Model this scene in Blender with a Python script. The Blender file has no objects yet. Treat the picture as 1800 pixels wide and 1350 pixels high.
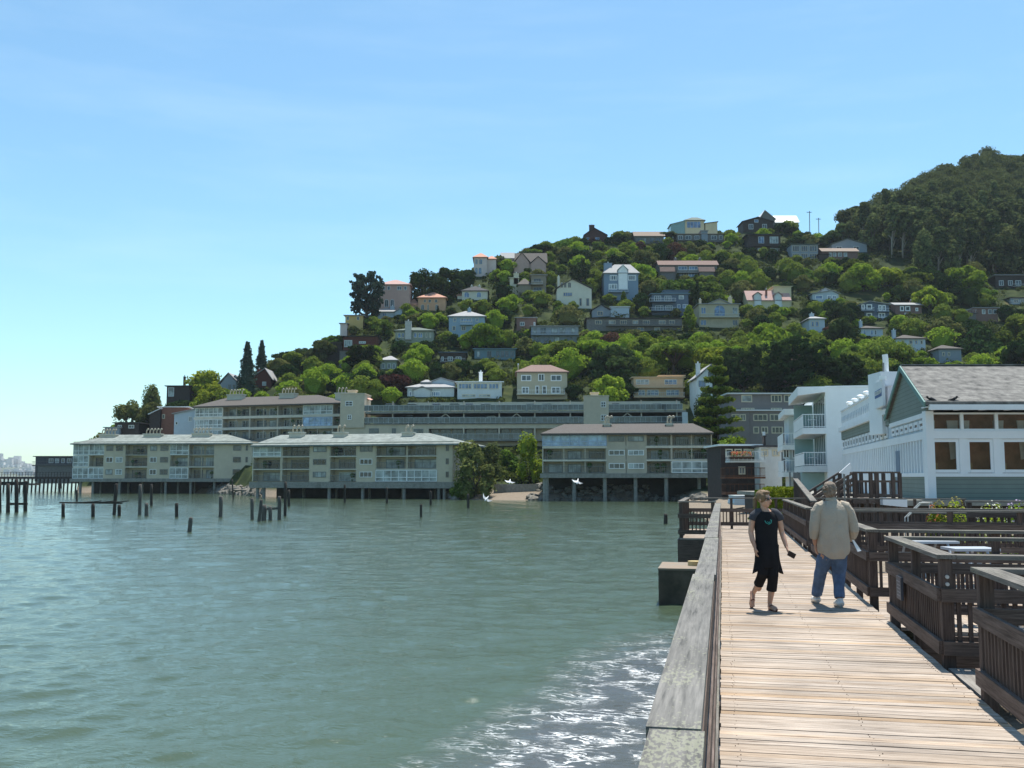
import bpy, bmesh, math, random
from mathutils import Vector, Matrix, noise
R = math.radians
scene = bpy.context.scene
# ------------------------------------------------------------------ camera
CAMZ = 3.3
PITCH = math.atan(165/1750)
F = 1750.0
cd = bpy.data.cameras.new('camera'); cam = bpy.data.objects.new('camera', cd)
scene.collection.objects.link(cam); scene.camera = cam
cd.lens = 35.0; cd.sensor_width = 36.0; cd.sensor_fit = 'HORIZONTAL'
cd.clip_start = 0.1; cd.clip_end = 20000
cam.location = (0, 0, CAMZ); cam.rotation_euler = (math.pi/2 + PITCH, 0, 0)
# ------------------------------------------------------------------ light
SUN_EL, SUN_AZ = R(73), R(22)          # azimuth measured clockwise from +Y
sd = bpy.data.lights.new('sun', 'SUN'); sun = bpy.data.objects.new('sun', sd)
scene.collection.objects.link(sun)
sd.energy = 4.6; sd.angle = R(0.53); sd.color = (1.0, 0.95, 0.86)
sdir = Vector((math.sin(SUN_AZ)*math.cos(SUN_EL), math.cos(SUN_AZ)*math.cos(SUN_EL), math.sin(SUN_EL)))
sun.rotation_euler = (-sdir).to_track_quat('-Z', 'Y').to_euler()
sun.location = (0, 0, 300)
w = bpy.data.worlds.new('World'); scene.world = w; w.use_nodes = True
wn = w.node_tree; wn.nodes.clear()
wo = wn.nodes.new('ShaderNodeOutputWorld'); bg = wn.nodes.new('ShaderNodeBackground')
sky = wn.nodes.new('ShaderNodeTexSky'); sky.sky_type = 'NISHITA'; sky.sun_disc = False
sky.sun_elevation = SUN_EL; sky.sun_rotation = SUN_AZ
sky.air_density = 1.0; sky.dust_density = 0.5; sky.ozone_density = 2.2; sky.altitude = 0
bg.inputs[1].default_value = 0.125
# thin high cirrus: a real cloud layer seen in the sky direction
tc = wn.nodes.new('ShaderNodeTexCoord'); mp = wn.nodes.new('ShaderNodeMapping')
mp.inputs['Scale'].default_value = (1.0, 3.0, 9.0); mp.inputs['Rotation'].default_value = (0.0, 0.35, 0.2)
nz = wn.nodes.new('ShaderNodeTexNoise'); nz.inputs['Scale'].default_value = 2.3
nz.inputs['Detail'].default_value = 7; nz.inputs['Roughness'].default_value = 0.55
rp = wn.nodes.new('ShaderNodeValToRGB'); rp.color_ramp.elements[0].position = 0.5; rp.color_ramp.elements[0].color = (0, 0, 0, 1)
rp.color_ramp.elements[1].position = 0.85; rp.color_ramp.elements[1].color = (0.16, 0.16, 0.16, 1)
mx = wn.nodes.new('ShaderNodeMix'); mx.data_type = 'RGBA'; mx.inputs['B'].default_value = (5.2, 6.3, 6.9, 1)
L = wn.links
L.new(tc.outputs['Generated'], mp.inputs['Vector']); L.new(mp.outputs[0], nz.inputs['Vector'])
L.new(nz.outputs['Fac'], rp.inputs[0]); L.new(rp.outputs[0], mx.inputs['Factor'])
tint = wn.nodes.new('ShaderNodeMix'); tint.data_type = 'RGBA'; tint.blend_type = 'MULTIPLY'; tint.inputs['Factor'].default_value = 1; tint.inputs['B'].default_value = (.80, 1.03, 1.0, 1)
L.new(sky.outputs[0], tint.inputs['A']); L.new(tint.outputs['Result'], mx.inputs['A']); L.new(mx.outputs['Result'], bg.inputs[0]); L.new(bg.outputs[0], wo.inputs[0])
scene.view_settings.view_transform = 'Standard'; scene.view_settings.look = 'None'
scene.view_settings.gamma = 1; scene.view_settings.exposure = 0.62
scene.view_settings.use_curve_mapping = False
scene.cycles.max_bounces = 6; scene.cycles.transparent_max_bounces = 8
scene.cycles.volume_bounces = 0; scene.cycles.caustics_reflective = False; scene.cycles.caustics_refractive = False

# ------------------------------------------------------------------ rays and frames
CT, ST = math.cos(PITCH), math.sin(PITCH)
CAM = Vector((0, 0, CAMZ))
def ray(px, py):
    u = (px-900)/F; v = (675-py)/F
    d = Vector((u, CT - v*ST, ST + v*CT)); return d/d.y
def W(px, py, Y): return CAM + ray(px, py)*Y
def Z(py, Y): return CAMZ + ray(900, py).z*Y
def YW(py, z=0.0): return (z-CAMZ)/ray(900, py).z
def proj(p):
    x, y, z = p[0], p[1], p[2]-CAMZ
    f = y*CT + z*ST; up = -y*ST + z*CT
    return 900 + F*x/f, 675 - F*up/f
BA = math.atan(0.2105)
DS = Vector((math.sin(BA), math.cos(BA), 0)); DT = Vector((math.cos(BA), -math.sin(BA), 0))
def BW(s, t, z=0.0): return DS*s + DT*t + Vector((0, 0, z))
def toST(x, y): return x*DS.x + y*DS.y, x*DT.x + y*DT.y
DZ = 1.5   # boardwalk level above the water
MBW = Matrix.Rotation(-BA, 4, 'Z')    # local (t, s, z) -> world

# ------------------------------------------------------------------ mesh builder
class MB:
    def __init__(s, M=None): s.v = []; s.f = []; s.M = M
    def pts(s, ps):
        n = len(s.v)
        for p in ps:
            p = Vector(p); s.v.append(s.M @ p if s.M else p)
        return n
    def box(s, x0, x1, y0, y1, z0, z1):
        if x1 < x0: x0, x1 = x1, x0
        if y1 < y0: y0, y1 = y1, y0
        if z1 < z0: z0, z1 = z1, z0
        n = s.pts([(x0,y0,z0),(x1,y0,z0),(x1,y1,z0),(x0,y1,z0),(x0,y0,z1),(x1,y0,z1),(x1,y1,z1),(x0,y1,z1)])
        for q in ((0,3,2,1),(4,5,6,7),(0,1,5,4),(1,2,6,5),(2,3,7,6),(3,0,4,7)): s.f.append([n+i for i in q])
        return s
    def poly(s, ps, rev=False):
        n = s.pts(ps); k = list(range(n, n+len(ps))); s.f.append(k[::-1] if rev else k); return s
    def prism(s, ps, off):
        """polygon ps extruded by vector off"""
        off = Vector(off); m = len(ps)
        n = s.pts(ps); n2 = s.pts([Vector(p)+off for p in ps])
        s.f.append([n+i for i in range(m)]); s.f.append([n2+i for i in range(m)][::-1])
        for i in range(m):
            j = (i+1) % m; s.f.append([n+j, n+i, n2+i, n2+j])
        return s
    def tube(s, pts, rad, seg=8, cap=True):
        pts = [Vector(p) for p in pts]
        if not isinstance(rad, (list, tuple)): rad = [rad]*len(pts)
        rings = []
        for i, p in enumerate(pts):
            a = pts[max(i-1, 0)]; b = pts[min(i+1, len(pts)-1)]
            d = (b-a).normalized() if (b-a).length > 1e-9 else Vector((0,0,1))
            up = Vector((0,1,0)) if abs(d.y) < .9 else Vector((1,0,0))
            e1 = d.cross(up).normalized(); e2 = d.cross(e1).normalized()
            r = rad[i]; r1, r2 = r if isinstance(r, tuple) else (r, r)
            rings.append(s.pts([p + e1*math.cos(2*math.pi*k/seg)*r1 + e2*math.sin(2*math.pi*k/seg)*r2 for k in range(seg)]))
        for a, b in zip(rings, rings[1:]):
            for k in range(seg):
                k2 = (k+1) % seg; s.f.append([a+k, a+k2, b+k2, b+k])
        if cap:
            s.f.append([rings[0]+k for k in range(seg)][::-1]); s.f.append([rings[-1]+k for k in range(seg)])
        return s
    def beam(s, a, b, w_, h_):
        a = Vector(a); b = Vector(b); d = (b-a).normalized()
        up = Vector((0,0,1)) if abs(d.z) < .95 else Vector((0,1,0))
        e1 = d.cross(up).normalized()*w_/2; e2 = e1.cross(d).normalized()*h_/2
        s.prism([a-e1-e2, a+e1-e2, a+e1+e2, a-e1+e2], b-a); return s
    def ball(s, c, r, sub=2, nz_=0.0, sc=1.0, sd_=0):
        bm = bmesh.new(); bmesh.ops.create_icosphere(bm, subdivisions=sub, radius=1)
        r = r if isinstance(r, (tuple, list)) else (r, r, r); c = Vector(c); ps = []
        for v in bm.verts:
            k = 1 + (nz_*noise.noise(v.co*sc + Vector((sd_, 0, 0))) if nz_ else 0)
            ps.append(Vector((c.x+v.co.x*r[0]*k, c.y+v.co.y*r[1]*k, c.z+v.co.z*r[2]*k)))
        n = s.pts(ps)
        for f in bm.faces: s.f.append([n+v.index for v in f.verts])
        bm.free(); return s

def tag(o, label=None, cat=None, group=None, kind=None):
    if label: o['label'] = label
    if cat: o['category'] = cat
    if group: o['group'] = group
    if kind: o['kind'] = kind
    return o
def link(o): scene.collection.objects.link(o); return o
def empty(name, loc, label, cat, group=None):
    o = link(bpy.data.objects.new(name, None)); o.location = loc; o.empty_display_size = .3
    return tag(o, label, cat, group)
def worldloc(o):
    v = Vector((0,0,0))
    while o is not None: v += Vector(o.location); o = o.parent
    return v
def part(name, mb, m, parent=None, loc=None, smooth=False, label=None):
    """link mb (world coordinates) as one object; parents have translation only"""
    if not mb.v: return None
    me = bpy.data.meshes.new(name)
    base = worldloc(parent) if parent else Vector((0,0,0))
    if loc is not None: off = Vector(loc)
    else: off = base
    me.from_pydata([tuple(v-off) for v in mb.v], [], mb.f)
    bm = bmesh.new(); bm.from_mesh(me); bmesh.ops.recalc_face_normals(bm, faces=bm.faces[:]); bm.to_mesh(me); bm.free()
    if smooth:
        for p in me.polygons: p.use_smooth = True
    me.materials.append(m)
    o = link(bpy.data.objects.new(name, me))
    if parent: o.parent = parent; o.location = off-base
    else: o.location = off
    if label: o['label'] = label
    return o

# ------------------------------------------------------------------ materials
def nodes(m): m.use_nodes = True; t = m.node_tree; return t, t.nodes['Principled BSDF'], t.nodes, t.links
_mats = {}
def mat(name, col, rough=.75, var=.18, sc=2.0, bump=0.0, stripe=None, metal=0.0, spec=.3, stretch=(1,1,1), stain=0.0, col2=None):
    if name in _mats: return _mats[name]
    m = bpy.data.materials.new(name); t, b, n, l = nodes(m); _mats[name] = m
    b.inputs['Roughness'].default_value = rough; b.inputs['Metallic'].default_value = metal
    b.inputs['Specular IOR Level'].default_value = spec
    g = n.new('ShaderNodeNewGeometry'); mp = n.new('ShaderNodeMapping'); mp.inputs['Scale'].default_value = stretch
    l.new(g.outputs['Position'], mp.inputs['Vector'])
    no = n.new('ShaderNodeTexNoise'); no.inputs['Scale'].default_value = sc; no.inputs['Detail'].default_value = 6; no.inputs['Roughness'].default_value = .65
    l.new(mp.outputs[0], no.inputs['Vector'])
    cr = n.new('ShaderNodeValToRGB'); l.new(no.outputs['Fac'], cr.inputs[0])
    c2 = col2 or tuple(min(1, c*(1+var)) for c in col)
    cr.color_ramp.elements[0].position = .3; cr.color_ramp.elements[0].color = (*[c*(1-var) for c in col], 1)
    cr.color_ramp.elements[1].position = .7; cr.color_ramp.elements[1].color = (*c2, 1)
    out = cr.outputs[0]
    if stripe:      # (axis, period, dark)  e.g. clapboard shadow lines
        ax, per, dk = stripe
        sx = n.new('ShaderNodeSeparateXYZ'); l.new(g.outputs['Position'], sx.inputs[0])
        d = n.new('ShaderNodeMath'); d.operation = 'DIVIDE'; l.new(sx.outputs[ax], d.inputs[0]); d.inputs[1].default_value = per
        f = n.new('ShaderNodeMath'); f.operation = 'FRACT'; l.new(d.outputs[0], f.inputs[0])
        c = n.new('ShaderNodeMath'); c.operation = 'LESS_THAN'; l.new(f.outputs[0], c.inputs[0]); c.inputs[1].default_value = .14
        k = n.new('ShaderNodeMath'); k.operation = 'MULTIPLY'; l.new(c.outputs[0], k.inputs[0]); k.inputs[1].default_value = dk
        mxx = n.new('ShaderNodeMix'); mxx.data_type = 'RGBA'; l.new(k.outputs[0], mxx.inputs['Factor']); l.new(out, mxx.inputs['A'])
        mxx.inputs['B'].default_value = (*[q*.35 for q in col], 1); out = mxx.outputs['Result']
    if stain:
        n2 = n.new('ShaderNodeTexNoise'); n2.inputs['Scale'].default_value = sc*.35; n2.inputs['Detail'].default_value = 8
        mp2 = n.new('ShaderNodeMapping'); mp2.inputs['Scale'].default_value = (1, 1, .25); l.new(g.outputs['Position'], mp2.inputs['Vector']); l.new(mp2.outputs[0], n2.inputs['Vector'])
        r2 = n.new('ShaderNodeValToRGB'); r2.color_ramp.elements[0].position = .5; r2.color_ramp.elements[1].position = .72; l.new(n2.outputs['Fac'], r2.inputs[0])
        k2 = n.new('ShaderNodeMath'); k2.operation = 'MULTIPLY'; l.new(r2.outputs[0], k2.inputs[0]); k2.inputs[1].default_value = stain
        m2 = n.new('ShaderNodeMix'); m2.data_type = 'RGBA'; l.new(k2.outputs[0], m2.inputs['Factor']); l.new(out, m2.inputs['A'])
        m2.inputs['B'].default_value = (*[q*.45 for q in col], 1); out = m2.outputs['Result']
    l.new(out, b.inputs['Base Color'])
    if bump:
        bu = n.new('ShaderNodeBump'); bu.inputs['Strength'].default_value = bump; bu.inputs['Distance'].default_value = .05
        l.new(no.outputs['Fac'], bu.inputs['Height']); l.new(bu.outputs[0], b.inputs['Normal'])
    return m

def leafmat(name, a, b_, trans=.35):
    m = bpy.data.materials.new(name); t, p, n, l = nodes(m)
    n.remove(p); out = n['Material Output']
    oi = n.new('ShaderNodeObjectInfo'); tcx = n.new('ShaderNodeTexCoord')
    no = n.new('ShaderNodeTexNoise'); no.inputs['Scale'].default_value = 4.0; no.inputs['Detail'].default_value = 4; l.new(tcx.outputs['Object'], no.inputs['Vector'])
    cr = n.new('ShaderNodeValToRGB'); cr.color_ramp.elements[0].position = .35; cr.color_ramp.elements[1].position = .68
    cr.color_ramp.elements[0].color = (*a, 1); cr.color_ramp.elements[1].color = (*b_, 1); l.new(no.outputs['Fac'], cr.inputs[0])
    hs = n.new('ShaderNodeHueSaturation'); l.new(cr.outputs[0], hs.inputs['Color'])
    mr = n.new('ShaderNodeMapRange'); l.new(oi.outputs['Random'], mr.inputs[0]); mr.inputs[3].default_value = .475; mr.inputs[4].default_value = .515; l.new(mr.outputs[0], hs.inputs['Hue'])
    mv = n.new('ShaderNodeMapRange'); mu = n.new('ShaderNodeMath'); mu.operation = 'FRACT'; mm = n.new('ShaderNodeMath'); mm.operation = 'MULTIPLY'; mm.inputs[1].default_value = 7.31
    l.new(oi.outputs['Random'], mm.inputs[0]); l.new(mm.outputs[0], mu.inputs[0]); l.new(mu.outputs[0], mv.inputs[0]); mv.inputs[3].default_value = .7; mv.inputs[4].default_value = 1.35; l.new(mv.outputs[0], hs.inputs['Value'])
    d = n.new('ShaderNodeBsdfDiffuse'); tr = n.new('ShaderNodeBsdfTranslucent'); ms = n.new('ShaderNodeMixShader'); ms.inputs[0].default_value = trans
    l.new(hs.outputs[0], d.inputs[0]); l.new(hs.outputs[0], tr.inputs[0]); l.new(d.outputs[0], ms.inputs[1]); l.new(tr.outputs[0], ms.inputs[2])
    l.new(ms.outputs[0], out.inputs[0])
    return m

def woodmat(name, a, b_, axis='s', rough=.8, lichen=0.0, bump=.5, attr=False, mid=None):
    """weathered timber; grain runs along boardwalk axis 's' or 't' or 'z'"""
    m = bpy.data.materials.new(name); t, p, n, l = nodes(m)
    p.inputs['Roughness'].default_value = rough; p.inputs['Specular IOR Level'].default_value = .2
    g = n.new('ShaderNodeNewGeometry'); rot = n.new('ShaderNodeVectorRotate'); rot.rotation_type = 'Z_AXIS'; rot.inputs['Angle'].default_value = BA
    l.new(g.outputs['Position'], rot.inputs['Vector'])     # -> x = t, y = s
    mp = n.new('ShaderNodeMapping'); l.new(rot.outputs[0], mp.inputs['Vector'])
    mp.inputs['Scale'].default_value = {'s': (45, 2.2, 45), 't': (2.2, 45, 45), 'z': (45, 45, 2.2)}[axis]
    no = n.new('ShaderNodeTexNoise'); no.inputs['Scale'].default_value = 1; no.inputs['Detail'].default_value = 7; no.inputs['Roughness'].default_value = .7
    l.new(mp.outputs[0], no.inputs['Vector'])
    cr = n.new('ShaderNodeValToRGB'); l.new(no.outputs['Fac'], cr.inputs[0])
    cr.color_ramp.elements[0].position = .3; cr.color_ramp.elements[0].color = (*a, 1)
    cr.color_ramp.elements[1].position = .66; cr.color_ramp.elements[1].color = (*b_, 1)
    if mid:
        e = cr.color_ramp.elements.new(.45); e.color = (*mid, 1)
    out = cr.outputs[0]
    n2 = n.new('ShaderNodeTexNoise'); n2.inputs['Scale'].default_value = 1.3; n2.inputs['Detail'].default_value = 5; l.new(rot.outputs[0], n2.inputs['Vector'])
    mr = n.new('ShaderNodeMapRange'); l.new(n2.outputs['Fac'], mr.inputs[0]); mr.inputs[1].default_value = .3; mr.inputs[2].default_value = .7; mr.inputs[3].default_value = .8; mr.inputs[4].default_value = 1.15
    hs = n.new('ShaderNodeHueSaturation'); l.new(out, hs.inputs['Color']); l.new(mr.outputs[0], hs.inputs['Value']); out = hs.outputs[0]
    if attr:
        at = n.new('ShaderNodeAttribute'); at.attribute_name = 'tint'
        mu = n.new('ShaderNodeMix'); mu.data_type = 'RGBA'; mu.blend_type = 'MULTIPLY'; mu.inputs['Factor'].default_value = 1
        l.new(out, mu.inputs['A']); l.new(at.outputs['Color'], mu.inputs['B']); out = mu.outputs['Result']
    if lichen:
        n3 = n.new('ShaderNodeTexNoise'); n3.inputs['Scale'].default_value = 95; n3.inputs['Detail'].default_value = 3; mpl = n.new('ShaderNodeMapping'); mpl.inputs['Scale'].default_value = (1, .4, 1); l.new(rot.outputs[0], mpl.inputs['Vector']); l.new(mpl.outputs[0], n3.inputs['Vector'])
        n4 = n.new('ShaderNodeTexNoise'); n4.inputs['Scale'].default_value = 3.2; n4.inputs['Detail'].default_value = 3; l.new(mpl.outputs[0], n4.inputs['Vector'])
        ad = n.new('ShaderNodeMath'); ad.operation = 'MULTIPLY'; l.new(n3.outputs['Fac'], ad.inputs[0]); l.new(n4.outputs['Fac'], ad.inputs[1])
        r3 = n.new('ShaderNodeValToRGB'); r3.color_ramp.elements[0].position = .30; r3.color_ramp.elements[1].position = .345; l.new(ad.outputs[0], r3.inputs[0])
        k = n.new('ShaderNodeMath'); k.operation = 'MULTIPLY'; l.new(r3.outputs[0], k.inputs[0]); k.inputs[1].default_value = lichen
        m3 = n.new('ShaderNodeMix'); m3.data_type = 'RGBA'; l.new(k.outputs[0], m3.inputs['Factor']); l.new(out, m3.inputs['A']); m3.inputs['B'].default_value = (.33, .335, .235, 1); out = m3.outputs['Result']
    l.new(out, p.inputs['Base Color'])
    bu = n.new('ShaderNodeBump'); bu.inputs['Strength'].default_value = bump; bu.inputs['Distance'].default_value = .008
    l.new(no.outputs['Fac'], bu.inputs['Height']); l.new(bu.outputs[0], p.inputs['Normal'])
    return m

def glassmat(name, col, rough=.08, spec=.8):
    m = bpy.data.materials.new(name); t, p, n, l = nodes(m)
    p.inputs['Roughness'].default_value = rough; p.inputs['Specular IOR Level'].default_value = spec
    g = n.new('ShaderNodeNewGeometry'); no = n.new('ShaderNodeTexNoise'); no.inputs['Scale'].default_value = .8; no.inputs['Detail'].default_value = 3; l.new(g.outputs['Position'], no.inputs['Vector'])
    cr = n.new('ShaderNodeValToRGB'); cr.color_ramp.elements[0].position = .35; cr.color_ramp.elements[1].position = .7
    cr.color_ramp.elements[0].color = (*[c*.45 for c in col], 1); cr.color_ramp.elements[1].color = (*[c*1.5 for c in col], 1)
    l.new(no.outputs['Fac'], cr.inputs[0]); l.new(cr.outputs[0], p.inputs['Base Color'])
    return m
G_DARK = glassmat('dark glass', (.022,.028,.034), .08, .55)
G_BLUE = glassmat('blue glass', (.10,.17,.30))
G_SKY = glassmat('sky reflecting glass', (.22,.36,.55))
G_PALE = glassmat('curtained glass', (.30,.34,.34), .2, .5)
G_MID = glassmat('grey glass', (.06,.08,.095), .08, .6)
WHITE = mat('white paint', (.80,.81,.80), .5, .06, 1.5, stain=.15)
WHITE2 = mat('pale paint', (.58,.62,.62), .6, .08, 1.5, stain=.2)
CREAM = mat('cream stucco', (.58,.53,.40), .85, .08)
BEIGE = mat('beige stucco', (.54,.465,.35), .9, .08, 1.0, stain=.25)
BEIGE2 = mat('grey beige stucco', (.46,.405,.32), .9, .08, 1.0, stain=.3)
CONC = mat('old concrete', (.26,.25,.22), .9, .25, 3, .4, stain=.5)
DARKW = mat('dark stained wood', (.05,.038,.034), .8, .3, 3)
BROWNW = mat('brown stained wood', (.09,.05,.03), .8, .3, 3, stripe=(2, .25, .4))
REDW = mat('red stained wood', (.11,.035,.025), .8, .25, 3, stripe=(2, .25, .4))
GREYW = mat('grey weathered wood', (.16,.155,.15), .85, .25, 3, stripe=(2, .3, .4))
SHADE_M = mat('metal railing paint', (.17,.18,.175), .5, .1)
ROOFG = mat('grey green shingles', (.20,.225,.21), .9, .35, 1.1, .3, stain=.4)
ROOFB = mat('brown grey shingles', (.095,.085,.077), .9, .3, 5, .3, stripe=(2, .12, .25))
ROOFD = mat('dark roofing', (.06,.06,.065), .9, .25, 4)
ROOFGREY = mat('pale grey roofing', (.30,.30,.30), .85, .2, 4)
TILE = mat('terracotta tiles', (.45,.24,.17), .85, .25, 6, .3)
TILEP = mat('pink tiles', (.42,.27,.24), .85, .2, 6, .3)
# ------------------------------------------------------------------ terrain
def interp(tab, x):
    if x <= tab[0][0]: return tab[0][1]
    for (a, b), (c, d) in zip(tab, tab[1:]):
        if x <= c: return b + (d-b)*(x-a)/(c-a)
    return tab[-1][1]
def sm(x): x = max(0.0, min(1.0, x)); return x*x*(3-2*x)
HILL = [(0,.9),(130,1.0),(150,2.0),(165,3.0),(185,4.5),(204,8.5),(206,9.5),(228,21.5),(255,31),(280,41.5),(305,54),(330,67.5),(360,84),(400,106),(430,123),(450,138),(465,150),(520,175)]
SHORE = [(-2000,9e3),(60,9e3),(110,300),(128,229),(330,227),(380,214),(402,205),(440,190),(470,178),(780,170),(800,153),(870,150),(950,148),(1190,146),(1215,133),(1240,126),(4000,126)]
SKYL = [(-2000,850),(110,850),(150,800),(180,778),(205,755),(300,728),(350,712),(400,700),(430,690),(480,655),(540,620),(590,600),(640,570),(690,552),(740,535),(800,495),(850,475),(920,455),(1000,432),(1080,422),(1150,428),(1200,415),(1300,410),(1380,403),(1450,430),(1490,415),(1540,385),(1600,355),(1650,330),(1730,296),(1800,281),(2000,284),(2600,360),(4000,420)]
def hill_h(px, Y):
    return interp(HILL, Y - 21*sm((640-px)/50)*sm((Y-196)/12)*(1-sm((Y-250)/60)))
def hill_z(px, Y):
    z = hill_h(px, Y)
    # the ridge: beyond the place where the sight line meets the skyline the ground falls away
    T = interp(SKYL, px); k = -ray(900, T).z*-1
    zr = CAMZ + k*Y
    if z > zr:
        hi = Y; m_ = 150.0
        while m_ < Y:
            if hill_h(px, m_) > CAMZ + k*m_: hi = m_; break
            m_ += 1.0
        zt = CAMZ + k*hi
        return zt - .22*(Y-hi)
    return z
def near_shore_t(s):
    return 1.6 if s < 45 else 1.6 - (s-45)/80*6.6
def ground_z(x, y):
    if y < 2: y_ = 2
    else: y_ = y
    px = 900 + F*x/(y_*1.0044)
    s, t = toST(x, y)
    d_far = y - interp(SHORE, px)
    d_near = (t - near_shore_t(s)) if s < 140 else -9e3
    d = max(d_far, d_near)
    if d < 0: return max(-1.5, .25*d)
    base = hill_z(px, y)
    rocky = .2 if 370 < px < 465 and d_far < 14 else .7 if (px < 790 or 945 < px < 1140) and y > 140 else .16 if y < 160 and px < 1260 else .3
    z = min(base, rocky*d + .02 + max(0, d-12)*.7)
    if y > 150: z += .5*noise.noise(Vector((x*.12, y*.12, 0)))*sm((d-6)/10)
    else: z += .05*noise.noise(Vector((x*.5, y*.5, 3)))*sm(d/3)
    return z
def gi(px, py, lo=150.0, hi=640.0):
    """depth at which the ground is seen at pixel row py"""
    Y = lo
    while Y < hi:
        p = W(px, py, Y)
        if ground_z(p.x, p.y) >= p.z: return Y
        Y += 1.5
    return max(range(int(lo), 480, 3), key=lambda q: ray(px, 600).x*0 + (ground_z(ray(px, 600).x*q, q)-CAMZ)/q)
mbg = MB(); cols = [-900+15*i for i in range(0, 285)]
rows = [3.0]
while rows[-1] < 700:
    y = rows[-1]; rows.append(y + (max(.35, y*.03) if y < 120 else 3.0))
for y in rows:
    for px in cols:
        x = (px-900)/F*y*1.0044; mbg.v.append(Vector((x, y, ground_z(x, y))))
nc = len(cols)
for i in range(len(rows)-1):
    for j in range(nc-1):
        a = i*nc+j; mbg.f.append([a, a+1, a+nc+1, a+nc])
def ground_material():
    m = bpy.data.materials.new('ground'); t, p, n, l = nodes(m); p.inputs['Roughness'].default_value = .95; p.inputs['Specular IOR Level'].default_value = .1
    g = n.new('ShaderNodeNewGeometry'); sx = n.new('ShaderNodeSeparateXYZ'); l.new(g.outputs['Position'], sx.inputs[0])
    no = n.new('ShaderNodeTexNoise'); no.inputs['Scale'].default_value = .25; no.inputs['Detail'].default_value = 9; l.new(g.outputs['Position'], no.inputs['Vector'])
    sand = n.new('ShaderNodeValToRGB'); fine = n.new('ShaderNodeTexNoise'); fine.inputs['Scale'].default_value = 9; fine.inputs['Detail'].default_value = 8; l.new(g.outputs['Position'], fine.inputs['Vector']); l.new(fine.outputs['Fac'], sand.inputs[0])
    sand.color_ramp.elements[0].position = .3; sand.color_ramp.elements[0].color = (.14,.115,.09,1); sand.color_ramp.elements[1].position = .65; sand.color_ramp.elements[1].color = (.27,.225,.175,1)
    gr = n.new('ShaderNodeValToRGB'); l.new(no.outputs['Fac'], gr.inputs[0]); gr.color_ramp.elements[0].position = .4; gr.color_ramp.elements[0].color = (.018,.03,.010,1)
    gr.color_ramp.elements[1].position = .62; gr.color_ramp.elements[1].color = (.045,.06,.02,1); e = gr.color_ramp.elements.new(.75); e.color = (.13,.10,.05,1)
    ad = n.new('ShaderNodeMath'); ad.operation = 'ADD'; l.new(sx.outputs[2], ad.inputs[0])
    mr = n.new('ShaderNodeMapRange'); l.new(ad.outputs[0], mr.inputs[0]); mr.inputs[1].default_value = 1.5; mr.inputs[2].default_value = 2.1
    l.new(no.outputs['Fac'], ad.inputs[1])
    mx = n.new('ShaderNodeMix'); mx.data_type = 'RGBA'; l.new(mr.outputs[0], mx.inputs['Factor']); l.new(sand.outputs[0], mx.inputs['A']); l.new(gr.outputs[0], mx.inputs['B'])
    l.new(mx.outputs['Result'], p.inputs['Base Color'])
    bu = n.new('ShaderNodeBump'); bu.inputs['Strength'].default_value = .5; bu.inputs['Distance'].default_value = .05; l.new(fine.outputs['Fac'], bu.inputs['Height']); l.new(bu.outputs[0], p.inputs['Normal'])
    return m
tag(part('ground', mbg, ground_material(), smooth=True), kind='structure')

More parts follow.
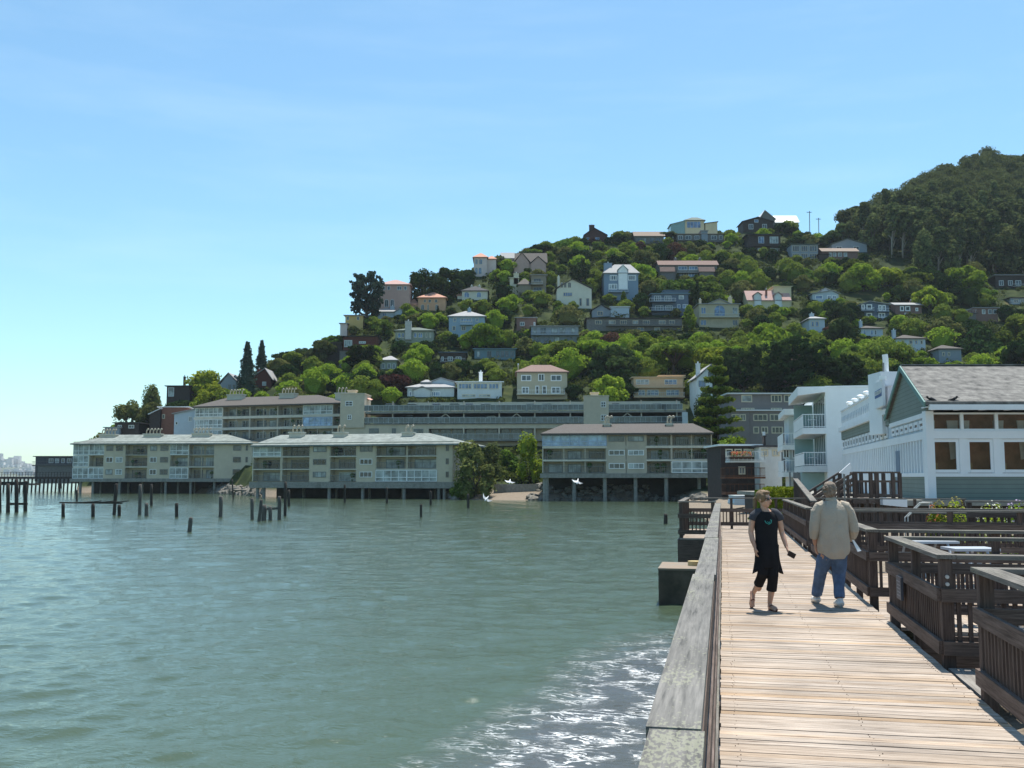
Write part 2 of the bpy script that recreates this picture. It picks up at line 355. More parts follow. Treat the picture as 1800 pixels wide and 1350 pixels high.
# ------------------------------------------------------------------ water
def water_material():
    m = bpy.data.materials.new('water'); t, p, n, l = nodes(m)
    p.inputs['Roughness'].default_value = .06; p.inputs['IOR'].default_value = 1.36; p.inputs['Specular IOR Level'].default_value = .5
    g = n.new('ShaderNodeNewGeometry')
    rot = n.new('ShaderNodeVectorRotate'); rot.rotation_type = 'Z_AXIS'; rot.inputs['Angle'].default_value = R(14); l.new(g.outputs['Position'], rot.inputs['Vector'])
    # murky green water, greyer under the foam and painted glitter by the walkway
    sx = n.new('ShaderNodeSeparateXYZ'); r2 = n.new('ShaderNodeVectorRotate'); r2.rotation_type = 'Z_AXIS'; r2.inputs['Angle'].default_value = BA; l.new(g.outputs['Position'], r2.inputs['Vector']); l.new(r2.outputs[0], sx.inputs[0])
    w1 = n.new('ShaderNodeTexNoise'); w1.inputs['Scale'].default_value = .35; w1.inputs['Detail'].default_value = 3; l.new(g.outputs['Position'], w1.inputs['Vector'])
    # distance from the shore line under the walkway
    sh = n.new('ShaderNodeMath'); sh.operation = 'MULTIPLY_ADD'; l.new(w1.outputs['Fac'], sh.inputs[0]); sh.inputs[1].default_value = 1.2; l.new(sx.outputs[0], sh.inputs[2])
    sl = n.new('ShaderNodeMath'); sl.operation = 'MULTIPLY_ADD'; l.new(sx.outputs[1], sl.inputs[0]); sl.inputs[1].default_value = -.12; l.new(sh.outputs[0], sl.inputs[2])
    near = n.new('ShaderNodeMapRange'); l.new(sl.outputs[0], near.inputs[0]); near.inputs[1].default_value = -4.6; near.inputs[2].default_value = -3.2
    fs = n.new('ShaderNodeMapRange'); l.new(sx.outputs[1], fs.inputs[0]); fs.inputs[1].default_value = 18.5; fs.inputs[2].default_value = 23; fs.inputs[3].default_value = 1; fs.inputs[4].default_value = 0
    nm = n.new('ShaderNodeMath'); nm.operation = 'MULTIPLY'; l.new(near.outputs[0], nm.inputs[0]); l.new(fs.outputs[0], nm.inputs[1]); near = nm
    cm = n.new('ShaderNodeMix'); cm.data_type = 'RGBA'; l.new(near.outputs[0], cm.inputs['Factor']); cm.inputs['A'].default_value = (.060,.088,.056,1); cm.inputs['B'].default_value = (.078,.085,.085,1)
    # waves
    def wave(scale, stretch, detail, amp, rough=.5):
        mp = n.new('ShaderNodeMapping'); mp.inputs['Scale'].default_value = (scale*stretch, scale, scale); l.new(rot.outputs[0], mp.inputs['Vector'])
        no = n.new('ShaderNodeTexNoise'); no.inputs['Scale'].default_value = 1; no.inputs['Detail'].default_value = detail; no.inputs['Roughness'].default_value = rough; l.new(mp.outputs[0], no.inputs['Vector'])
        k = n.new('ShaderNodeMath'); k.operation = 'MULTIPLY'; k.inputs[1].default_value = amp; l.new(no.outputs['Fac'], k.inputs[0]); return k.outputs[0]
    a = n.new('ShaderNodeMath'); a.operation = 'ADD'; l.new(wave(.55, .5, 3, .03), a.inputs[0]); l.new(wave(3.2, .55, 5, .035, .6), a.inputs[1])
    a3 = n.new('ShaderNodeMath'); a3.operation = 'ADD'; l.new(a.outputs[0], a3.inputs[0]); l.new(wave(.16, .6, 3, .12, .55), a3.inputs[1]); b2 = n.new('ShaderNodeMath'); b2.operation = 'ADD'; l.new(a3.outputs[0], b2.inputs[0]); l.new(wave(16, .6, 4, .015, .6), b2.inputs[1])
    bu = n.new('ShaderNodeBump'); bu.inputs['Strength'].default_value = 1; bu.inputs['Distance'].default_value = 1.0
    l.new(b2.outputs[0], bu.inputs['Height']); l.new(bu.outputs[0], p.inputs['Normal'])
    # thin foam streaks by the walkway, their white also painted in for sun glitter
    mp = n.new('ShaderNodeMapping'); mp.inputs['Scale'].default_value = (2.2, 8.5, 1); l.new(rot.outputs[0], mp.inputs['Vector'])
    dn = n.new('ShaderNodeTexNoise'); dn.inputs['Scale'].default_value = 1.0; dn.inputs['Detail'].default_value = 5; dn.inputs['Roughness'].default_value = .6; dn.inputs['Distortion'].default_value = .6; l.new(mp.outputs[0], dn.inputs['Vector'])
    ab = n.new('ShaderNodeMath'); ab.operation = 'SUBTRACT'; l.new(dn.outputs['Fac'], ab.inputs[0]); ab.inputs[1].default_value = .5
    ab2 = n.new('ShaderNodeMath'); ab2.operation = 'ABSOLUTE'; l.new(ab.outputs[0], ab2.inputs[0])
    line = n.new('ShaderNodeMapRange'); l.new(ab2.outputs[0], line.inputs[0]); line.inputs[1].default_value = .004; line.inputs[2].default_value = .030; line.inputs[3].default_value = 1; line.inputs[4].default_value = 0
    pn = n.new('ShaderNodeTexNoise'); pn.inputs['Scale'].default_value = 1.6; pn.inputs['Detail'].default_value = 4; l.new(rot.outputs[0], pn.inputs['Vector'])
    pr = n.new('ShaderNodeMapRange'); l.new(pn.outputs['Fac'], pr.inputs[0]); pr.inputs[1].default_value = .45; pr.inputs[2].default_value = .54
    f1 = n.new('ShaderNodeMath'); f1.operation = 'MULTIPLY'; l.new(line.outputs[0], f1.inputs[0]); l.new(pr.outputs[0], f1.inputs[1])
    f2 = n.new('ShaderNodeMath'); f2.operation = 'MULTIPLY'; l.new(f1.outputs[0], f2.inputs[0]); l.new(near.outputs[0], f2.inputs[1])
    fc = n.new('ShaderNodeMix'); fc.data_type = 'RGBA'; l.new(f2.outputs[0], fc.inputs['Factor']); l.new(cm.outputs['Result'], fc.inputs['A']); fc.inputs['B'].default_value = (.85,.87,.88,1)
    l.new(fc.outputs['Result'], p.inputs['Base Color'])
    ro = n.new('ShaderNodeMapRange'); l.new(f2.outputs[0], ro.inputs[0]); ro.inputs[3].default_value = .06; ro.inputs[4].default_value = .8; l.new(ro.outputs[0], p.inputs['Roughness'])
    return m
import numpy as np
def water_sheet():
    """one sheet: real small waves near the shore, widening cells out to the horizon"""
    ang = np.concatenate([[-1.45, -1.3, -1.1, -.95], np.linspace(-.80, .62, 620), [.8, 1.0, 1.2, 1.4]])
    q = [3.0]
    while q[-1] < 330: q.append(q[-1]*1.0046 + .004)
    ys = np.array([-60.0, -20.0, 0.0] + q + [360, 420, 520, 700, 1000, 1500, 2300, 3500, 5500, 9000])
    A, Yg = np.meshgrid(ang, ys); Yr = np.maximum(Yg, 3.0); X = np.tan(A)*Yr
    sp = np.maximum(Yr*.0046, Yr*.0024); rg_ = np.random.RandomState(4); Zg = np.zeros_like(X)
    for i in range(72):
        lam = .17*(19.0**(i/71.0)); th = R(104) + rg_.normal(0, .55)*(1.0 if lam < 2 else .7); k = 2*math.pi/lam
        amp = lam*(.0056 if lam < .6 else .0056-.0034*min(1, (lam-.6)/1.2))*rg_.uniform(.6, 1.4)
        ph = k*(X*math.cos(th) + Yg*math.sin(th)) + rg_.uniform(0, 6.28)
        w_ = .75+.5*np.sin(X*.11*rg_.uniform(.6, 1.5)+Yg*.07*rg_.uniform(.6, 1.5)+i)      # gusts
        Zg += amp*w_*np.sin(ph + .35*np.sin(ph))*np.clip((lam/sp-2.5)/3.0, 0, 1)
    Zg *= np.clip((330-Yr)/150, 0, 1)*(Yg > 3)
    n, m = X.shape; co = np.stack([X, Yg, Zg], -1).reshape(-1, 3).astype(np.float32)
    idx = np.arange(n*m).reshape(n, m); f = np.stack([idx[:-1,:-1], idx[:-1,1:], idx[1:,1:], idx[1:,:-1]], -1).reshape(-1, 4).astype(np.int32)
    me = bpy.data.meshes.new('water'); me.vertices.add(len(co)); me.vertices.foreach_set('co', co.ravel())
    me.loops.add(f.size); me.loops.foreach_set('vertex_index', f.ravel()); me.polygons.add(len(f))
    me.polygons.foreach_set('loop_start', np.arange(0, f.size, 4, dtype=np.int32)); me.polygons.foreach_set('loop_total', np.full(len(f), 4, dtype=np.int32))
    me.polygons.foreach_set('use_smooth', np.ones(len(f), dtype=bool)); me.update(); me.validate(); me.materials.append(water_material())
    return link(bpy.data.objects.new('water', me))
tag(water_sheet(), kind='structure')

# ------------------------------------------------------------------ far shore across the bay
HAZY = mat('far slope', (.10,.12,.09), .95, .4, .01)
def far_z(px):
    return interp([(-700,40),(-200,52),(0,58),(30,52),(62,34),(120,20),(170,4)], px) + 6*noise.noise(Vector((px*.03, 0, 5)))
mf = MB(); n0 = 0
cs = [-700+8*i for i in range(112)]
for k, (yy, fz) in enumerate(((2750, 0), (2800, .25), (2950, .7), (3150, 1.0), (3400, .4))):
    for px in cs: mf.v.append(Vector(((px-900)/F*yy, yy, max(-.5, far_z(px)*fz-(0.5 if fz == 0 else 0)))))
for i in range(4):
    for j in range(len(cs)-1):
        a = i*len(cs)+j; mf.f.append([a, a+1, a+len(cs)+1, a+len(cs)])
tag(part('distant_hills', mf, HAZY, smooth=True), kind='structure')
rnd = random.Random(5); mc = MB()
for i in range(900):
    px = rnd.uniform(-690, 120); q = rnd.random(); yy = 2800 + 350*q
    x = (px-900)/F*yy; z = far_z(px)*(.25+.75*q) - 3
    ww = rnd.uniform(5, 14); h = rnd.uniform(6, 13) * (2.2 if rnd.random() < .05 else 1)
    if -40 < px < 14 and q > .8 and rnd.random() < .5: h += 18*rnd.random()
    mc.box(x-ww, x+ww, yy-6, yy+6, z, z+h+3)
tag(part('distant_city', mc, mat('far buildings', (.55,.53,.50), .8, .4, .02)), 'hazy pale city buildings covering the low hills across the bay', 'city', kind='stuff')

# ------------------------------------------------------------------ boardwalk
TB = woodmat('sun bleached plank', (.10,.07,.05), (.49,.42,.355), 't', attr=True, mid=(.33,.275,.23))
RAILTOP = woodmat('lichen spotted timber', (.06,.058,.055), (.21,.20,.185), 's', lichen=.42, mid=(.14,.135,.125))
FW_S = woodmat('dark fence timber along', (.045,.032,.026), (.17,.13,.112), 's', mid=(.098,.072,.06))
FW_T = woodmat('dark fence timber across', (.045,.032,.026), (.17,.13,.112), 't', mid=(.098,.072,.06))
FW_Z = woodmat('dark fence timber upright', (.04,.027,.022), (.13,.095,.08), 'z', mid=(.075,.053,.045))
CAP_S = woodmat('grey weathered cap along', (.05,.045,.04), (.22,.20,.18), 's', lichen=.25, mid=(.13,.12,.105))
CAP_T = woodmat('grey weathered cap across', (.05,.045,.04), (.22,.20,.18), 't', lichen=.2, mid=(.13,.12,.105))
def planks(name, s0, s1, t0, t1, z, along='t', wdt=.108, m=TB, parent=None, seed=1):
    rr = random.Random(seed); mb = MB(MBW); tints = []
    p = s0 if along == 't' else t0; end = s1 if along == 't' else t1
    while p < end:
        q = min(p+wdt-.007, end); dz = rr.uniform(-.003, .003); e0 = rr.uniform(-.006, .006)
        if along == 't':
            cut = [t0-e0, t1+e0]
            mb.box(cut[0], cut[1], p, q, z-.045, z+dz)
        else: mb.box(p, q, s0, s1, z-.045, z+dz)
        v = rr.uniform(.84, 1.08); wm = rr.choice([0, 0, .1, .2, .34])*rr.random()
        tints += [(v, v*(1-.45*wm), v*(1-wm), 1)]
        p += wdt
    o = part(name, mb, m, parent)
    ca = o.data.color_attributes.new('tint', 'FLOAT_COLOR', 'CORNER')
    for pl in o.data.polygons:
        for li in pl.loop_indices: ca.data[li].color = tints[pl.index//6]
    return o
tag(planks('boardwalk', 1.0, 39.6, -.05, 2.03, DZ), kind='structure')
bwk = bpy.data.objects['boardwalk']; mb = MB(MBW); rn = random.Random(2); k = 1.0
while k < 26:
    for t in (.06, .97, 1.92):
        for q in (.025, .078):
            if rn.random() < .55: u_ = t+rn.uniform(-.02,.02); mb.box(u_, u_+.006, k+q, k+q+.006, DZ-.004, DZ+.0045)
    k += .108
part('nail_heads', mb, mat('rusty nails', (.12,.085,.065), .7, .2), bwk)
mb = MB(MBW)
for k in range(15):
    s = 1.5+2.7*k; mb.box(-.2, 2.3, s-.1, s+.1, DZ-.5, DZ-.27)
    for t in (.1, 1.9): mb.tube([(t, s, -1.6), (t, s, DZ-.5)], .15, 10)
for t in (-.02, .95, 1.93): mb.box(t, t+.08, 1.0, 39.5, DZ-.27, DZ-.05)
tag(part('boardwalk_frame', mb, FW_S), kind='structure')

def fence(label, runs, H=1.06, cat='railing', group=None, toph=.74, both=None, pitch=.115, pk=.038, posts=1.55):
    """runs: list of ((t,s),(t,s)) axis-aligned pieces in boardwalk space, on level z0"""
    z0 = runs[0][2] if len(runs[0]) > 2 else DZ
    a = runs[0][0]; p0 = BW(a[1], a[0], z0)
    root = empty('timber_railing', p0, label, cat, group)
    done = set(); cb = {}; rb = {}; pb = MB(MBW)
    for rdef in runs:
        (t0, s0), (t1, s1) = rdef[0], rdef[1]
        al = 0 if abs(s1-s0) > abs(t1-t0) else 1     # 0 = along s
        L_ = abs(s1-s0) if al == 0 else abs(t1-t0); n_ = max(1, round(L_/posts))
        for i in range(n_+1):
            t = t0+(t1-t0)*i/n_; s = s0+(s1-s0)*i/n_; key = (round(t, 1), round(s, 1))
            if key in done: continue
            done.add(key); wd = .055 if i in (0, n_) else .045
            m2 = MB(MBW); m2.box(t-wd, t+wd, s-wd, s+wd, z0-.12, z0+H-.045)
            part('post', m2, FW_Z, root)
        ta, tb_ = sorted((t0, t1)); sa, sb = sorted((s0, s1))
        if al == 0:
            cb.setdefault((0, len(done)), MB(MBW)).box(t0-.09, t0+.09, sa-.08, sb+.08, z0+H-.04, z0+H)
            for zt, hh, q_ in ((toph, .13, 'mid_rail'), (.24, .13, 'bottom_rail')):
                rb.setdefault((0, q_, len(done)), MB(MBW)).box(t0-.095, t0-.057, sa-.04, sb+.04, z0+zt-hh, z0+zt)
        else:
            cb.setdefault((1, len(done)), MB(MBW)).box(ta+(.092 if len(runs) > 1 else -.1), tb_+.1, s0-.09, s0+.09, z0+H-.041, z0+H-.001)
            for zt, hh, q_ in ((toph, .13, 'mid_rail'), (.24, .13, 'bottom_rail')):
                rb.setdefault((1, q_, len(done)), MB(MBW)).box(ta+(-.056 if len(runs) > 1 else -.08), tb_+.05, s0-.095, s0-.057, z0+zt-hh+.001, z0+zt-.001)
        k = 0; q = .1
        while q < L_-.06:
            t = ta+q if al else t0; s = s0 if al else sa+q
            if al: pb.box(t-pk/2, t+pk/2, s-.055, s-.02, z0+.16, z0+toph-.03)
            else: pb.box(t-.055, t-.02, s-pk/2, s+pk/2, z0+.16, z0+toph-.03)
            q += pitch
    for k, mmc, mmr in ((0, CAP_S, FW_S), (1, CAP_T, FW_T)):
        
        for q_ in cb: 
            if q_[0] == k: part('cap_rail', cb[q_], mmc, root)
        for q_ in rb:
            if q_[0] == k: part(q_[1], rb[q_], mmr, root)
    part('slat_panel', pb, FW_Z, root)
    return root
TR = 2.1
fA = fence('nearest dark timber railing at the right edge of the walkway, cut by the photo edge', [((TR,8.95),(TR,2.0)),((TR,8.95),(9,8.95))], pitch=.10)
fB = fence('dark timber railing bay with a small plaque on its mid rail', [((TR,10.45),(TR,13.5)),((TR,10.45),(9,10.45)),((TR,13.5),(9,13.5))], pitch=.10)
fC = fence('long dark timber railing just right of the man in the beige shirt', [((TR,15.3),(TR,24.6)),((TR,15.3),(12,15.3)),((TR,24.6),(14,24.6))])
fD = fence('dark timber railing between the woman and the man, running back to the deck end', [((TR,26.0),(TR,36.0)),((TR,26.0),(12,26.0))])
# plaque and bolts on bay B
mb = MB(MBW); mb.box(TR-.125, TR-.098, 12.25, 12.55, DZ+.40, DZ+.66)
part('plaque', mb, mat('dark blue plaque', (.05,.06,.08), .4, .1), fB)
mb = MB(MBW)
for k in range(5): mb.box(TR-.128, TR-.1251, 12.29, 12.51-.03*(k % 2), DZ+.44+.04*k, DZ+.45+.04*k)
part('plaque_lettering', mb, mat('plaque text', (.25,.27,.30), .5, .05), fB)
mb = MB(MBW)
for z in (.97-.12, .80-.02):
    mb.tube([(TR+.0, 10.395, DZ+z), (TR+.0, 10.37, DZ+z)], .018, 10)
part('bolt', mb, mat('galvanised metal', (.45,.45,.43), .5, .1), fB)
# end of the walkway and the small bump-out
fE = fence('timber railing closing the far end of the walkway behind the woman', [((-1.25,36.6),(8.0,36.6))], H=1.1, toph=.72, cat='railing')
fF = fence('timber railing round the small lookout on the bay side', [((-1.25,30.8),(-1.25,36.4)),((-1.25,30.8),(-.3,30.8))], H=1.1, toph=.72)
tag(planks('lookout_deck', 30.7, 36.5, -1.3, -.06, DZ-.003, seed=4), kind='structure')
mb = MB(MBW); mb.box(-1.34, -.1, 30.62, 30.68, DZ-.75, DZ-.05); mb.box(-1.36, -1.31, 30.7, 36.5, DZ-.75, DZ-.05)
for t, s in ((-1.2, 30.9), (-.5, 30.9), (-1.2, 34), (-1.2, 36.3)): mb.tube([(t, s, -1.5), (t, s, DZ-.7)], .16, 10)
mb.box(-1.3, -.2, 30.8, 31.0, DZ-1.0, DZ-.76)
tag(part('lookout_frame', mb, FW_T), kind='structure')
tag(planks('end_deck', 36.7, 39.5, 2.05, 8.0, DZ-.003, seed=6), kind='structure')

# left railing: wide lichen covered cap in 4.9 m boards, side rails, kerb, posts
rl = empty('timber_railing', BW(6, -.15, DZ), 'low wide timber handrail with pale lichen along the water side', 'railing')
jo = [1.0, 3.1, 8.0, 12.9, 17.8, 22.7, 27.6, 30.6]
for i, (a, b) in enumerate(zip(jo, jo[1:])):
    rr = random.Random(i); d = rr.uniform(-.008, .008); mb = MB(MBW)
    mb.box(-.235+d, -.072+d, a+.004, b-.004, DZ+1.01, DZ+1.05+.004*(i % 2)); part('cap_board', mb, RAILTOP, rl)
for a_, b_ in ((.86, 1.0), (.50, .62), (.15, .28)):
    mb = MB(MBW); mb.box(-.112, -.075, 1, 30.6, DZ+a_, DZ+b_); part('side_rail', mb, FW_S, rl)
mb = MB(MBW); mb.box(-.17, -.06, 1, 30.6, DZ-.02, DZ+.085); part('kerb_board', mb, CAP_S, rl)
for k in range(17):
    s = 1.4+1.8*k; mb = MB(MBW); mb.box(-.20, -.115, s-.05, s+.05, DZ-.4, DZ+1.0); part('post', mb, FW_Z, rl)

# lookout decks to the right
tag(planks('side_deck', 12.75, 14.9, 2.25, 9, DZ-.004, along='s', seed=8), kind='structure')
mb = MB(MBW); mb.box(2.2, 9, 12.68, 12.74, DZ-.42, DZ-.05)
for t in (2.6, 5, 7.5): mb.box(t-.07, t+.07, 12.8, 12.94, .5, DZ-.05)
tag(part('side_deck_frame', mb, FW_T), kind='structure')
tag(planks('side_walk', 8.98, 10.35, 2.07, 12, DZ-.004, along='s', wdt=.2, m=woodmat('grey plank', (.10,.09,.08), (.30,.28,.25), 's', attr=True, mid=(.22,.20,.18)), seed=9), kind='structure')
tag(planks('picnic_deck', 15.5, 24.4, 2.3, 14, DZ-.35, along='t', seed=10), kind='structure')
# heavier fence in front of the restaurant planting
fG = fence('heavy timber fence in front of the flowering shrubs below the restaurant', [((6.0,26.8),(22,26.8),1.45)], H=1.28, toph=1.0, pitch=.16, pk=.07, posts=1.7)
fH = fence('plain timber rail fence left of the flowering shrubs, behind the walking man', [((5.0,28.2),(9.2,28.2),1.1)], H=1.3, toph=.9, pitch=.3, pk=.05, posts=1.2)
# concrete cap on the water side
def conc_block():
    Yb = YW(1062); p0 = W(1158, 1062, Yb); p1 = W(1245, 1062, Yb)
    root = empty('concrete_block', (p0.x, Yb, 0), 'square concrete foundation block standing in the water beside the handrail', 'block')
    s0, t0 = toST(p0.x, p0.y); h = Z(1000, Yb); t1 = -.3
    mb = MB(MBW); mb.box(t0, t1, s0, s0+2.0, -1.5, h-.03); part('foundation', mb, mat('wet concrete', (.10,.08,.062), .8, .4, 3, .4, stain=.7), root)
    mb = MB(MBW); mb.box(t0-.01, t1+.01, s0-.01, s0+2.01, h-.03, h+.02); part('top_slab', mb, mat('rusty concrete top', (.30,.28,.24), .9, .3, 2, .2, col2=(.28,.20,.14)), root)
    mb = MB(); c = W(1222, 990, Yb+.8); mb.tube([(c.x, c.y, h+.021), (c.x, c.y, h+.14)], .2, 20)
    o = part('timber_round', mb, mat('cut timber', (.42,.33,.17), .8, .2, 8)); tag(o, 'short sawn timber round lying on the concrete block', 'timber round')
conc_block()
# ------------------------------------------------------------------ facades
class Fac:
    """a vertical plane; features are given where their outlines lie on it, in local x (along), y (inwards), z (up)"""
    def __init__(s, A, B):
        s.A = Vector((A[0], A[1], 0)); s.B = Vector((B[0], B[1], 0)); s.d = (s.B-s.A).normalized(); s.L = (s.B-s.A).length
        s.n = Vector((-s.d.y, s.d.x, 0)); s.M = Matrix.Translation(s.A) @ Matrix(((s.d.x, s.n.x, 0, 0), (s.d.y, s.n.y, 0, 0), (0, 0, 1, 0), (0, 0, 0, 1)))
    def at(s, px, py, y=0.0):
        r = ray(px, py); O = s.A + s.n*y
        k = (O-CAM).xy.dot(s.n.xy)/r.xy.dot(s.n.xy); P = CAM + r*k
        return (P-s.A).dot(s.d), P.z
    def rect(s, px0, px1, py0, py1, y=0.0):
        pm = (py0+py1)/2; xm = (px0+px1)/2
        return s.at(px0, pm, y)[0], s.at(px1, pm, y)[0], s.at(xm, py1, y)[1], s.at(xm, py0, y)[1]
def facY(x0, x1, py, Y0, Y1=None):
    Y1 = Y1 or Y0; return Fac(W(x0, py, Y0), W(x1, py, Y1))

def add_window(root, f, x0, x1, z0, z1, fm=None, gm=None, n=2, arch=False, fw=.12, rows=1, y=0.0, name='window', cross=True):
    """frame mesh with its pane below it"""
    fm = fm or WHITE; gm = gm or G_DARK; mb = MB(f.M); pm = MB(f.M)
    if arch:
        c = (x0+x1)/2; r = (x1-x0)/2; k = [(c-r*math.cos(a), z1-r+r*math.sin(a)) for a in [math.pi*i/10 for i in range(11)]]
        out = [(x0, z0)] + k + [(x1, z0)]; g = r-fw
        k2 = [(c-g*math.cos(a), z1-r+g*math.sin(a)) for a in [math.pi*i/10 for i in range(11)]]
        inn = [(x0+fw, z0+fw)] + k2 + [(x1-fw, z0+fw)]
        mb.prism([(a, y-.05, b) for a, b in out], (0, .045, 0))
        pm.prism([(a, y-.075, b) for a, b in inn], (0, .02, 0))
        mb.box(c-.04, c+.04, y-.09, y-.078, z0+fw, z1-fw)
    else:
        mb.box(x0, x0+fw, y-.07, y-.003, z0, z1); mb.box(x1-fw, x1, y-.07, y-.003, z0, z1)
        mb.box(x0+fw, x1-fw, y-.068, y-.003, z1-fw, z1); mb.box(x0+fw, x1-fw, y-.09, y-.003, z0, z0+fw)
        for i in range(1, n): xx = x0+(x1-x0)*i/n; mb.box(xx-fw*.35, xx+fw*.35, y-.06, y-.003, z0+fw, z1-fw)
        for i in range(1, rows): zz = z0+(z1-z0)*i/rows; mb.box(x0+fw, x1-fw, y-.055, y-.004, zz-fw*.3, zz+fw*.3)
        pm.box(x0+fw*.5, x1-fw*.5, y-.03, y-.008, z0+fw*.5, z1-fw*.5)
    o = part(name, mb, fm, root); part('pane', pm, gm, o); return o

def add_rail(root, f, x0, x1, y0, y1, z, m=None, h=1.0, pitch=.28, glass=None, sides=True, name='balcony_railing'):
    m = m or SHADE_M; mb = MB(f.M)
    def run(a, b):
        (xa, ya), (xb, yb) = a, b; Ln = math.hypot(xb-xa, yb-ya)
        mb.beam(f0(xa, ya, z+h), f0(xb, yb, z+h), .07, .06); mb.beam(f0(xa, ya, z+.1), f0(xb, yb, z+.1), .05, .05)
        n_ = max(1, int(Ln/pitch))
        for i in range(n_+1):
            q = i/n_; cx, cy = xa+(xb-xa)*q, ya+(yb-ya)*q; mb.box(cx-.015, cx+.015, cy-.015, cy+.015, z+.02, z+h-.02)
    f0 = lambda a, b, c: (a, b, c)
    run((x0, y0), (x1, y0))
    if sides: run((x0, y0), (x0, y1)); run((x1, y0), (x1, y1))
    o = part(name, mb, m, root)
    if glass: g = MB(f.M); g.box(x0+.03, x1-.03, y0+.025, y0+.035, z+.12, z+h-.04); part('glass_panel', g, glass, o)
    return o

HB = []      # screen extents of houses, for keeping trees out of them
def roof_mesh(kind, x0, x1, y0, y1, ze, zr, ov=.5, th=.18, ridge=None, f=None):
    mb = MB(f.M); a, b, c, d = x0-ov, x1+ov, y0-ov, y1+ov
    if kind == 'flat': mb.box(a, b, c, d, ze+.004, ze+th+.004)
    elif kind == 'gs':       # ridge along x
        ym = (c+d)/2
        mb.prism([(a, c, ze), (a, ym, zr), (a, d, ze), (a, d, ze+th), (a, ym, zr+th), (a, c, ze+th)], (b-a, 0, 0))
    elif kind == 'gf':       # ridge along y, gable to the front
        xm = ridge if ridge is not None else (a+b)/2
        mb.prism([(a, c, ze), (xm, c, zr), (b, c, ze), (b, c, ze+th), (xm, c, zr+th), (a, c, ze+th)], (0, d-c, 0))
    elif kind == 'shed':     # low at the back
        mb.prism([(a, c, zr), (a, d, ze), (a, d, ze+th), (a, c, zr+th)], (b-a, 0, 0))
    elif kind == 'lean':     # one steep slope to the front, flat behind
        e = y0+(d-y0)*.3
        mb.prism([(a, c, ze), (a, e, zr), (a, d, zr), (a, d, zr+th), (a, e, zr+th), (a, c, ze+th)], (b-a, 0, 0))
    elif kind == 'side':     # slopes along x
        mb.prism([(a, c, ze), (b, c, zr), (b, c, zr+th), (a, c, ze+th)], (0, d-c, 0))
    elif kind == 'hip':
        hw = (d-c)/2; k0, k1 = (a+hw, b-hw) if b-a > 2*hw+.6 else ((a+b)/2-.3, (a+b)/2+.3)
        if ridge: k0, k1 = ridge
        ym = (c+d)/2; P = [(a,c,ze),(b,c,ze),(b,d,ze),(a,d,ze)]; Q = [(a,c,ze+th),(b,c,ze+th),(b,d,ze+th),(a,d,ze+th)]; r0, r1 = (k0,ym,zr+th), (k1,ym,zr+th)
        mb.poly(P, True)
        for i in range(4): mb.poly([P[i], P[(i+1) % 4], Q[(i+1) % 4], Q[i]])
        mb.poly([Q[0], Q[1], r1, r0]); mb.poly([Q[1], Q[2], r1]); mb.poly([Q[2], Q[3], r0, r1]); mb.poly([Q[3], Q[0], r0])
    return mb

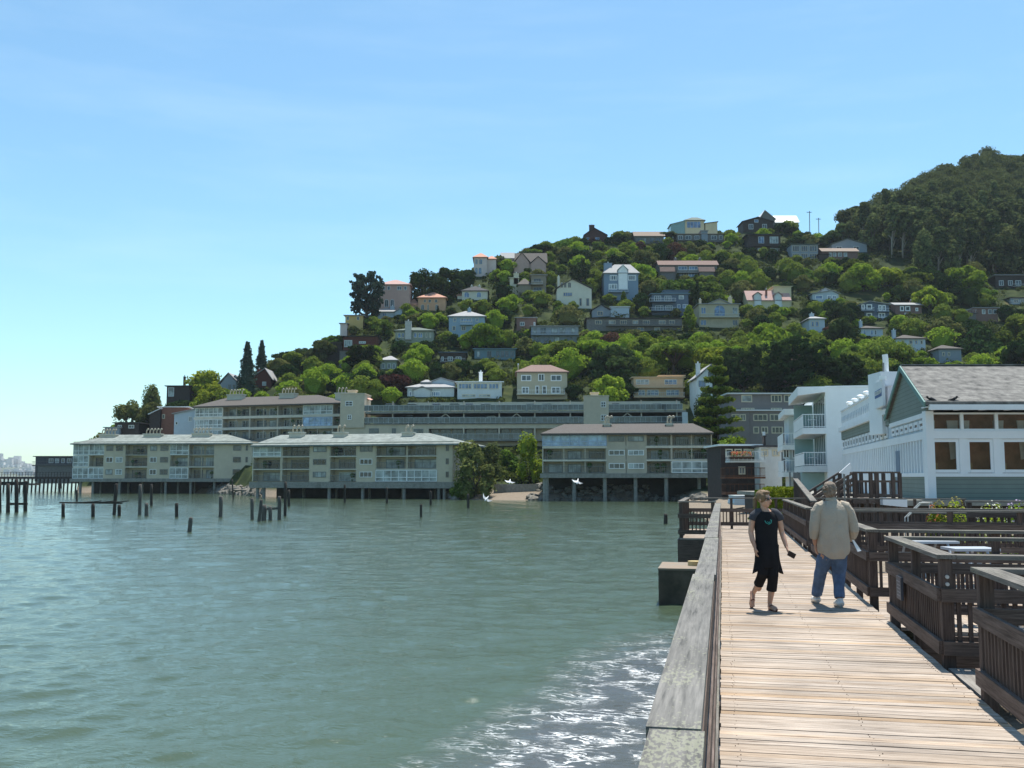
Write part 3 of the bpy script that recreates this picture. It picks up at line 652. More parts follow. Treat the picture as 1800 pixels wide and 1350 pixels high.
def house(short, label, x0, x1, yt, yb, wall, roof, wins=(), Y=None, dY=0.0, depth=9.0, chim=(), balc=(), low=5.0, fm=None, gm=None,
          cat='house', name='house', wings=(), fw=.14, Y0=None, ov=.5, shutters=None, trim=None, keep=.38):
    fm = fm or [WHITE2, CREAM, SHADE_M, WHITE2, BEIGE][int(x0*1.7) % 5] if fw <= .15 else fm
    """roof = (kind, apex row, material[, ridge column]); wins = (row0, row1, [(col0, col1[, n[, style]]), ...])"""
    if Y is None: Y = gi((x0+x1)/2, yb)
    f = facY(x0, x1, (yt+yb)/2, Y-dY/2, Y+dY/2)
    HB.append((x0, x1, min(yt, roof[1] if roof[1] else yt), yb, Y, short, depth, keep))
    root = empty(name, (f.A.x, f.A.y, f.at(x0, yb)[1]), label, cat)
    def block(x0, x1, yt, yb, y0, dep, roof, wall, ov):
        a, b, z0, z1 = f.rect(x0, x1, yt, yb, y0); k, ap, rm = roof[:3]
        mb = MB(f.M); mb.box(a, b, y0, y0+dep, z0-low, z1)
        zr = f.at((x0+x1)/2, ap, y0+(dep/2 if k in ('hip', 'gs') else dep*.3 if k == 'lean' else 0))[1] if ap else z1+.2
        rx = f.at(roof[3], ap, y0)[0] if len(roof) > 3 and not isinstance(roof[3], tuple) else None
        if len(roof) > 3 and isinstance(roof[3], tuple): rx = tuple(f.at(q, ap, y0+dep/2)[0] for q in roof[3])
        if k == 'gf':
            xm = rx if rx is not None else (a+b)/2; mb.prism([(a, y0, z1-.001), (xm, y0, zr-.02), (b, y0, z1-.001)], (0, dep, 0))
        if k == 'gs':
            for q, e in ((a, .2), (b-.2, .2)): mb.prism([(q, y0, z1-.001), (q, y0+dep/2, zr-.02), (q, y0+dep, z1-.001)], (e, 0, 0))
        if k == 'shed': mb.prism([(a, y0, z1-.001), (a, y0, zr-.01), (a, y0+dep, z1-.001)], (b-a, 0, 0))
        if k == 'lean': mb.prism([(a, y0, z1-.001), (a, y0+dep*.3, zr-.02), (a, y0+dep, zr-.02), (a, y0+dep, z1-.001)], (b-a, 0, 0))
        if k == 'side': mb.prism([(a, y0, z1-.001), (b, y0, z1-.001), (b, y0, zr-.01)], (0, dep, 0))
        part('wall', mb, wall, root)
        r = part('roof', roof_mesh(k, a, b, y0, y0+dep, z1, zr, ov, .2, rx, f), rm, root)
        return r, a, b, z0, z1, zr
    r, a, b, z0, z1, zr = block(x0, x1, yt, yb, 0, depth, roof, wall, ov)
    for wg in wings:    # (x0,x1,yt,yb,y,depth,roof,wall)
        block(*wg[:6], wg[6], wg[7], wg[8] if len(wg) > 8 else .35)
    for row in wins:
        w0, w1, lst = row[:3]; yy = row[3] if len(row) > 3 else 0.0
        for q in lst:
            p0, p1 = q[0], q[1]; n_ = q[2] if len(q) > 2 else 2; st = q[3] if len(q) > 3 else ''
            c, d, e, g = f.rect(p0, p1, w0, w1, yy)
            gmm = gm or G_MID
            if 'b' in st: gmm = G_BLUE
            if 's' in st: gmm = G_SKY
            if 'd' in st: gmm = G_DARK
            if 'p' in st: gmm = G_PALE
            add_window(root, f, c, d, e, g, fm=DARKW if 'k' in st else fm, gm=gmm, n=n_, arch='a' in st, fw=fw, y=yy, rows=2 if 'r' in st else 1)
    for q in balc:      # (col0, col1, row of its floor, projection, material)
        p0, p1, pr, dp = q[:4]; bm_ = q[4] if len(q) > 4 else None
        c, d, e, g = f.rect(p0, p1, pr-2, pr)
        mb = MB(f.M); mb.box(c, d, -dp, -.01, e-.2, e); o = part('balcony', mb, trim or (bm_ if low == 3 and bm_ else wall), root); add_rail(o, f, c+.05, d-.05, -dp+.05, -.05, e, m=bm_, h=.95, pitch=.45)
    for q in chim:
        p0, p1, pt = q[:3]; yy = q[3] if len(q) > 3 else depth*.4; cm = q[4] if len(q) > 4 else wall
        c, d, e, g = f.rect(p0, p1, pt, yt, yy)
        mb = MB(f.M); mb.box(c, d, yy, yy+max(.7, (d-c)*.8), z1-2.5, g); mb.box(c-.08, d+.08, yy-.08, yy+max(.7, (d-c)*.8)+.08, g+.002, g+.16)
        o = part('chimney', mb, cm, r); mb = MB(f.M); mb.tube([((c+d)/2, yy+.35, g+.1), ((c+d)/2, yy+.35, g+.6)], .16, 8); part('chimney_pot', mb, WHITE2, o)
    return root, f

# ------------------------------------------------------------------ apartment blocks on the water
POTS = []
def apartments(label, x0, x1, YL, YR, rows, bays, slab, roofdef, chims, piles, wall, roofm, rec=1.7, depth=14.0, name='apartment_building', short='apartments'):
    f = facY(x0, x1, (rows[0][0]+rows[-1][1])/2, YL, YR)
    root = empty(name, (f.A.x, f.A.y, 0), label, 'apartment building')
    HB.append((x0, x1, rows[0][0]-15, rows[-1][1]+5, (YL+YR)/2, short, depth, .0))
    xm = (x0+x1)/2; zt = f.at(xm, rows[0][0]-4)[1]; zb = f.at(xm, slab[0])[1]; zs = f.at(xm, slab[1])[1]
    mb = MB(f.M); mb.box(.02, f.L-.02, rec, depth, zb-.02, zt); part('wall', mb, wall, root)
    mb = MB(f.M); mb.box(-.3, f.L+.3, -.25, depth, zs, zb-.021); part('base_slab', mb, CONC, root)
    lv = [(f.at(xm, a)[1], f.at(xm, b)[1]) for a, b in rows]
    for i, (zt_, zb_) in enumerate(lv[:-1]):
        mb = MB(f.M); mb.box(.03, f.L-.03, -.04, rec-.001, lv[i+1][0]+.02, zb_-.05); part('floor_slab', mb, mat('pale slab edge', (.60,.55,.46), .85, .1, 1, stain=.25), root)
    mb = MB(f.M); mb.box(.03, f.L-.03, -.02, rec-.001, lv[0][0], zt-.001); part('eaves_band', mb, wall, root)
    ri = random.Random(int(x0))
    for bx0, bx1, ty, extra in bays:
        a = f.at(bx0, 800)[0]; b = f.at(bx1, 800)[0]
        if ty[0] == 'w' and set(ty) <= set('wW'):
            mb = MB(f.M); mb.box(a, b, -.07, rec-.002, zb-.019, zt-.002); part('wall', mb, wall, root)
        for r_, k in enumerate(ty):
            ztp, zbt = lv[r_]; ztp -= .03; zbt -= .03
            if k in 'wW':
                if not set(ty) <= set('wW'):
                    mb = MB(f.M); mb.box(a, b, -.068, rec-.003, zbt+.0, ztp+.03); part('wall', mb, wall, root)
                for (p0, p1, n_, g) in extra:
                    c = f.at(p0, 800)[0]; d = f.at(p1, 800)[0]; hh = ztp-zbt
                    gm_ = {'d': G_DARK, 'm': G_MID, 'p': G_PALE, 'b': G_BLUE}[ri.choice('dmp') if g == '?' else g]
                    if r_ > 0 and (p1-p0) > 9 and ri.random() < .5 or k == 'W': fmx = WHITE
                    else: fmx = SHADE_M
                    add_window(root, f, c, d, zbt+hh*.36, zbt+hh*.86, fmx, gm_, n_, fw=.1, y=-.07)
            elif k in 'bB':      # open balcony with sliding doors
                for e in (a, b):
                    mb = MB(f.M); mb.box(e-.09, e+.09, -.03, rec-.004, zbt+.002, ztp+.02); part('partition', mb, wall, root)
                L_ = b-a; n_ = max(1, round(L_/3.6)); ws = []
                for i in range(n_):
                    u0 = a+L_*(i+.12+.1*ri.random())/n_; u1 = a+L_*(i+.78+.15*ri.random())/n_
                    add_window(root, f, u0, u1, zbt+.04, zbt+(ztp-zbt)*.82, ri.choice([WHITE2, SHADE_M, SHADE_M]), ri.choice([G_DARK, G_DARK, G_DARK, G_MID, G_PALE]), 3, fw=.09, y=rec-.002, name='sliding_door')
                    if i:
                        mb = MB(f.M); e = a+L_*i/n_; mb.box(e-.07, e+.07, -.02, .12, zbt+.003, ztp+.01); part('balcony_post', mb, wall, root)
                add_rail(root, f, a+.1, b-.1, 0, .5, zbt+.0, m=SHADE_M, h=.95, pitch=.28, sides=False)
                for _ in range(ri.choice([0, 1, 2])):      # things standing on the balcony
                    cx = ri.uniform(a+.6, b-.6); hh = ri.uniform(.5, 1.0); mb = MB(f.M); cy = rec*.5
                    if ri.random() < .5:
                        mb.ball((cx, cy, zbt+.25+hh), .38, 2, .5, 3, cx); mb.tube([(cx, cy, zbt), (cx, cy, zbt+.35)], [.14, .2], 8)
                        o = part('potted_shrub', mb, mat('pot plant', (.06,.10,.03), .9, .4, 6), None, loc=f.M @ Vector((cx, cy, zbt)))
                        POTS.append((o, short, r_, cx/f.L, hh))
            elif k in 'gG':      # glazed-in balcony
                g_ = {'g': G_PALE, 'G': G_SKY}[k]; n_ = max(2, round((b-a)/1.3)); zm = zbt+(ztp-zbt)*.36
                fr = MB(f.M); pn = MB(f.M); fr.box(a, b, -.05, .03, zbt, zbt+.1); fr.box(a, b, -.05, .03, ztp-.1, ztp+.02); fr.box(a, b, -.055, .03, zm-.06, zm+.06)
                for i in range(n_+1):
                    e = a+(b-a)*i/n_; fr.box(e-.05, e+.05, -.06, .028, zbt+.01, ztp-.01)
                pn.box(a, b, .032, .05, zbt+.01, ztp)
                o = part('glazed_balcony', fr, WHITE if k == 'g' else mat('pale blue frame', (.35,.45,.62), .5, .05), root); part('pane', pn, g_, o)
    # roof
    (e0, e1, er), (r0, r1, rr_) = roofdef
    ea = f.at(e0, er, -1.0)[0]; eb = f.at(e1, er, -1.0)[0]; ze = f.at(xm, er, -1.0)[1]; yr = depth*.5
    ra = f.at(r0, rr_, yr)[0]; rb_ = f.at(r1, rr_, yr)[0]; zr = f.at(xm, rr_, yr)[1]
    mb = MB(f.M); c, d = -1.0, depth+1.0; th = .25
    P = [(ea,c,ze-th),(eb,c,ze-th),(eb,d,ze-th),(ea,d,ze-th)]; Q = [(p[0],p[1],ze) for p in P]
    mb.poly(P, True)
    for i in range(4): mb.poly([P[i], P[(i+1)%4], Q[(i+1)%4], Q[i]])
    u, v = (ra,yr,zr), (rb_,yr,zr)
    mb.poly([Q[0],Q[1],v,u]); mb.poly([Q[1],Q[2],v]); mb.poly([Q[2],Q[3],u,v]); mb.poly([Q[3],Q[0],u])
    ro = part('roof', mb, roofm, root)
    for p0, p1, pt, pb_ in chims:
        yy = depth*.32; c, d, e, g = f.rect(p0, p1, pt, pb_, yy)
        mb = MB(f.M); mb.box(c, d, yy, yy+1.5, e-.8, g-.25); mb.box(c-.15, d+.15, yy-.15, yy+1.65, g-.249, g); o = part('chimney', mb, mat('chimney stucco', (.50,.48,.40), .9, .08, 1), ro)
        npot = max(2, int((d-c)/.7))
        for i in range(npot):
            xx = c+(d-c)*(i+.5)/npot; mb = MB(f.M); s_ = ri.uniform(-.1, .1)
            mb.tube([(xx, yy+.7, g), (xx, yy+.7, g+.55), (xx+.12+s_, yy+.7, g+.95), (xx+.34+s_, yy+.6, g+1.08), (xx+.5+s_, yy+.6, g+.85)], [.13,.12,.14,.15,.16], 8)
            part('chimney_cowl', mb, mat('weathered cowl', (.38,.35,.28), .6, .25, 5), o, smooth=True)
    for i, px in enumerate(piles):
        c = f.at(px[0] if isinstance(px, tuple) else px, slab[1])[0]; yy = (px[1] if isinstance(px, tuple) else .4); mb = MB(f.M)
        mb.tube([(c, yy, -2), (c, yy, zs)], .28 if yy < 1 else .25, 10); part('pile', mb, CONC, root)
    # dark crawl space wall far back under the building
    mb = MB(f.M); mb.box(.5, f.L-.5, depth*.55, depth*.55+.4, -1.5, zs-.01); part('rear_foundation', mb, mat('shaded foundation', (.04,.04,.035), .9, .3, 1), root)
    return root, f
apartments('grey roofed apartment block on piles at the far left end of the shore', 128, 443, 215, 212, [(780,799),(800.5,819.5),(822,841)],
  [(129,156,'ggg',()),(157,183,'gbg',()),(183,220,'www',((187,199,2,'?'),(204,216,2,'?'))),(220,260,'bbb',()),(260,299,'www',((264,276,2,'?'),(282,296,2,'?'))),(299,331,'gbg',()),(332,377,'bbb',()),(378,443,'www',((410,424,1,'?'),(432,436,1,'d')))],
  (841,847), ((123,445,779),(200,400,764)), [(174,202,763,774),(252,282,762,772),(337,368,761,771)],
  [140,162,209,(240,3),290,334,376,(300,4),(420,3)]+[(k,7) for k in (150,200,260,320,400)], BEIGE, ROOFG, short='left shore apartment block')
apartments('grey roofed apartment block on piles in the middle, left of the round leafy tree', 443, 797, 166, 157, [(781,801),(803.5,823.5),(826,846)],
  [(445,494,'gbb',()),(496,545,'bbb',()),(546,579,'www',((551,574,3,'?'),)),(580,627,'bbb',()),(628,660,'www',((633,655,3,'?'),)),(661,715,'bbg',()),(716,768,'bbg',()),(769,796,'www',((784,789,1,'d'),))],
  (847,858), ((440,806,781),(494,755,763)), [(508,529,759,771),(586,605,759,771),(706,724,759,772)],
  [451,462,577,636,709,770,780]+[(k,7) for k in (500,560,620,680,740)], BEIGE, ROOFG, short='middle shore apartment block')
apartments('brown roofed apartment block on tall piles with blue glazing on its top floor', 953, 1252, 145, 142, [(763,783),(788,807),(811,831)],
  [(954,1066,'Gbb',()),(1067,1100,'www',((1070,1098,3,'m'),)),(1101,1135,'wWW',((1104,1132,3,'p'),)),(1136,1180,'bbb',()),(1181,1251,'bbg',())],
  (832,840), ((950,1255,761),(991,1218,745)), [(1061,1073,744,757),(1171,1182,744,757)],
  [957,961,1009,1063,1117,1171,(1230,2)]+[(k,7) for k in (980,1040,1100,1160,1220)], BEIGE2, ROOFB, short='right shore apartment block', depth=11)
apartments('brown grey roofed apartment building rising behind the left shore block', 340, 597, 226, 214, [(714,730),(735,750),(755,771)],
  [(341,389,'ggg',()),(390,437,'bbb',()),(438,486,'bbb',()),(487,531,'bbb',()),(532,583,'gGb',()),(584,597,'bbb',())],
  (773,777), ((338,599,711),(400,560,697)), [(399,425,693,705),(491,517,691,704),(589,607,690,700)], [], BEIGE2, ROOFB, short='rear left apartment building', depth=12)

# long parking and terrace building
def garage():
    f = facY(598, 1206, 735, 207, 202)
    root = empty('parking_building', (f.A.x, f.A.y, 5), 'long beige terraced building with two open parking decks and white railings', 'parking building')
    HB.append((598, 1206, 697, 778, 204, 'parking building', 20, 0))
    L_ = f.L; X = lambda px: f.at(px, 735)[0]; zz = lambda py: f.at(900, py)[1]
    G = 16
    mb = MB(f.M); mb.box(0, L_, 0, G, zz(753), zz(744.5)); mb.box(0, X(752), .002, G, zz(790), zz(753)); mb.box(X(752), L_, 2.0, G, zz(790), zz(753)-.001); part('wall', mb, BEIGE, root)
    for py, h in ((722.5, 3.5), (744.3, 1.2)):
        mb = MB(f.M); mb.box(X(642), L_, -.25, G-.5, zz(py+h), zz(py)); part('parking_deck', mb, CONC, root)
    mb = MB(f.M); mb.box(X(700), L_, G-4.5, G, zz(704.8), zz(701.8)+.3); part('canopy_roof', mb, mat('grey green metal roof', (.30,.34,.30), .6, .1), root)
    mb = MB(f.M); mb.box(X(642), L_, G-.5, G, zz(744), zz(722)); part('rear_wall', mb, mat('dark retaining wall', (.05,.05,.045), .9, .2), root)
    mb = MB(f.M); mb.box(X(752), L_, -.3, 2.0, zz(775), zz(773)); part('lower_balcony', mb, CONC, root)
    px = 690
    while px < 1205:
        if not 1020 < px < 1072:
            for a, b in ((744, 726), (722, 704.5)):
                mb = MB(f.M); yy = .1 if a > 730 else .1
                mb.box(X(px)-.13, X(px)+.13, yy, yy+.25, zz(a)+.01, zz(b)-.01); part('column', mb, BEIGE2, root)
            if px > 752:
                mb = MB(f.M); mb.box(X(px)-.15, X(px)+.15, -.1, 2.0, zz(773)+.01, zz(753)-.01); part('partition', mb, BEIGE, root)
        px += 62.5
    for c in (783, 908, 1103):
        mb = MB(f.M); mb.beam((X(c), .2, zz(727)), (X(c)-2.3, .2, zz(742)), .18, .18); mb.beam((X(c), .2, zz(727)), (X(c)+2.3, .2, zz(742)), .18, .18); part('brace', mb, BEIGE2, root)
    for a, b in ((630, 1026), (1070, 1200)):
        for py in (722.3, 744): 
            add_rail(root, f, X(a), X(b), -.2, .5, zz(py)+.02, m=WHITE2, h=1.25, pitch=1.05, glass=G_MID, sides=False, name='deck_railing')
    add_rail(root, f, X(752), X(930), -.25, .5, zz(773)+.02, m=WHITE2, h=1.2, pitch=1.0, glass=G_MID, sides=False, name='deck_railing')
    p = 753
    while p < 925:
        c, d, e, g = f.rect(p+1, p+19, 753.5, 772, 2.0); add_window(root, f, c, d, e, g, SHADE_M, G_MID, 2, y=1.99, name='sliding_door'); p += 20.6
    for p0, p1, q0, q1 in ((649,666,753,763),(689,696,753,763),(727,744,754,764)):
        c, d, e, g = f.rect(p0, p1, q0, q1); add_window(root, f, c, d, e, g, SHADE_M, G_MID, 2)
    for p0, p1, pt, wn in ((599,641,693,((607,620,705,714),(611,618,729,738))), (1026,1070,697,((1056,1065,706,716),(1056,1066,729,740)))):
        c, d, e, g = f.rect(p0, p1, pt, 752); mb = MB(f.M); mb.box(c, d, -.35, 6, e, g); mb.box(c-.1, d+.1, -.45, 6.1, g+.002, g+.2)
        t_ = part('stair_tower', mb, BEIGE, root)
        for q in wn:
            c2, d2, e2, g2 = f.rect(*q, -.35); add_window(t_, f, c2, d2, e2, g2, WHITE, G_DARK, 2, rows=2, y=-.35)
        c3, d3, e3, g3 = f.rect(p0+12, p0+26, pt-6, pt, 2); mb = MB(f.M); mb.box(c3, d3, 2, 3.6, g-.1, g3); mb.box(c3-.15, d3+.15, 1.85, 3.75, g3+.002, g3+.2); part('chimney', mb, BEIGE, t_)
    mb = MB(f.M); c, d, e, g = f.rect(1199, 1209, 702, 790); mb.box(c, d, -.3, 8, e, zz(726)); part('end_wall', mb, WHITE2, root)
    # striped awnings near the left tower
    mb = MB(f.M); c, d, e, g = f.rect(634, 652, 697, 704, 2); mb.prism([(c,2,g),(d,2,e),(d,4,e+.3),(c,4,g+.3)], (0,0,.1)); part('awning', mb, mat('salmon awning', (.62,.35,.28), .8, .1), root)
    return root, f
gr_, gf = garage()
def car(label, px, py, col, f, y=1.2, rot=0, L_=4.4):
    x, z = f.at(px, py, y); M0 = f.M @ Matrix.Translation((x, y, z)) @ Matrix.Rotation(rot, 4, 'Z')
    root = empty('parked_car', M0.translation, label, 'car', 'cars parked on the terrace decks')
    m_ = mat('car paint %s' % (col,), col, .3, .05, 1, spec=.6)
    mb = MB(M0); sec = [(-2.2,.35),(-2.2,.75),(-1.9,.9),(-1.2,.95),(1.1,.95),(1.95,.85),(2.2,.65),(2.2,.35)]
    mb.prism([(a*L_/4.4, -.85, b) for a, b in sec], (0, 1.7, 0)); part('body', mb, m_, root)
    mb = MB(M0); mb.prism([(a*L_/4.4, -.74, b) for a, b in [(-1.75,.92),(-1.3,1.40),(.35,1.42),(1.15,.93)]], (0, 1.48, 0)); c = part('cabin', mb, G_DARK, root)
    mb = MB(M0); mb.box(-1.28*L_/4.4, .36*L_/4.4, -.72, .72, 1.40, 1.46); part('roof_panel', mb, m_, root)
    for sx in (-1.35, 1.35):
        for sy in (-.8, .8):
            mb = MB(M0); mb.tube([(sx, sy-.1, .32), (sx, sy+.1, .32)], .32, 12); part('wheel', mb, mat('tyre', (.02,.02,.02), .9, .1), root)
for i, (px, py, c, lb) in enumerate(((728,721.8,(.75,.77,.78),'white car parked on the upper deck near the left stair tower'),(690,721.8,(.35,.36,.38),'silver car on the upper deck right beside the left stair tower'),(768,721.8,(.55,.56,.58),'pale grey car third from the left on the upper deck'),(803,721.8,(.10,.13,.17),'dark blue car on the upper deck left of the pale van'),(826,721.8,(.45,.45,.45),'grey car on the upper deck between the dark blue car and the white one'),(858,721.8,(.8,.8,.8),'bright white car in the middle of the upper parking deck'),(937,721.8,(.6,.62,.64),'light silver car on the upper deck below the hip roofed beige house'),(965,721.8,(.5,.52,.5),'grey car at the right end of the first upper deck'),(1082,721.8,(.06,.06,.07),'black car on the upper deck right of the second stair tower'),(1158,721.8,(.12,.14,.18),'dark car on the upper deck at the far right end'),(722,743.6,(.4,.43,.47),'silver car half hidden on the lower parking deck'),(868,743.6,(.5,.5,.5),'pale car in the dark lower parking deck near the second brace'))):
    car(lb, px, py, c, gf, 2.6, R([90, 0][i % 2]) if i % 3 else 0)
# ------------------------------------------------------------------ houses on the slope
BRICKB = mat('cedar boards', (.13,.06,.035), .85, .25, 2, stripe=(0,.3,.4))
PINK = mat('pink stucco', (.50,.33,.28), .9, .08, 1, stain=.2)
PINK2 = mat('pale pink stucco', (.62,.50,.46), .9, .06, 1, stain=.2)
ORANGE = mat('orange stucco', (.58,.33,.20), .9, .08, 1, stain=.2)
PEACH = mat('peach siding', (.56,.42,.27), .85, .08, 1, stripe=(2,.25,.2))
YEL = mat('yellow stucco', (.56,.50,.33), .9, .06, 1, stain=.15)
SAND = mat('sand siding', (.45,.40,.29), .85, .06, 1, stripe=(2,.25,.2))
BLUE = mat('sky blue siding', (.26,.36,.45), .8, .06, 1, stripe=(2,.25,.2))
SLATE = mat('slate blue siding', (.10,.14,.19), .8, .1, 1, stripe=(2,.25,.3))
TEAL = mat('teal siding', (.14,.23,.27), .8, .1, 1, stripe=(2,.25,.3))
GREENG = mat('grey green siding', (.28,.31,.25), .85, .1, 1, stripe=(2,.25,.25))
GREYB = mat('grey blue siding', (.24,.28,.32), .85, .08, 1, stripe=(2,.25,.25))
LTBL = mat('pale blue siding', (.42,.50,.56), .85, .06, 1, stripe=(2,.25,.2))
TAN = mat('tan grey siding', (.24,.21,.16), .85, .1, 1, stripe=(2,.25,.25))
BRICK = mat('red brown boards', (.22,.10,.07), .85, .15, 2, stripe=(0,.3,.4))
CREAMW = mat('cream painted siding', (.62,.60,.50), .8, .06, 1, stripe=(2,.25,.2))
RBRN = mat('rust brown siding', (.20,.12,.10), .85, .12, 2, stripe=(2,.25,.3))
BRIGHT = mat('bright metal roof', (.65,.66,.66), .5, .06, 1)
ORR = mat('orange grey shingles', (.26,.20,.16), .9, .2, 4)
BRNR = mat('pink brown shingles', (.20,.135,.115), .9, .2, 4)
DGR = mat('dark green roof', (.10,.13,.11), .8, .2, 4)
house('pink hip roofed villa', 'pink villa with low hip tiled roof beside the windswept cypress on the left ridge', 665,720,501,541,PINK,('hip',493,TILEP),
  [(503,510,[(672,677,1),(681,686,1),(698,706,2),(710,715,1)]),(526,540,[(661,667,1,'ak'),(676,683,1,'a'),(686,693,1,'a')])], wings=[(654,664.9,521,543,.5,7,('hip',517,TILEP),PINK)])
house('orange stucco villa', 'long orange stucco villa stepping down below the big dark dome of trees', 735,783,524,549,ORANGE,('hip',515,TILE),
  [(526,532,[(745,749,1),(753,758,1),(764,769,1)]),(535,546,[(740,746,1,'a'),(751,754,1),(765,770,1,'a')])], wings=[(716,734.8,536,550,.4,7,('hip',527,TILE),ORANGE)])
house('cream arched house', 'cream house with two tall arched windows and dark notched roof trim', 812,857,512,530,CREAMW,('hip',504,ROOFD),
  [(513,523,[(816,825,2,'ab'),(838,846,2,'ab')])], wings=[(804,811.9,520,530,1,6,('hip',516,TILE),CREAMW)], chim=[(827,831,503),(840,845,503)])
house('little amber house', 'small amber coloured house at the far left end of the ridge', 607,638,555,577,mat('amber stucco',(.55,.38,.15),.9,.06,1),('flat',None,ROOFGREY),
  [(556,563,[(609,614,1),(627,632,1)])], wings=[(598,610,569,583,-2,3,('flat',None,ROOFGREY),PINK2)])
house('low grey roofed house', 'low pale blue house with wide grey roof under the orange villa', 655,700,549,558,LTBL,('hip',543,ROOFGREY),
  [(550,556,[(660,668,2,'b'),(672,680,2,'b')])], wings=[(694,712,549,558,-.6,6,('gf',543,ROOFGREY),LTBL)], chim=[(686,693,539)])
house('stone chimney house', 'grey green house with a stout round stone chimney on its front', 695,762,582,604,GREENG,('hip',577,DGR),
  [(585,594,[(699,705,1,'b'),(706,711,1,'b'),(727,733,1,'b'),(735,743,2,'b'),(748,751,1,'p'),(755,758,1,'p')])], chim=[(712,723,565,-.8,mat('pale stone',(.48,.46,.42),.9,.15,3))])
house('sky blue hip roofed house', 'tall sky blue house with grey hip roof and white framed windows', 789,852,557,596,BLUE,('hip',548,ROOFGREY),
  [(559,566,[(797,802,1,'b'),(836,841,1,'b'),(810,829,4,'b')]),(573,581,[(795,801,1),(811,819,2),(829,836,2)]),(589,596,[(797,801,1),(811,818,2)])], balc=[(809,831,571,1.2,WHITE)], chim=[(822,828,543)])
house('dark brown terraced house', 'dark brown timber house with big slanted glass corner, left end of slope', 603,664,596,614,REDW,('shed',592,DARKW),
  [(598,610,[(605,619,4,'p')]),(600,604,[(631,643,3,'p')])], wings=[(597,626,617,630,-1.2,5,('flat',None,DARKW),GREYW),(567,601,603,625,1,7,('flat',None,DARKW),DARKW)])
house('slate cottage', 'small dark cottage with slate blue roof left of the teal house', 774,818,626,637,DARKW,('shed',620,SLATE), [(627,634,[(776,780,1,'p'),(787,796,2),(801,811,2)])], balc=[(774,818,637,1.2,WHITE2)])
house('teal flat roofed house', 'long teal flat roofed house with a row of windows', 834,906,614,634,TEAL,('flat',None,TEAL), [(617,628,[(838,844,1,'p'),(856,864,2,'d'),(872,878,1),(880,886,1),(888,894,1),(897,904,1)]),(630,633,[(838,850,3)])])
house('small lattice house', 'narrow grey house with lattice deck half hidden among dark trees', 668,697,634,652,GREENG,('hip',627,ROOFGREY), [(639,648,[(671,677,1),(681,687,1),(690,695,1)])], wings=[(667,703,668,684,-2,5,('flat',None,ROOFD),GREYW)])
house('pink octagonal tower house', 'pale pink tower house with peaked tile roof and tall arched windows', 833,856,453,486,PINK2,('hip',446,TILE),
  [(455,465,[(835,840,1,'ab'),(842,848,1,'ab')]),(470,482,[(835,840,1,'ab'),(841,847,1,'ab')])], wings=[(856.1,872,456,489,1.5,7,('hip',451,TILE),PINK2)])
house('tudor gabled house', 'pinkish brown house with two steep front gables and mottled roof', 903,960,463,482,PINK,('gs',446,ROOFB),
  [(471,479,[(935,941,1,'b'),(950,955,1,'b')])], wings=[(904,931,462,478,-1.0,5,('gf',444,ROOFB),PINK),(932.5,959.5,464,483,-1.3,5,('gf',451,ROOFB),PINK),(881,902.8,455,470,1,7,('gs',445,ROOFGREY),PINK)])
house('grey tan modern house', 'tall tan grey house with hip roof wing and curved white balconies', 934,960,484,524,TAN,('flat',None,ROOFGREY),
  [(490,496,[(938,951,3,'d')]),(505,515,[(938,952,3,'d')])], wings=[(911,933.8,501,543,-.6,8,('hip',491,ROOFB),TAN),(936,962,524,545,.5,7,('flat',None,ROOFGREY),TAN),(896,911,489,505,2,6,('flat',None,CREAM),CREAM)],
  balc=[(934,954,501,1.8,WHITE),(932,953,518,2.4,WHITE)], chim=[(903,912,481,2,CREAM)])
house('white gabled house', 'white gable fronted house half hidden by a tall dark conifer', 979,1040,508,544,CREAMW,('gf',491,ROOFB,1006),
  [(496,506,[(985,990,1,'a'),(991,996,1,'a'),(998,1004,1,'a')]),(514,521,[(990,1006,4,'b')]),(524,538,[(1018,1023,1),(1030,1036,1)])], chim=[(980,984,487)])
house('blue Victorian house', 'tall blue Victorian house with steep grey roof, white trim and dormer', 1062,1122,481,530,mat('deep sky blue siding',(.20,.27,.35),.8,.05,1,stripe=(2,.25,.2)),('hip',466,ROOFGREY,(1080,1108)),
  [(484,493,[(1072,1085,4),(1104,1118,4)]),(484,497,[(1091,1098,2,'p')]),(499,509,[(1070,1085,3,'p'),(1089,1103,3,'p')])], wings=[(1087,1103,475,482,-.4,5,('gf',466,WHITE),WHITE)], chim=[(1062,1076,463,3)], balc=[(1069,1104,514,1.4,WHITE)], fw=.22)
house('dark gabled cottage', 'small dark gabled cottage with bright white shed beside it', 1041,1073,546,559,GREYB,('gf',536,ROOFD), [(547,555,[(1050,1060,2)])], wings=[(1073.5,1106,546,559,-.5,5,('shed',540,BRIGHT),LTBL)], keep=.1)
house('long dark row house', 'very long dark timber row house under the gabled cottage', 1032,1199,560,584,GREYW,('flat',None,DARKW),
  [(563,570,[(1046,1058,3),(1070,1082,3,'p'),(1090,1102,3),(1112,1122,2,'p'),(1130,1142,3),(1158,1170,2,'p'),(1176,1186,2)]),(575,582,[(1120,1132,2),(1150,1160,2,'p')])], balc=[(1066,1198,573,1.4,GREYW)])
house('grey blue motel style house', 'grey blue two storey house with full width balcony above the bright trees', 934,1017,574,604,GREYB,('flat',None,ROOFGREY),
  [(576,586,[(937,944,1,'p'),(950,960,2),(969,980,1,'p'),(984,994,2,'p'),(1004,1011,1,'p')]),(592,601,[(940,950,2),(956,966,2),(974,984,2,'p'),(996,1006,2)])], balc=[(933,1016,589,1.4,WHITE2)])
house('low brown house', 'low brown house with pale flat roof left of the round tree', 908,942,564,583,RBRN,('shed',559,ROOFGREY), [(566,573,[(914,922,2),(938,941,1,'p')])])
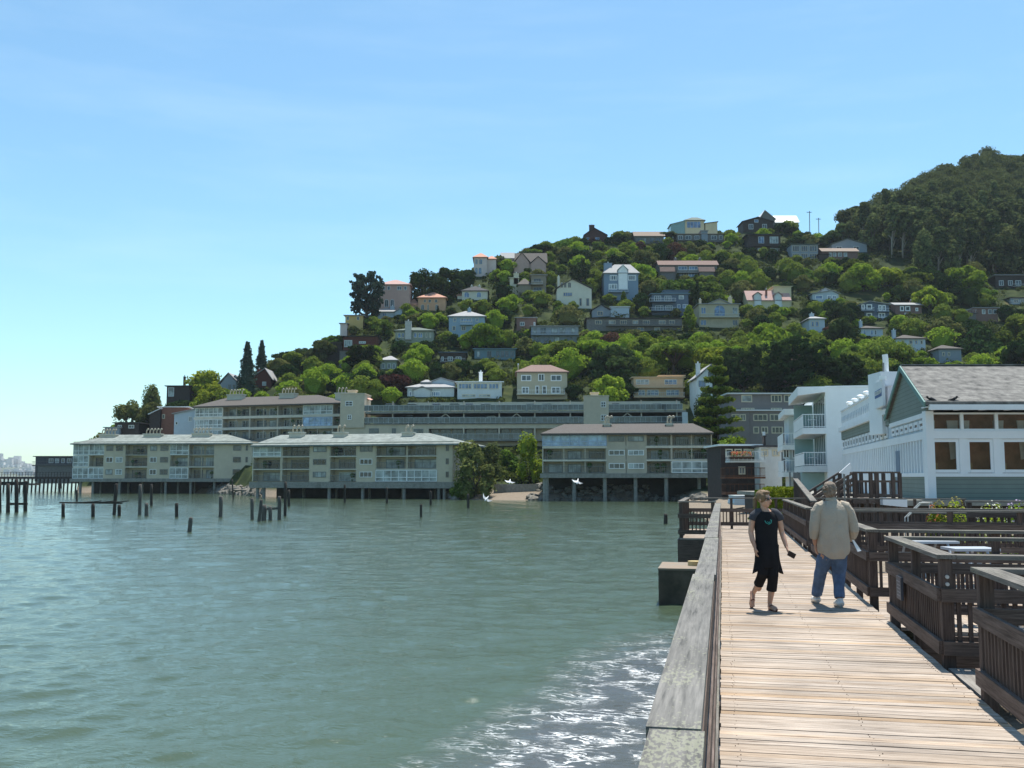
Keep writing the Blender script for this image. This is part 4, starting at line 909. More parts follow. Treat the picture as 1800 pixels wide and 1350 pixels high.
house('dark brick chimney house', 'dark brick house with a massive chimney hidden among ridge trees', 1028,1066,414,425,mat('dark brick',(.08,.04,.035),.9,.2,3),('gf',401,ROOFD,1044), [(417,422,[(1031,1036,1,'b'),(1046,1054,2,'b')])], chim=[(1036,1045,396,1,mat('dark brick',(.08,.04,.035)))])
house('pinkish roofed ridge house', 'grey ridge house with flat pinkish brown roof at the left of the crest', 1116,1167,416,430,GREYW,('lean',408,ORR), [(418,427,[(1120,1130,3),(1132,1136,1,'p'),(1142,1150,2),(1153,1161,2)])], balc=[(1116,1167,429,1,DARKW)])
house('glass fronted crest house', 'green trimmed glass fronted house with low curved roof on the crest', 1204,1238,388,407,YEL,('hip',383,DGR,(1216,1226)),
  [(389,401,[(1207,1232,4,'b')])], wings=[(1179,1203.8,395,407,-.3,7,('side',388,mat('green glass roof',(.25,.38,.34),.3,.1)),mat('green glass wall',(.15,.27,.26),.2,.15,2,spec=.7)),(1240,1261,393,408,-.3,7,('side',390,DGR),YEL)])
house('twin roofed grey house', 'wide grey house with two orange grey roofs under the crest house', 1190,1272,412,427,GREYW,('flat',None,ORR), [(414,421,[(1192,1200,2),(1205,1215,2),(1221,1229,2),(1236,1242,1,'p'),(1250,1260,2),(1264,1270,1)])], balc=[(1190,1232,423,1.1,GREYW),(1244,1272,425,1.1,GREYW)], wings=[(1233,1244,406,426,-.4,5,('flat',None,GREYB),GREYB)])
house('dark gabled crest house', 'dark brown low gabled house on the crest beside the A frame', 1306,1359,390,408,DARKW,('gf',382,ROOFD), [(386,391,[(1326,1333,1,'b')]),(394,403,[(1316,1324,2),(1340,1348,2)])])
house('bright roofed A frame', 'grey A frame house whose long roof shines white on the crest', 1336,1362,386,404,mat('grey gable boards',(.17,.16,.14),.9,.1,1,stripe=(2,.3,.3)),('gf',370,BRIGHT,1344), [(389,396,[(1345,1351,1)])], wings=[(1362.2,1404,392,404,1.5,8,('gs',380,BRIGHT),TAN)])
house('dark modern house', 'black brown modern house with blue glass and white framed doors', 1315,1372,413,443,DARKW,('flat',None,ROOFD),
  [(416,428,[(1333,1343,2,'b'),(1353,1368,3,'p')]),(436,442,[(1332,1342,3,'p'),(1353,1371,5,'p')])], balc=[(1318,1374,433,1.3,DARKW)], ov=.9)
house('stepped roof duplex', 'grey duplex with stepped pink brown roofs and two square chimneys', 1159,1261,467,493,GREYW,('lean',459,BRNR),
  [(468,475,[(1192,1208,3,'b'),(1211,1226,3,'b')]),(480,491,[(1163,1184,3,'b'),(1192,1207,3),(1210,1226,3,'b')])],
  wings=[(1162,1185,478.5,493,-1.6,2,('lean',470,BRNR),GREYW),(1230,1255,478.5,493,-1.6,2,('lean',470,BRNR),GREYW)], chim=[(1185,1190,455),(1228,1233,455)], balc=[(1190,1228,480,1.3,WHITE2)])
house('slate blue flat roofed house', 'slate blue flat roofed house with stacked white railed balconies on its left', 1146,1210,517,556,SLATE,('flat',None,TEAL), [(519,526,[(1193,1202,1,'p')]),(535,542,[(1190,1196,1,'b'),(1200,1209,2,'b')]),(520,530,[(1150,1162,3),(1168,1180,3)]),(537,546,[(1152,1166,3),(1170,1182,3)])],
  balc=[(1141,1187,531,1.6,WHITE),(1141,1187,547,1.6,WHITE)], wings=[(1168,1210,511,516,2,6,('flat',None,SLATE),SLATE)])
house('yellow mansard house', 'yellow house with steep pink mansard roof, dormers and dark ground floor', 1315,1388,529,547,YEL,('lean',512,TILEP),
  [(535,544,[(1324,1339,4,'p'),(1361,1376,4,'p')]),(550,559,[(1330,1338,2,'p'),(1361,1378,2,'p')])], wings=[(1326,1338,519,528,-.5,4,('gf',514,TILEP),WHITE2),(1362,1374,519,528,-.5,4,('gf',514,TILEP),WHITE2),(1360,1391,504,528.5,2,6,('flat',None,YEL),YEL),(1319,1384,547.5,564,-.03,6,('flat',None,DARKW),DARKW)],
  balc=[(1322,1342,546,1,DARKW),(1358,1379,546,1,DARKW)], chim=[(1346,1349,510,1,BRICK)])
house('arched window house', 'wide beige house with a great arched window under its central gable', 1229,1299,535,578,SAND,('flat',None,ROOFGREY),
  [(536,556,[(1255,1275,4,'ab')]),(540,552,[(1232,1241,2,'b'),(1287,1297,2,'p')]),(562,572,[(1231,1242,2,'b'),(1251,1277,4,'b'),(1287,1297,2)])], wings=[(1246,1284,534.8,556,-.06,6,('gf',526,ROOFGREY),SAND)], balc=[(1229,1299,558,1.3,WHITE2)], chim=[(1229,1233,527),(1281,1287,523)], keep=.05)
house('grey glass hillside house', 'grey house with tall glass bays right of the dark modern house', 1391,1438,430,457,GREYB,('flat',None,DGR), [(432,442,[(1393,1405,3),(1408,1420,3),(1423,1436,3)]),(446,455,[(1393,1405,3),(1408,1420,3),(1423,1436,3)])])
house('low green gabled house', 'low house with wide dark green gable roof left of the eucalyptus grove', 1462,1524,430,444,GREYB,('gf',420,DGR,1490), [(433,440,[(1470,1480,2,'d'),(1500,1510,2,'d')])])
house('window band house', 'brown house with a slanted band of white framed windows', 1446,1508,443,459,RBRN,('lean',437,ORR), [(444,451,[(1457,1462,1,'p'),(1464,1470,1,'p'),(1473,1480,1,'p'),(1483,1489,1,'p')])], wings=[(1440,1457,447,460,-.8,5,('flat',None,DARKW),DARKW)])
house('long grey retaining house', 'long plain grey building stepping down below the eucalyptus trunks', 1560,1594,460,472,GREYW,('flat',None,ROOFGREY), [(462,468,[(1564,1570,1),(1580,1586,1)])], wings=[(1531,1559.5,454,467,1,7,('flat',None,ROOFGREY),GREYW)], Y=395)
house('dark house at the grove edge', 'dark low house at the right photo edge below the grove', 1750,1812,489,508,DARKW,('shed',484,ROOFGREY), [(493,502,[(1756,1764,2),(1772,1780,2),(1785,1795,2)])], balc=[(1778,1800,505,1,WHITE2)])
house('pale blue gabled house', 'pale blue white house with low front gable and small cupola', 1428,1474,517,531,LTBL,('gf',511,ROOFGREY,1462), [(519,526,[(1433,1446,1,'b'),(1454,1461,2,'b'),(1463,1470,2,'b')])], wings=[(1444,1458,511,516.5,2,4,('gf',507,ROOFGREY),LTBL)], fw=.2)
house('white and brick flat house', 'flat roofed house with a white left part and long brick red wall', 1506,1556,514,531,BRICK,('flat',None,DARKW), [(518,526,[(1510,1516,1,'d')])], wings=[(1482,1505.7,513,529,-.3,7,('flat',None,ROOFGREY),WHITE2)], Y=330)
house('white framed slate house', 'slate blue house with white framed two storey balcony front', 1514,1563,536,560,SLATE,('gf',530,ROOFGREY,1528), [(535,544,[(1514,1520,1,'d'),(1523,1533,1,'d')]),(536,547,[(1544,1550,1,'p'),(1551,1557,1)]),(550,559,[(1523,1533,1,'d'),(1544,1556,2)])], balc=[(1512,1535,547,1.2,WHITE),(1542,1562,548,1,WHITE),(1522,1563,562,1,WHITE)], fw=.3)
house('rose brown house', 'rose brown house with low roof right of the slate house', 1574,1620,537,555,RBRN,('lean',533,ROOFGREY), [(538,547,[(1582,1589,1,'d'),(1591,1600,1,'d')]),(541,547,[(1609,1614,1)]),(550,555,[(1590,1594,1,'p')])], fw=.3, chim=[(1600,1604,529)])
house('brown roof deck house', 'brown house with a roof deck and slatted lower floor, right side', 1712,1754,542,567,RBRN,('flat',None,ROOFGREY), [(544,552,[(1726,1732,1,'p'),(1737,1744,1),(1746,1752,1)])], wings=[(1684,1716,551,568,-1,5,('flat',None,DARKW),GREYW)], balc=[(1690,1715,551,1,WHITE2)])
house('grey porch house', 'pale grey house with porch at the right photo edge', 1776,1815,524,537,GREYB,('flat',None,DARKW), [(526,532,[(1782,1790,2),(1794,1802,2)])], balc=[(1774,1812,535,1,WHITE)])
house('blue white tower house', 'narrow pale blue house with chimney among dark trees', 1423,1450,561,592,LTBL,('hip',557,ROOFGREY), [(565,574,[(1426,1431,1,'b'),(1433,1439,1,'b')]),(581,590,[(1427,1431,1,'d'),(1434,1438,1,'d')])], chim=[(1424,1431,552)])
house('cream curved house', 'cream house with dark curved roof edge above the feathery green tree', 1514,1552,578,594,LTBL,('hip',574,ROOFB), [(580,589,[(1517,1522,1,'b'),(1530,1535,1,'b'),(1537,1541,1)])], chim=[(1511,1516,565)])
house('tall cream house', 'cream two storey house right of the cream curved house', 1576,1627,596,622,LTBL,('hip',590,ROOFB), [(598,605,[(1584,1590,1,'b'),(1598,1604,1),(1608,1613,1,'b'),(1618,1622,1)]),(612,622,[(1617,1627,2,'d')])], chim=[(1569,1575,581)])
house('pale grey cottage', 'pale grey cottage partly behind a wide bushy tree above the restaurant roof', 1651,1690,614,640,GREYB,('hip',608,ROOFB), [(619,626,[(1656,1661,1),(1666,1670,1)])])
house('white cottage', 'white cottage with two front gables just above the parking building', 716,798,682,698,WHITE2,('hip',673,ROOFGREY), [(688,697,[(719,724,1,'b'),(733,749,4,'b'),(758,774,4,'b')])], wings=[(727,757,686,698,-.5,4,('gf',680,ROOFGREY),WHITE2),(757,798,672,682,3,5,('gf',665,ROOFGREY,775),LTBL),(742,756.5,673,682,2.6,4,('hip',669,ROOFGREY),GREYB)], fw=.2, keep=0, low=9)
house('white glass fronted house', 'white flat roofed house with long band of big windows', 804,882,672,699,WHITE2,('flat',None,WHITE), [(674,684,[(806,829,4,'b'),(832,857,4,'b'),(859,877,3,'b')]),(693,698,[(812,836,4,'p'),(842,862,3,'p')])], chim=[(842,848,655,3,WHITE)], keep=0, low=9)
house('beige hip roofed house', 'square beige house with pinkish hip roof and white arcaded porch', 909,997,655,704,SAND,('hip',643,BRNR,(934,968)),
  [(659,670,[(916,934,2,'m'),(968,987,2,'m')]),(657,670,[(946,957,2,'d')]),(680,692,[(917,930,2,'m'),(969,985,2,'m')]),(678,693,[(941,948,1,'d'),(953,961,1,'d')])], balc=[(908,992,694,2.0,WHITE)], keep=0, low=9, fw=.2, chim=[(910,912,643)])
house('peach flat roofed house', 'peach flat roofed two storey house with wide open balconies', 1114,1201,664,702,PEACH,('flat',None,PEACH), [(667,676,[(1118,1141,3,'p'),(1168,1190,3,'b')]),(685,695,[(1122,1134,2,'b'),(1137,1158,3,'b'),(1171,1194,3,'b')])], balc=[(1113,1202,681,1.6,PEACH),(1113,1202,698,1.6,WHITE2)], wings=[(1160,1202,661,664,3,5,('flat',None,PEACH),PEACH)], keep=0, low=9)
house('white steep gabled cottage', 'white cottage with steep grey gable left of the layered pine', 1225,1252,666,683,WHITE2,('gf',641,ROOFGREY,1250), [(653,664,[(1245,1254,2,'k')]),(669,680,[(1228,1240,2,'b')])], chim=[(1224,1231,640,1)], Y=215, low=9)
house('dark red barn house', 'dark red barn like house beside the two tall conifers', 440,476,668,698,REDW,('gf',648,ROOFGREY,466), [(671,678,[(461,468,2,'p')]),(672,682,[(437,441,1)])], Y=262, low=8, chim=[(452,458,650,3,REDW)])
house('black box house', 'flat roofed black house with one tall pale window, far left', 293,333,679,703,DARKW,('flat',None,ROOFD), [(681,697,[(296,306,1,'p')])], Y=262, chim=[(322,325,663)])
house('grey turret house', 'grey house with pointed turret roof left of the tall conifers', 387,418,675,690,GREYB,('gf',656,ROOFGREY,402), [(676,686,[(401,406,1),(409,413,1)])], Y=258, wings=[(405,422,672,690,1,6,('gf',660,ROOFGREY),GREYB)])
house('rust house with bright roof', 'rust coloured house with a bright tilted roof behind the left block', 280,330,722,752,BRICK,('shed',716,BRIGHT), [(728,736,[(285,290,1,'d')])], wings=[(263,281,729,752,-1,6,('side',718,BRIGHT),DARKW)], Y=238, low=8)
house('powder blue house', 'powder blue house with slanted grey roof beside the rust house', 306,343,728,758,LTBL,('side',719,ROOFGREY), [(732,741,[(331,338,2,'p')]),(741,747,[(308,313,1,'d')])], Y=233, low=8, wings=[(324,341,724,730,1,5,('flat',None,BRIGHT),LTBL)])
house('low dark boat house', 'low dark flat roofed building at the left foot of the slope', 202,244,744,762,DARKW,('flat',None,ROOFD), [(747,753,[(207,214,2),(226,236,2)])], wings=[(184,210,752,766,-1,5,('flat',None,ROOFGREY),GREYB)], Y=236, low=8)
house('dark pier house', 'dark two storey house standing over the pier left of the shore blocks', 62,132,803,832,mat('dark grey boards',(.09,.09,.10),.85,.2,2,stripe=(2,.4,.3)),('flat',None,ROOFD), [(806,814,[(86,94,2),(97,104,2,'p'),(108,114,2),(118,126,2)])], Y=255, low=2, wings=[(66,128,818,836,-1,6,('flat',None,GREYW),GREYW)], balc=[(60,132,818,1.2,GREYW)], cat='pier house')
# grey flat roofed block and the white waterfront house in front of it
house('grey flat roofed block', 'grey three storey flat roofed block with white roof edges behind the white hotel', 1283,1412,693,770,mat('grey stucco',(.20,.185,.18),.9,.08,1,stain=.2),('flat',None,BRIGHT),
  [(694,707,[(1303,1322,1,'p'),(1355,1374,3,'d'),(1378,1394,2,'d')]),(717,721,[(1303,1326,5,'d'),(1355,1374,3,'d')]),(728,740,[(1286,1300,2,'d'),(1301,1311,2)],-1.2),(728,740,[(1324,1349,3,'d'),(1353,1376,3,'d')],-1.0),(750,762,[(1324,1334,1),(1338,1350,2,'d'),(1356,1376,3,'d')],-1.0)],
  wings=[(1283,1318,722.5,770,-1.2,2,('flat',None,BRIGHT),mat('grey stucco',(.2,.2,.2))),(1318.3,1385,722.5,770,-1.0,2,('flat',None,BRIGHT),mat('grey stucco',(.2,.2,.2)))], Y=160, low=8, keep=0)
house('white waterfront house', 'low white house with brown timber balconies and red flowers, left of the hotel', 1336,1374,786,858,WHITE2,('flat',None,ROOFD),
  [(790,802,[(1338,1350,2,'p'),(1357,1370,2,'p')]),(789,803,[(1275,1288,1,'d'),(1291,1304,1,'d'),(1307,1330,4,'p')],2.5),(820,834,[(1298,1310,2,'p')],2.5)], wings=[(1268,1335.6,784,870,2.5,8,('flat',None,WHITE),DARKW)], balc=[(1266,1336,838,2.4,BRICKB),(1275,1336,810,2.2,WHITE2),(1268,1336,866,2.2,BRICKB)], Y=110, low=3, keep=0, chim=[(1343,1346,768,2,DARKW)])  # dark wood of the wing wall also stands in for shaded balcony recesses
# ------------------------------------------------------------------ trees
LM = {'bright': leafmat('bright leaves', (.13,.20,.02), (.28,.36,.04), .44), 'mid': leafmat('mid green leaves', (.065,.115,.018), (.18,.25,.042), .42),
      'dark': leafmat('dark leaves', (.015,.034,.011), (.05,.08,.024), .28), 'olive': leafmat('olive leaves', (.065,.085,.028), (.17,.185,.06), .4),
      'euc': leafmat('eucalyptus leaves', (.03,.05,.02), (.17,.205,.075), .4), 'blue': leafmat('blue green needles', (.028,.05,.038), (.06,.09,.064), .3),
      'red': leafmat('reddish leaves', (.05,.02,.018), (.10,.05,.035), .2)}
BARK = mat('bark', (.09,.07,.055), .95, .3, 4, .4); BARKP = mat('pale bark', (.30,.27,.22), .9, .3, 3, .2)
def rvec(r): 
    while True:
        v = Vector((r.uniform(-1,1), r.uniform(-1,1), r.uniform(-1,1)))
        if .05 < v.length < 1: return v.normalized()
KZ = [1.0]; LS = [1.0]
def leaf(mb, p, nrm, s, r):
    p = Vector((p.x, p.y, p.z*KZ[0]))
    n_ = (nrm + rvec(r)*.75).normalized(); a = n_.orthogonal().normalized(); a.rotate(Matrix.Rotation(r.uniform(0, 6.28), 3, n_)); b = n_.cross(a)
    s1 = s*LS[0]*r.uniform(.6, 1.4); s2 = s1*r.uniform(.45, .8)
    mb.poly([p-a*s1, p-b*s2*.8+n_*s*.15, p+a*s1, p+b*s2])
def lobe(mb, c, rad, n, s, r, shell=.3, core=True, flat=0.0):
    c = Vector(c); rad = Vector(rad)
    if core: mb.ball((c.x, c.y, c.z*KZ[0]), (rad.x*.6, rad.y*.6, rad.z*.6*KZ[0]), 1, .5, 1.5, r.uniform(0, 50))
    for _ in range(n):
        d = rvec(r)
        if d.z < -.35 and r.random() < .7: d.z *= -1
        k = 1 - shell*r.random()**1.5 + .1*r.gauss(0, 1)*.6
        q = d*k; leaf(mb, Vector((c.x+q.x*rad.x, c.y+q.y*rad.y, c.z+q.z*rad.z)), d, s, r)
PROTO = {}
def proto(kind, var, kr=1.0):
    key = (kind, var, kr)
    if key in PROTO: return PROTO[key]
    KZ[0] = kr; LS[0] = {'euc': 1.75, 'conifer': 1.2, 'willow': 1.2}.get(kind, 1.35)
    r = random.Random(var*31 + len(kind)*101 + int(kr*10)); mb = MB(); tr = MB()
    # unit: crown spans about radius 1 in x/y, total height 1 in z (scaled per tree)
    if kind == 'round':
        nl = r.choice([9, 11, 13])
        tr.tube([(0,0,-.25),(.02,0,.15),(.0,.02,.5)], [.07,.055,.03], 7)
        for i in range(nl):
            a = i*2.4 + r.uniform(-.4,.4); q = r.uniform(.2,.74) if i else 0; z = .74 - .42*q + r.uniform(-.16,.16) if i else .72
            rr = r.uniform(.2,.46); lobe(mb, (q*math.cos(a), q*math.sin(a), z), (rr, rr, rr*r.uniform(.42,.6)), 210, .062, r)
            if i % 2: tr.tube([(0,0,.12),(q*.5*math.cos(a),q*.5*math.sin(a),.35),(q*math.cos(a),q*math.sin(a),z)], [.035,.025,.012], 5)
        for i in range(5):
            a = i*1.3+r.random(); lobe(mb, (.6*math.cos(a), .6*math.sin(a), r.uniform(.12,.3)), (.36,.36,.2), 120, .06, r)
    elif kind == 'umbrella':
        tr.tube([(0,0,-.3),(.05,0,.3),(0,.03,.62)], [.06,.05,.04], 7)
        for i in range(12):
            a = i*2.4; q = .7*math.sqrt(i/12); z = .84 - .3*q*q + r.uniform(-.05,.05)
            lobe(mb, (q*math.cos(a), q*math.sin(a), z), (r.uniform(.28,.4), r.uniform(.28,.4), r.uniform(.11,.17)), 220, .055, r)
            if i % 2: tr.tube([(0,0,.4),(q*.6*math.cos(a),q*.6*math.sin(a),.66),(q*math.cos(a),q*math.sin(a),z)], [.04,.025,.012], 5)
    elif kind == 'cypress':      # windswept, ragged, leaning outlines
        tr.tube([(0,0,-.2),(-.03,0,.25),(.05,.0,.75)], [.10,.07,.03], 8)
        for i in range(24):
            a = i*2.4; z = .26+.66*(i/23); q = r.uniform(.25,.7)*(1-.35*abs(z-.6)); c = (q*math.cos(a)*1.05, q*math.sin(a), z)
            lobe(mb, c, (r.uniform(.22,.34), r.uniform(.2,.3), r.uniform(.06,.11)), 150, .055, r, .4, i % 2 == 0)
            tr.tube([(0,0,z*.7),(c[0]*.6,c[1]*.6,z-.05),c], [.03,.02,.01], 5)
            for _ in range(5):
                b = a+r.uniform(-.5,.5); qq = q+r.uniform(.15,.38); lobe(mb, (qq*math.cos(b), qq*math.sin(b), z+r.uniform(.0,.09)), (.11,.11,.035), 22, .05, r, .6, False)
    elif kind == 'conifer':
        tr.tube([(0,0,-.1),(0,0,.95)], [.09,.015], 8)
        for i in range(26):
            z = .12+.86*i/25; w_ = (1-z)**.75*.95+.06
            for k in range(7):
                a = i*1.1+k*.9+r.uniform(-.2,.2); q = w_*r.uniform(.35,.95)
                lobe(mb, (q*.7*math.cos(a), q*.7*math.sin(a), z-.03*q), (w_*.33, w_*.33, .022), 22, .06, r, .7, False)
        mb.tube([(0,0,.12*kr),(0,0,.5*kr),(0,0,.93*kr)], [.45,.3,.04], 9)
    elif kind == 'layered':      # star pine: flat whorls with gaps
        tr.tube([(0,0,-.1),(0,0,.98)], [.045,.01], 8)
        for i in range(11):
            z = .18+.79*i/10; w_ = (1-z)**.8+.08
            for k in range(8):
                a = k*.785+i*.4+r.uniform(-.1,.1); L_ = w_*r.uniform(.8,1.0)
                tr.tube([(0,0,z),(L_*math.cos(a),L_*math.sin(a),z+.03)], [.012,.005], 4)
                for u in range(5):
                    q = L_*(.25+.18*u); lobe(mb, (q*math.cos(a), q*math.sin(a), z+.01+.02*u/4), (.11*w_+.05,.11*w_+.05,.016), 20, .05, r, .7, False)
    elif kind == 'column':
        tr.tube([(0,0,-.15),(0,0,.5)], [.1,.04], 6)
        for i in range(11):
            z = .12+.8*i/10; w_ = .75*(1-abs(z-.38)*1.35)+.08; w_ = max(w_, .12)
            for k in range(3):
                a = i+k*2.1; lobe(mb, (.35*w_*math.cos(a), .35*w_*math.sin(a), z), (w_*.75, w_*.75, .1), 110, .07, r)
    elif kind == 'euc':
        lean = r.uniform(.1,.3)
        tr.tube([(0,0,-.1),(.03,0,.3),(lean*.5,0,.62),(lean,0,.9)], [.05,.042,.03,.01], 7)
        for i in range(15):
            z = .42+.55*(i/14); a = i*2.4+r.random(); q = r.uniform(.15,.62)*(1.25-z); cx = lean*z+q*math.cos(a); cy = q*math.sin(a)
            tr.tube([(lean*z*.8,0,z-.2),((lean*z+cx)/2,cy/2,z-.06),(cx,cy,z)], [.022,.014,.006], 5)
            rr = r.uniform(.18,.30); lobe(mb, (cx, cy, z), (rr, rr, rr*.26), 80, .05, r, .3, i % 3 == 0)
            lobe(mb, (cx+.16, cy, z+.03), (rr*.6, rr*.5, rr*.14), 50, .045, r, .6, False)
    elif kind == 'willow':
        tr.tube([(0,0,-.2),(0,0,.5)], [.07,.04], 7)
        for i in range(14):
            a = i*2.4; q = .62*math.sqrt(i/14); z = .75-.3*q
            lobe(mb, (q*math.cos(a), q*math.sin(a), z), (.34,.34,.2), 260, .032, r, .6)
    elif kind == 'leafy':        # big glossy leafed tree with layered horizontal boughs
        tr.tube([(0,0,-.2),(0,0,.6)], [.08,.04], 7)
        for i in range(22):
            z = .12+.8*(i/21); w_ = math.sin(math.pi*min(.93, z*.85+.12))**.7; a = i*2.4; q = w_*r.uniform(.3,.68)
            lobe(mb, (q*math.cos(a), q*math.sin(a), z), (.36*w_+.08, .36*w_+.08, .075), 130, .06, r, .35)
        mb.ball((0,0,.45*kr), (.55,.55,.34*kr), 2, .4, 2)
    for v in tr.v: v.z *= kr
    if kind in ('conifer', 'leafy'):
        pass
    KZ[0] = 1.0; LS[0] = 1.0
    me = bpy.data.meshes.new('crown'); me.from_pydata([tuple(v) for v in mb.v], [], mb.f); me.materials.append(LM['mid'])
    mt = bpy.data.meshes.new('trunk'); mt.from_pydata([tuple(v) for v in tr.v], [], tr.f); mt.materials.append(BARKP if kind == 'euc' else BARK)
    for p in mt.polygons: p.use_smooth = True
    PROTO[key] = (me, mt); return PROTO[key]
_cm = {}
def crown_mesh(kind, var, tone, kr):
    k = (kind, var, tone, kr)
    if k not in _cm:
        me = proto(kind, var, kr)[0].copy(); me.materials.clear(); me.materials.append(LM[tone]); _cm[k] = me
    return _cm[k]
TREES = []
def tree(kind, tone, x, y, rad, h, zb=None, rot=None, label=None, group=None, lean=None):
    i = len(TREES); rr = random.Random(i*17+3)
    z = (ground_z(x, y) if zb is None else zb) - .3
    name = {'conifer': 'conifer_tree', 'layered': 'pine_tree', 'cypress': 'cypress_tree', 'euc': 'eucalyptus_tree', 'column': 'columnar_tree'}.get(kind, 'tree')
    e = empty(name, (x, y, z), label, 'tree', group); v = rr.randrange(3)
    if kind in ('layered', 'willow', 'leafy', 'umbrella', 'column'): v = v % 2
    kr = min((.6, .9, 1.3, 1.9, 2.7, 3.8, 5.2), key=lambda q: abs(math.log(q*rad/h)))
    for nm, me in (('trunk', proto(kind, v, kr)[1]), ('crown', crown_mesh(kind, v, tone, kr))):
        o = link(bpy.data.objects.new(nm, me)); o.parent = e
    e.scale = (rad, rad*rr.uniform(.9,1.1), h/kr); e.rotation_euler = (0, 0, rot if rot is not None else (rr.uniform(-.4,.4) if kind == 'euc' else rr.uniform(0, 6.28)))
    pc = proj((x, y, z+h*.6)); TREES.append([e, kind, tone, pc[0], pc[1], y, rad, h]); return e
def htree(kind, tone, x0, x1, pt, pb, Y=None, label=None, **k):
    """tree that fills the given outline at depth Y (its base on the ground)"""
    xm = (x0+x1)/2
    if Y is None: Y = gi(xm, pb)
    p = W(xm, pb, Y); zb = min(ground_z(p.x, p.y), p.z+.0); zt = W(xm, pt, Y).z; rad = (x1-x0)/2/F*Y
    e = tree(kind, tone, p.x, p.y, rad/.98, (zt-zb)/.98+.3, zb, label=label, **k)
    TREES[-1].append((x0, x1, pt, pb)); return e
H = htree
H('cypress','blue',613,676,482,546,label='ragged dark windswept cypress standing against the sky left of the pink villa')
H('umbrella','mid',664,723,506,540,label='flat umbrella shaped tree in front of the pink villa', Y=318)
H('round','dark',713,775,466,522,label='left half of the big dark domed thicket on the ridge above the orange villa')
H('round','dark',752,820,468,522,label='right half of the big dark domed thicket on the ridge above the orange villa')
H('conifer','blue',404,462,603,700,Y=256,label='taller dark conifer of the pair standing against the sky beside the red barn house', group=None)
H('conifer','blue',438,480,600,665,Y=272,label='slimmer dark conifer rising just behind the taller one beside the red barn house')
H('round','olive',244,292,667,712,Y=266,label='rounded olive tree against the sky left of the black box house')
H('round','olive',200,262,697,752,Y=250,label='wide spreading olive tree at the far left foot of the slope')
H('round','olive',236,290,704,752,Y=247,label='olive tree right beside the far left spreading one, before the rust house')
H('round','bright',328,404,646,705,Y=266,label='large yellow green tree between the black box house and the turret house')
H('round','bright',343,400,671,712,Y=247,label='bright fresh green tree standing just above the rear left apartment roof')
H('round','olive',790,876,771,868,Y=154,label='big round leafy tree at the right end wall of the middle shore block')
H('round','olive',838,885,775,850,Y=164,label='leafy tree second from the left between the middle and right shore blocks')
H('round','mid',870,925,788,850,Y=168,label='broad low leafy tree in the shade below the parking building')
H('round','bright',905,958,757,860,Y=160,label='tall leafy tree against the left end of the right shore block')
H('round','mid',790,835,845,876,Y=154,label='low bush like tree at the foot of the big round leafy tree')
H('round','bright',1036,1104,656,705,Y=224,label='bright olive dome shaped tree between the beige and the peach houses')
H('round','dark',1222,1266,676,735,Y=206,label='dark rounded tree hiding the lower walls of the white steep gabled cottage')
H('layered','mid',1204,1322,636,800,Y=152,label='tall layered star pine standing left of the grey flat roofed block')
H('column','bright',1195,1228,538,578,label='bright yellow green pointed tree beside the arched window house')
H('cypress','dark',998,1045,462,556,Y=322,label='tall dark spruce standing in front of the white gabled house')
H('round','bright',816,896,563,612,label='big bright round tree at the right of the sky blue house')
H('cypress','dark',1482,1523,368,420,label='dark pine against the sky left of the eucalyptus grove', Y=408)
H('willow','mid',1500,1612,588,668,label='wide feathery soft green tree above the white hotel')
H('willow','mid',1555,1620,596,662,label='smaller feathery green tree tucked at the right side of the wide one')
H('round','dark',1438,1512,553,625,label='large dark rounded tree right of the blue white tower house')
H('round','dark',1672,1778,568,665,Y=268,label='very wide dark bushy tree above the restaurant roof')
H('cypress','dark',1330,1450,600,700,label='great dark cypress with layered boughs behind the grey flat roofed block')
H('cypress','dark',1262,1350,612,700,label='dark cypress behind the layered star pine')
H('cypress','dark',1430,1530,630,703,label='dark cypress directly above the white hotel roof')
H('round','olive',1515,1575,655,698,label='yellowish olive tree behind the white hotel roof edge')
H('round','bright',1580,1650,623,670,label='bright yellow green bush crown just above the restaurant gable')
H('round','dark',1212,1262,684,735,Y=196,label='dark round tree at the foot of the white steep gabled cottage')
H('cypress','dark',1222,1300,690,775,Y=172,label='dark spreading cypress under the layered star pine')
H('round','dark',862,910,455,515,Y=352,label='dark round tree between the pink tower house and the tudor gabled house')
H('round','olive',900,945,590,625,label='light olive tree left of the grey blue motel style house')
H('round','mid',1248,1302,764,880,Y=120,label='mid green tree between the right shore block and the cedar balconies')
H('round','bright',1256,1322,760,806,Y=130,label='clipped bright green crown just above the white waterfront house roof')
for a_, b_, t_, q_, tn_ in ((1478,1532,452,492,'mid'),(1526,1584,466,505,'bright'),(1578,1640,474,515,'mid'),(1600,1668,496,545,'bright'),(1640,1700,482,530,'dark'),(1560,1600,500,532,'dark'),(1395,1440,470,505,'mid')): H('round', tn_, a_, b_, t_, q_)
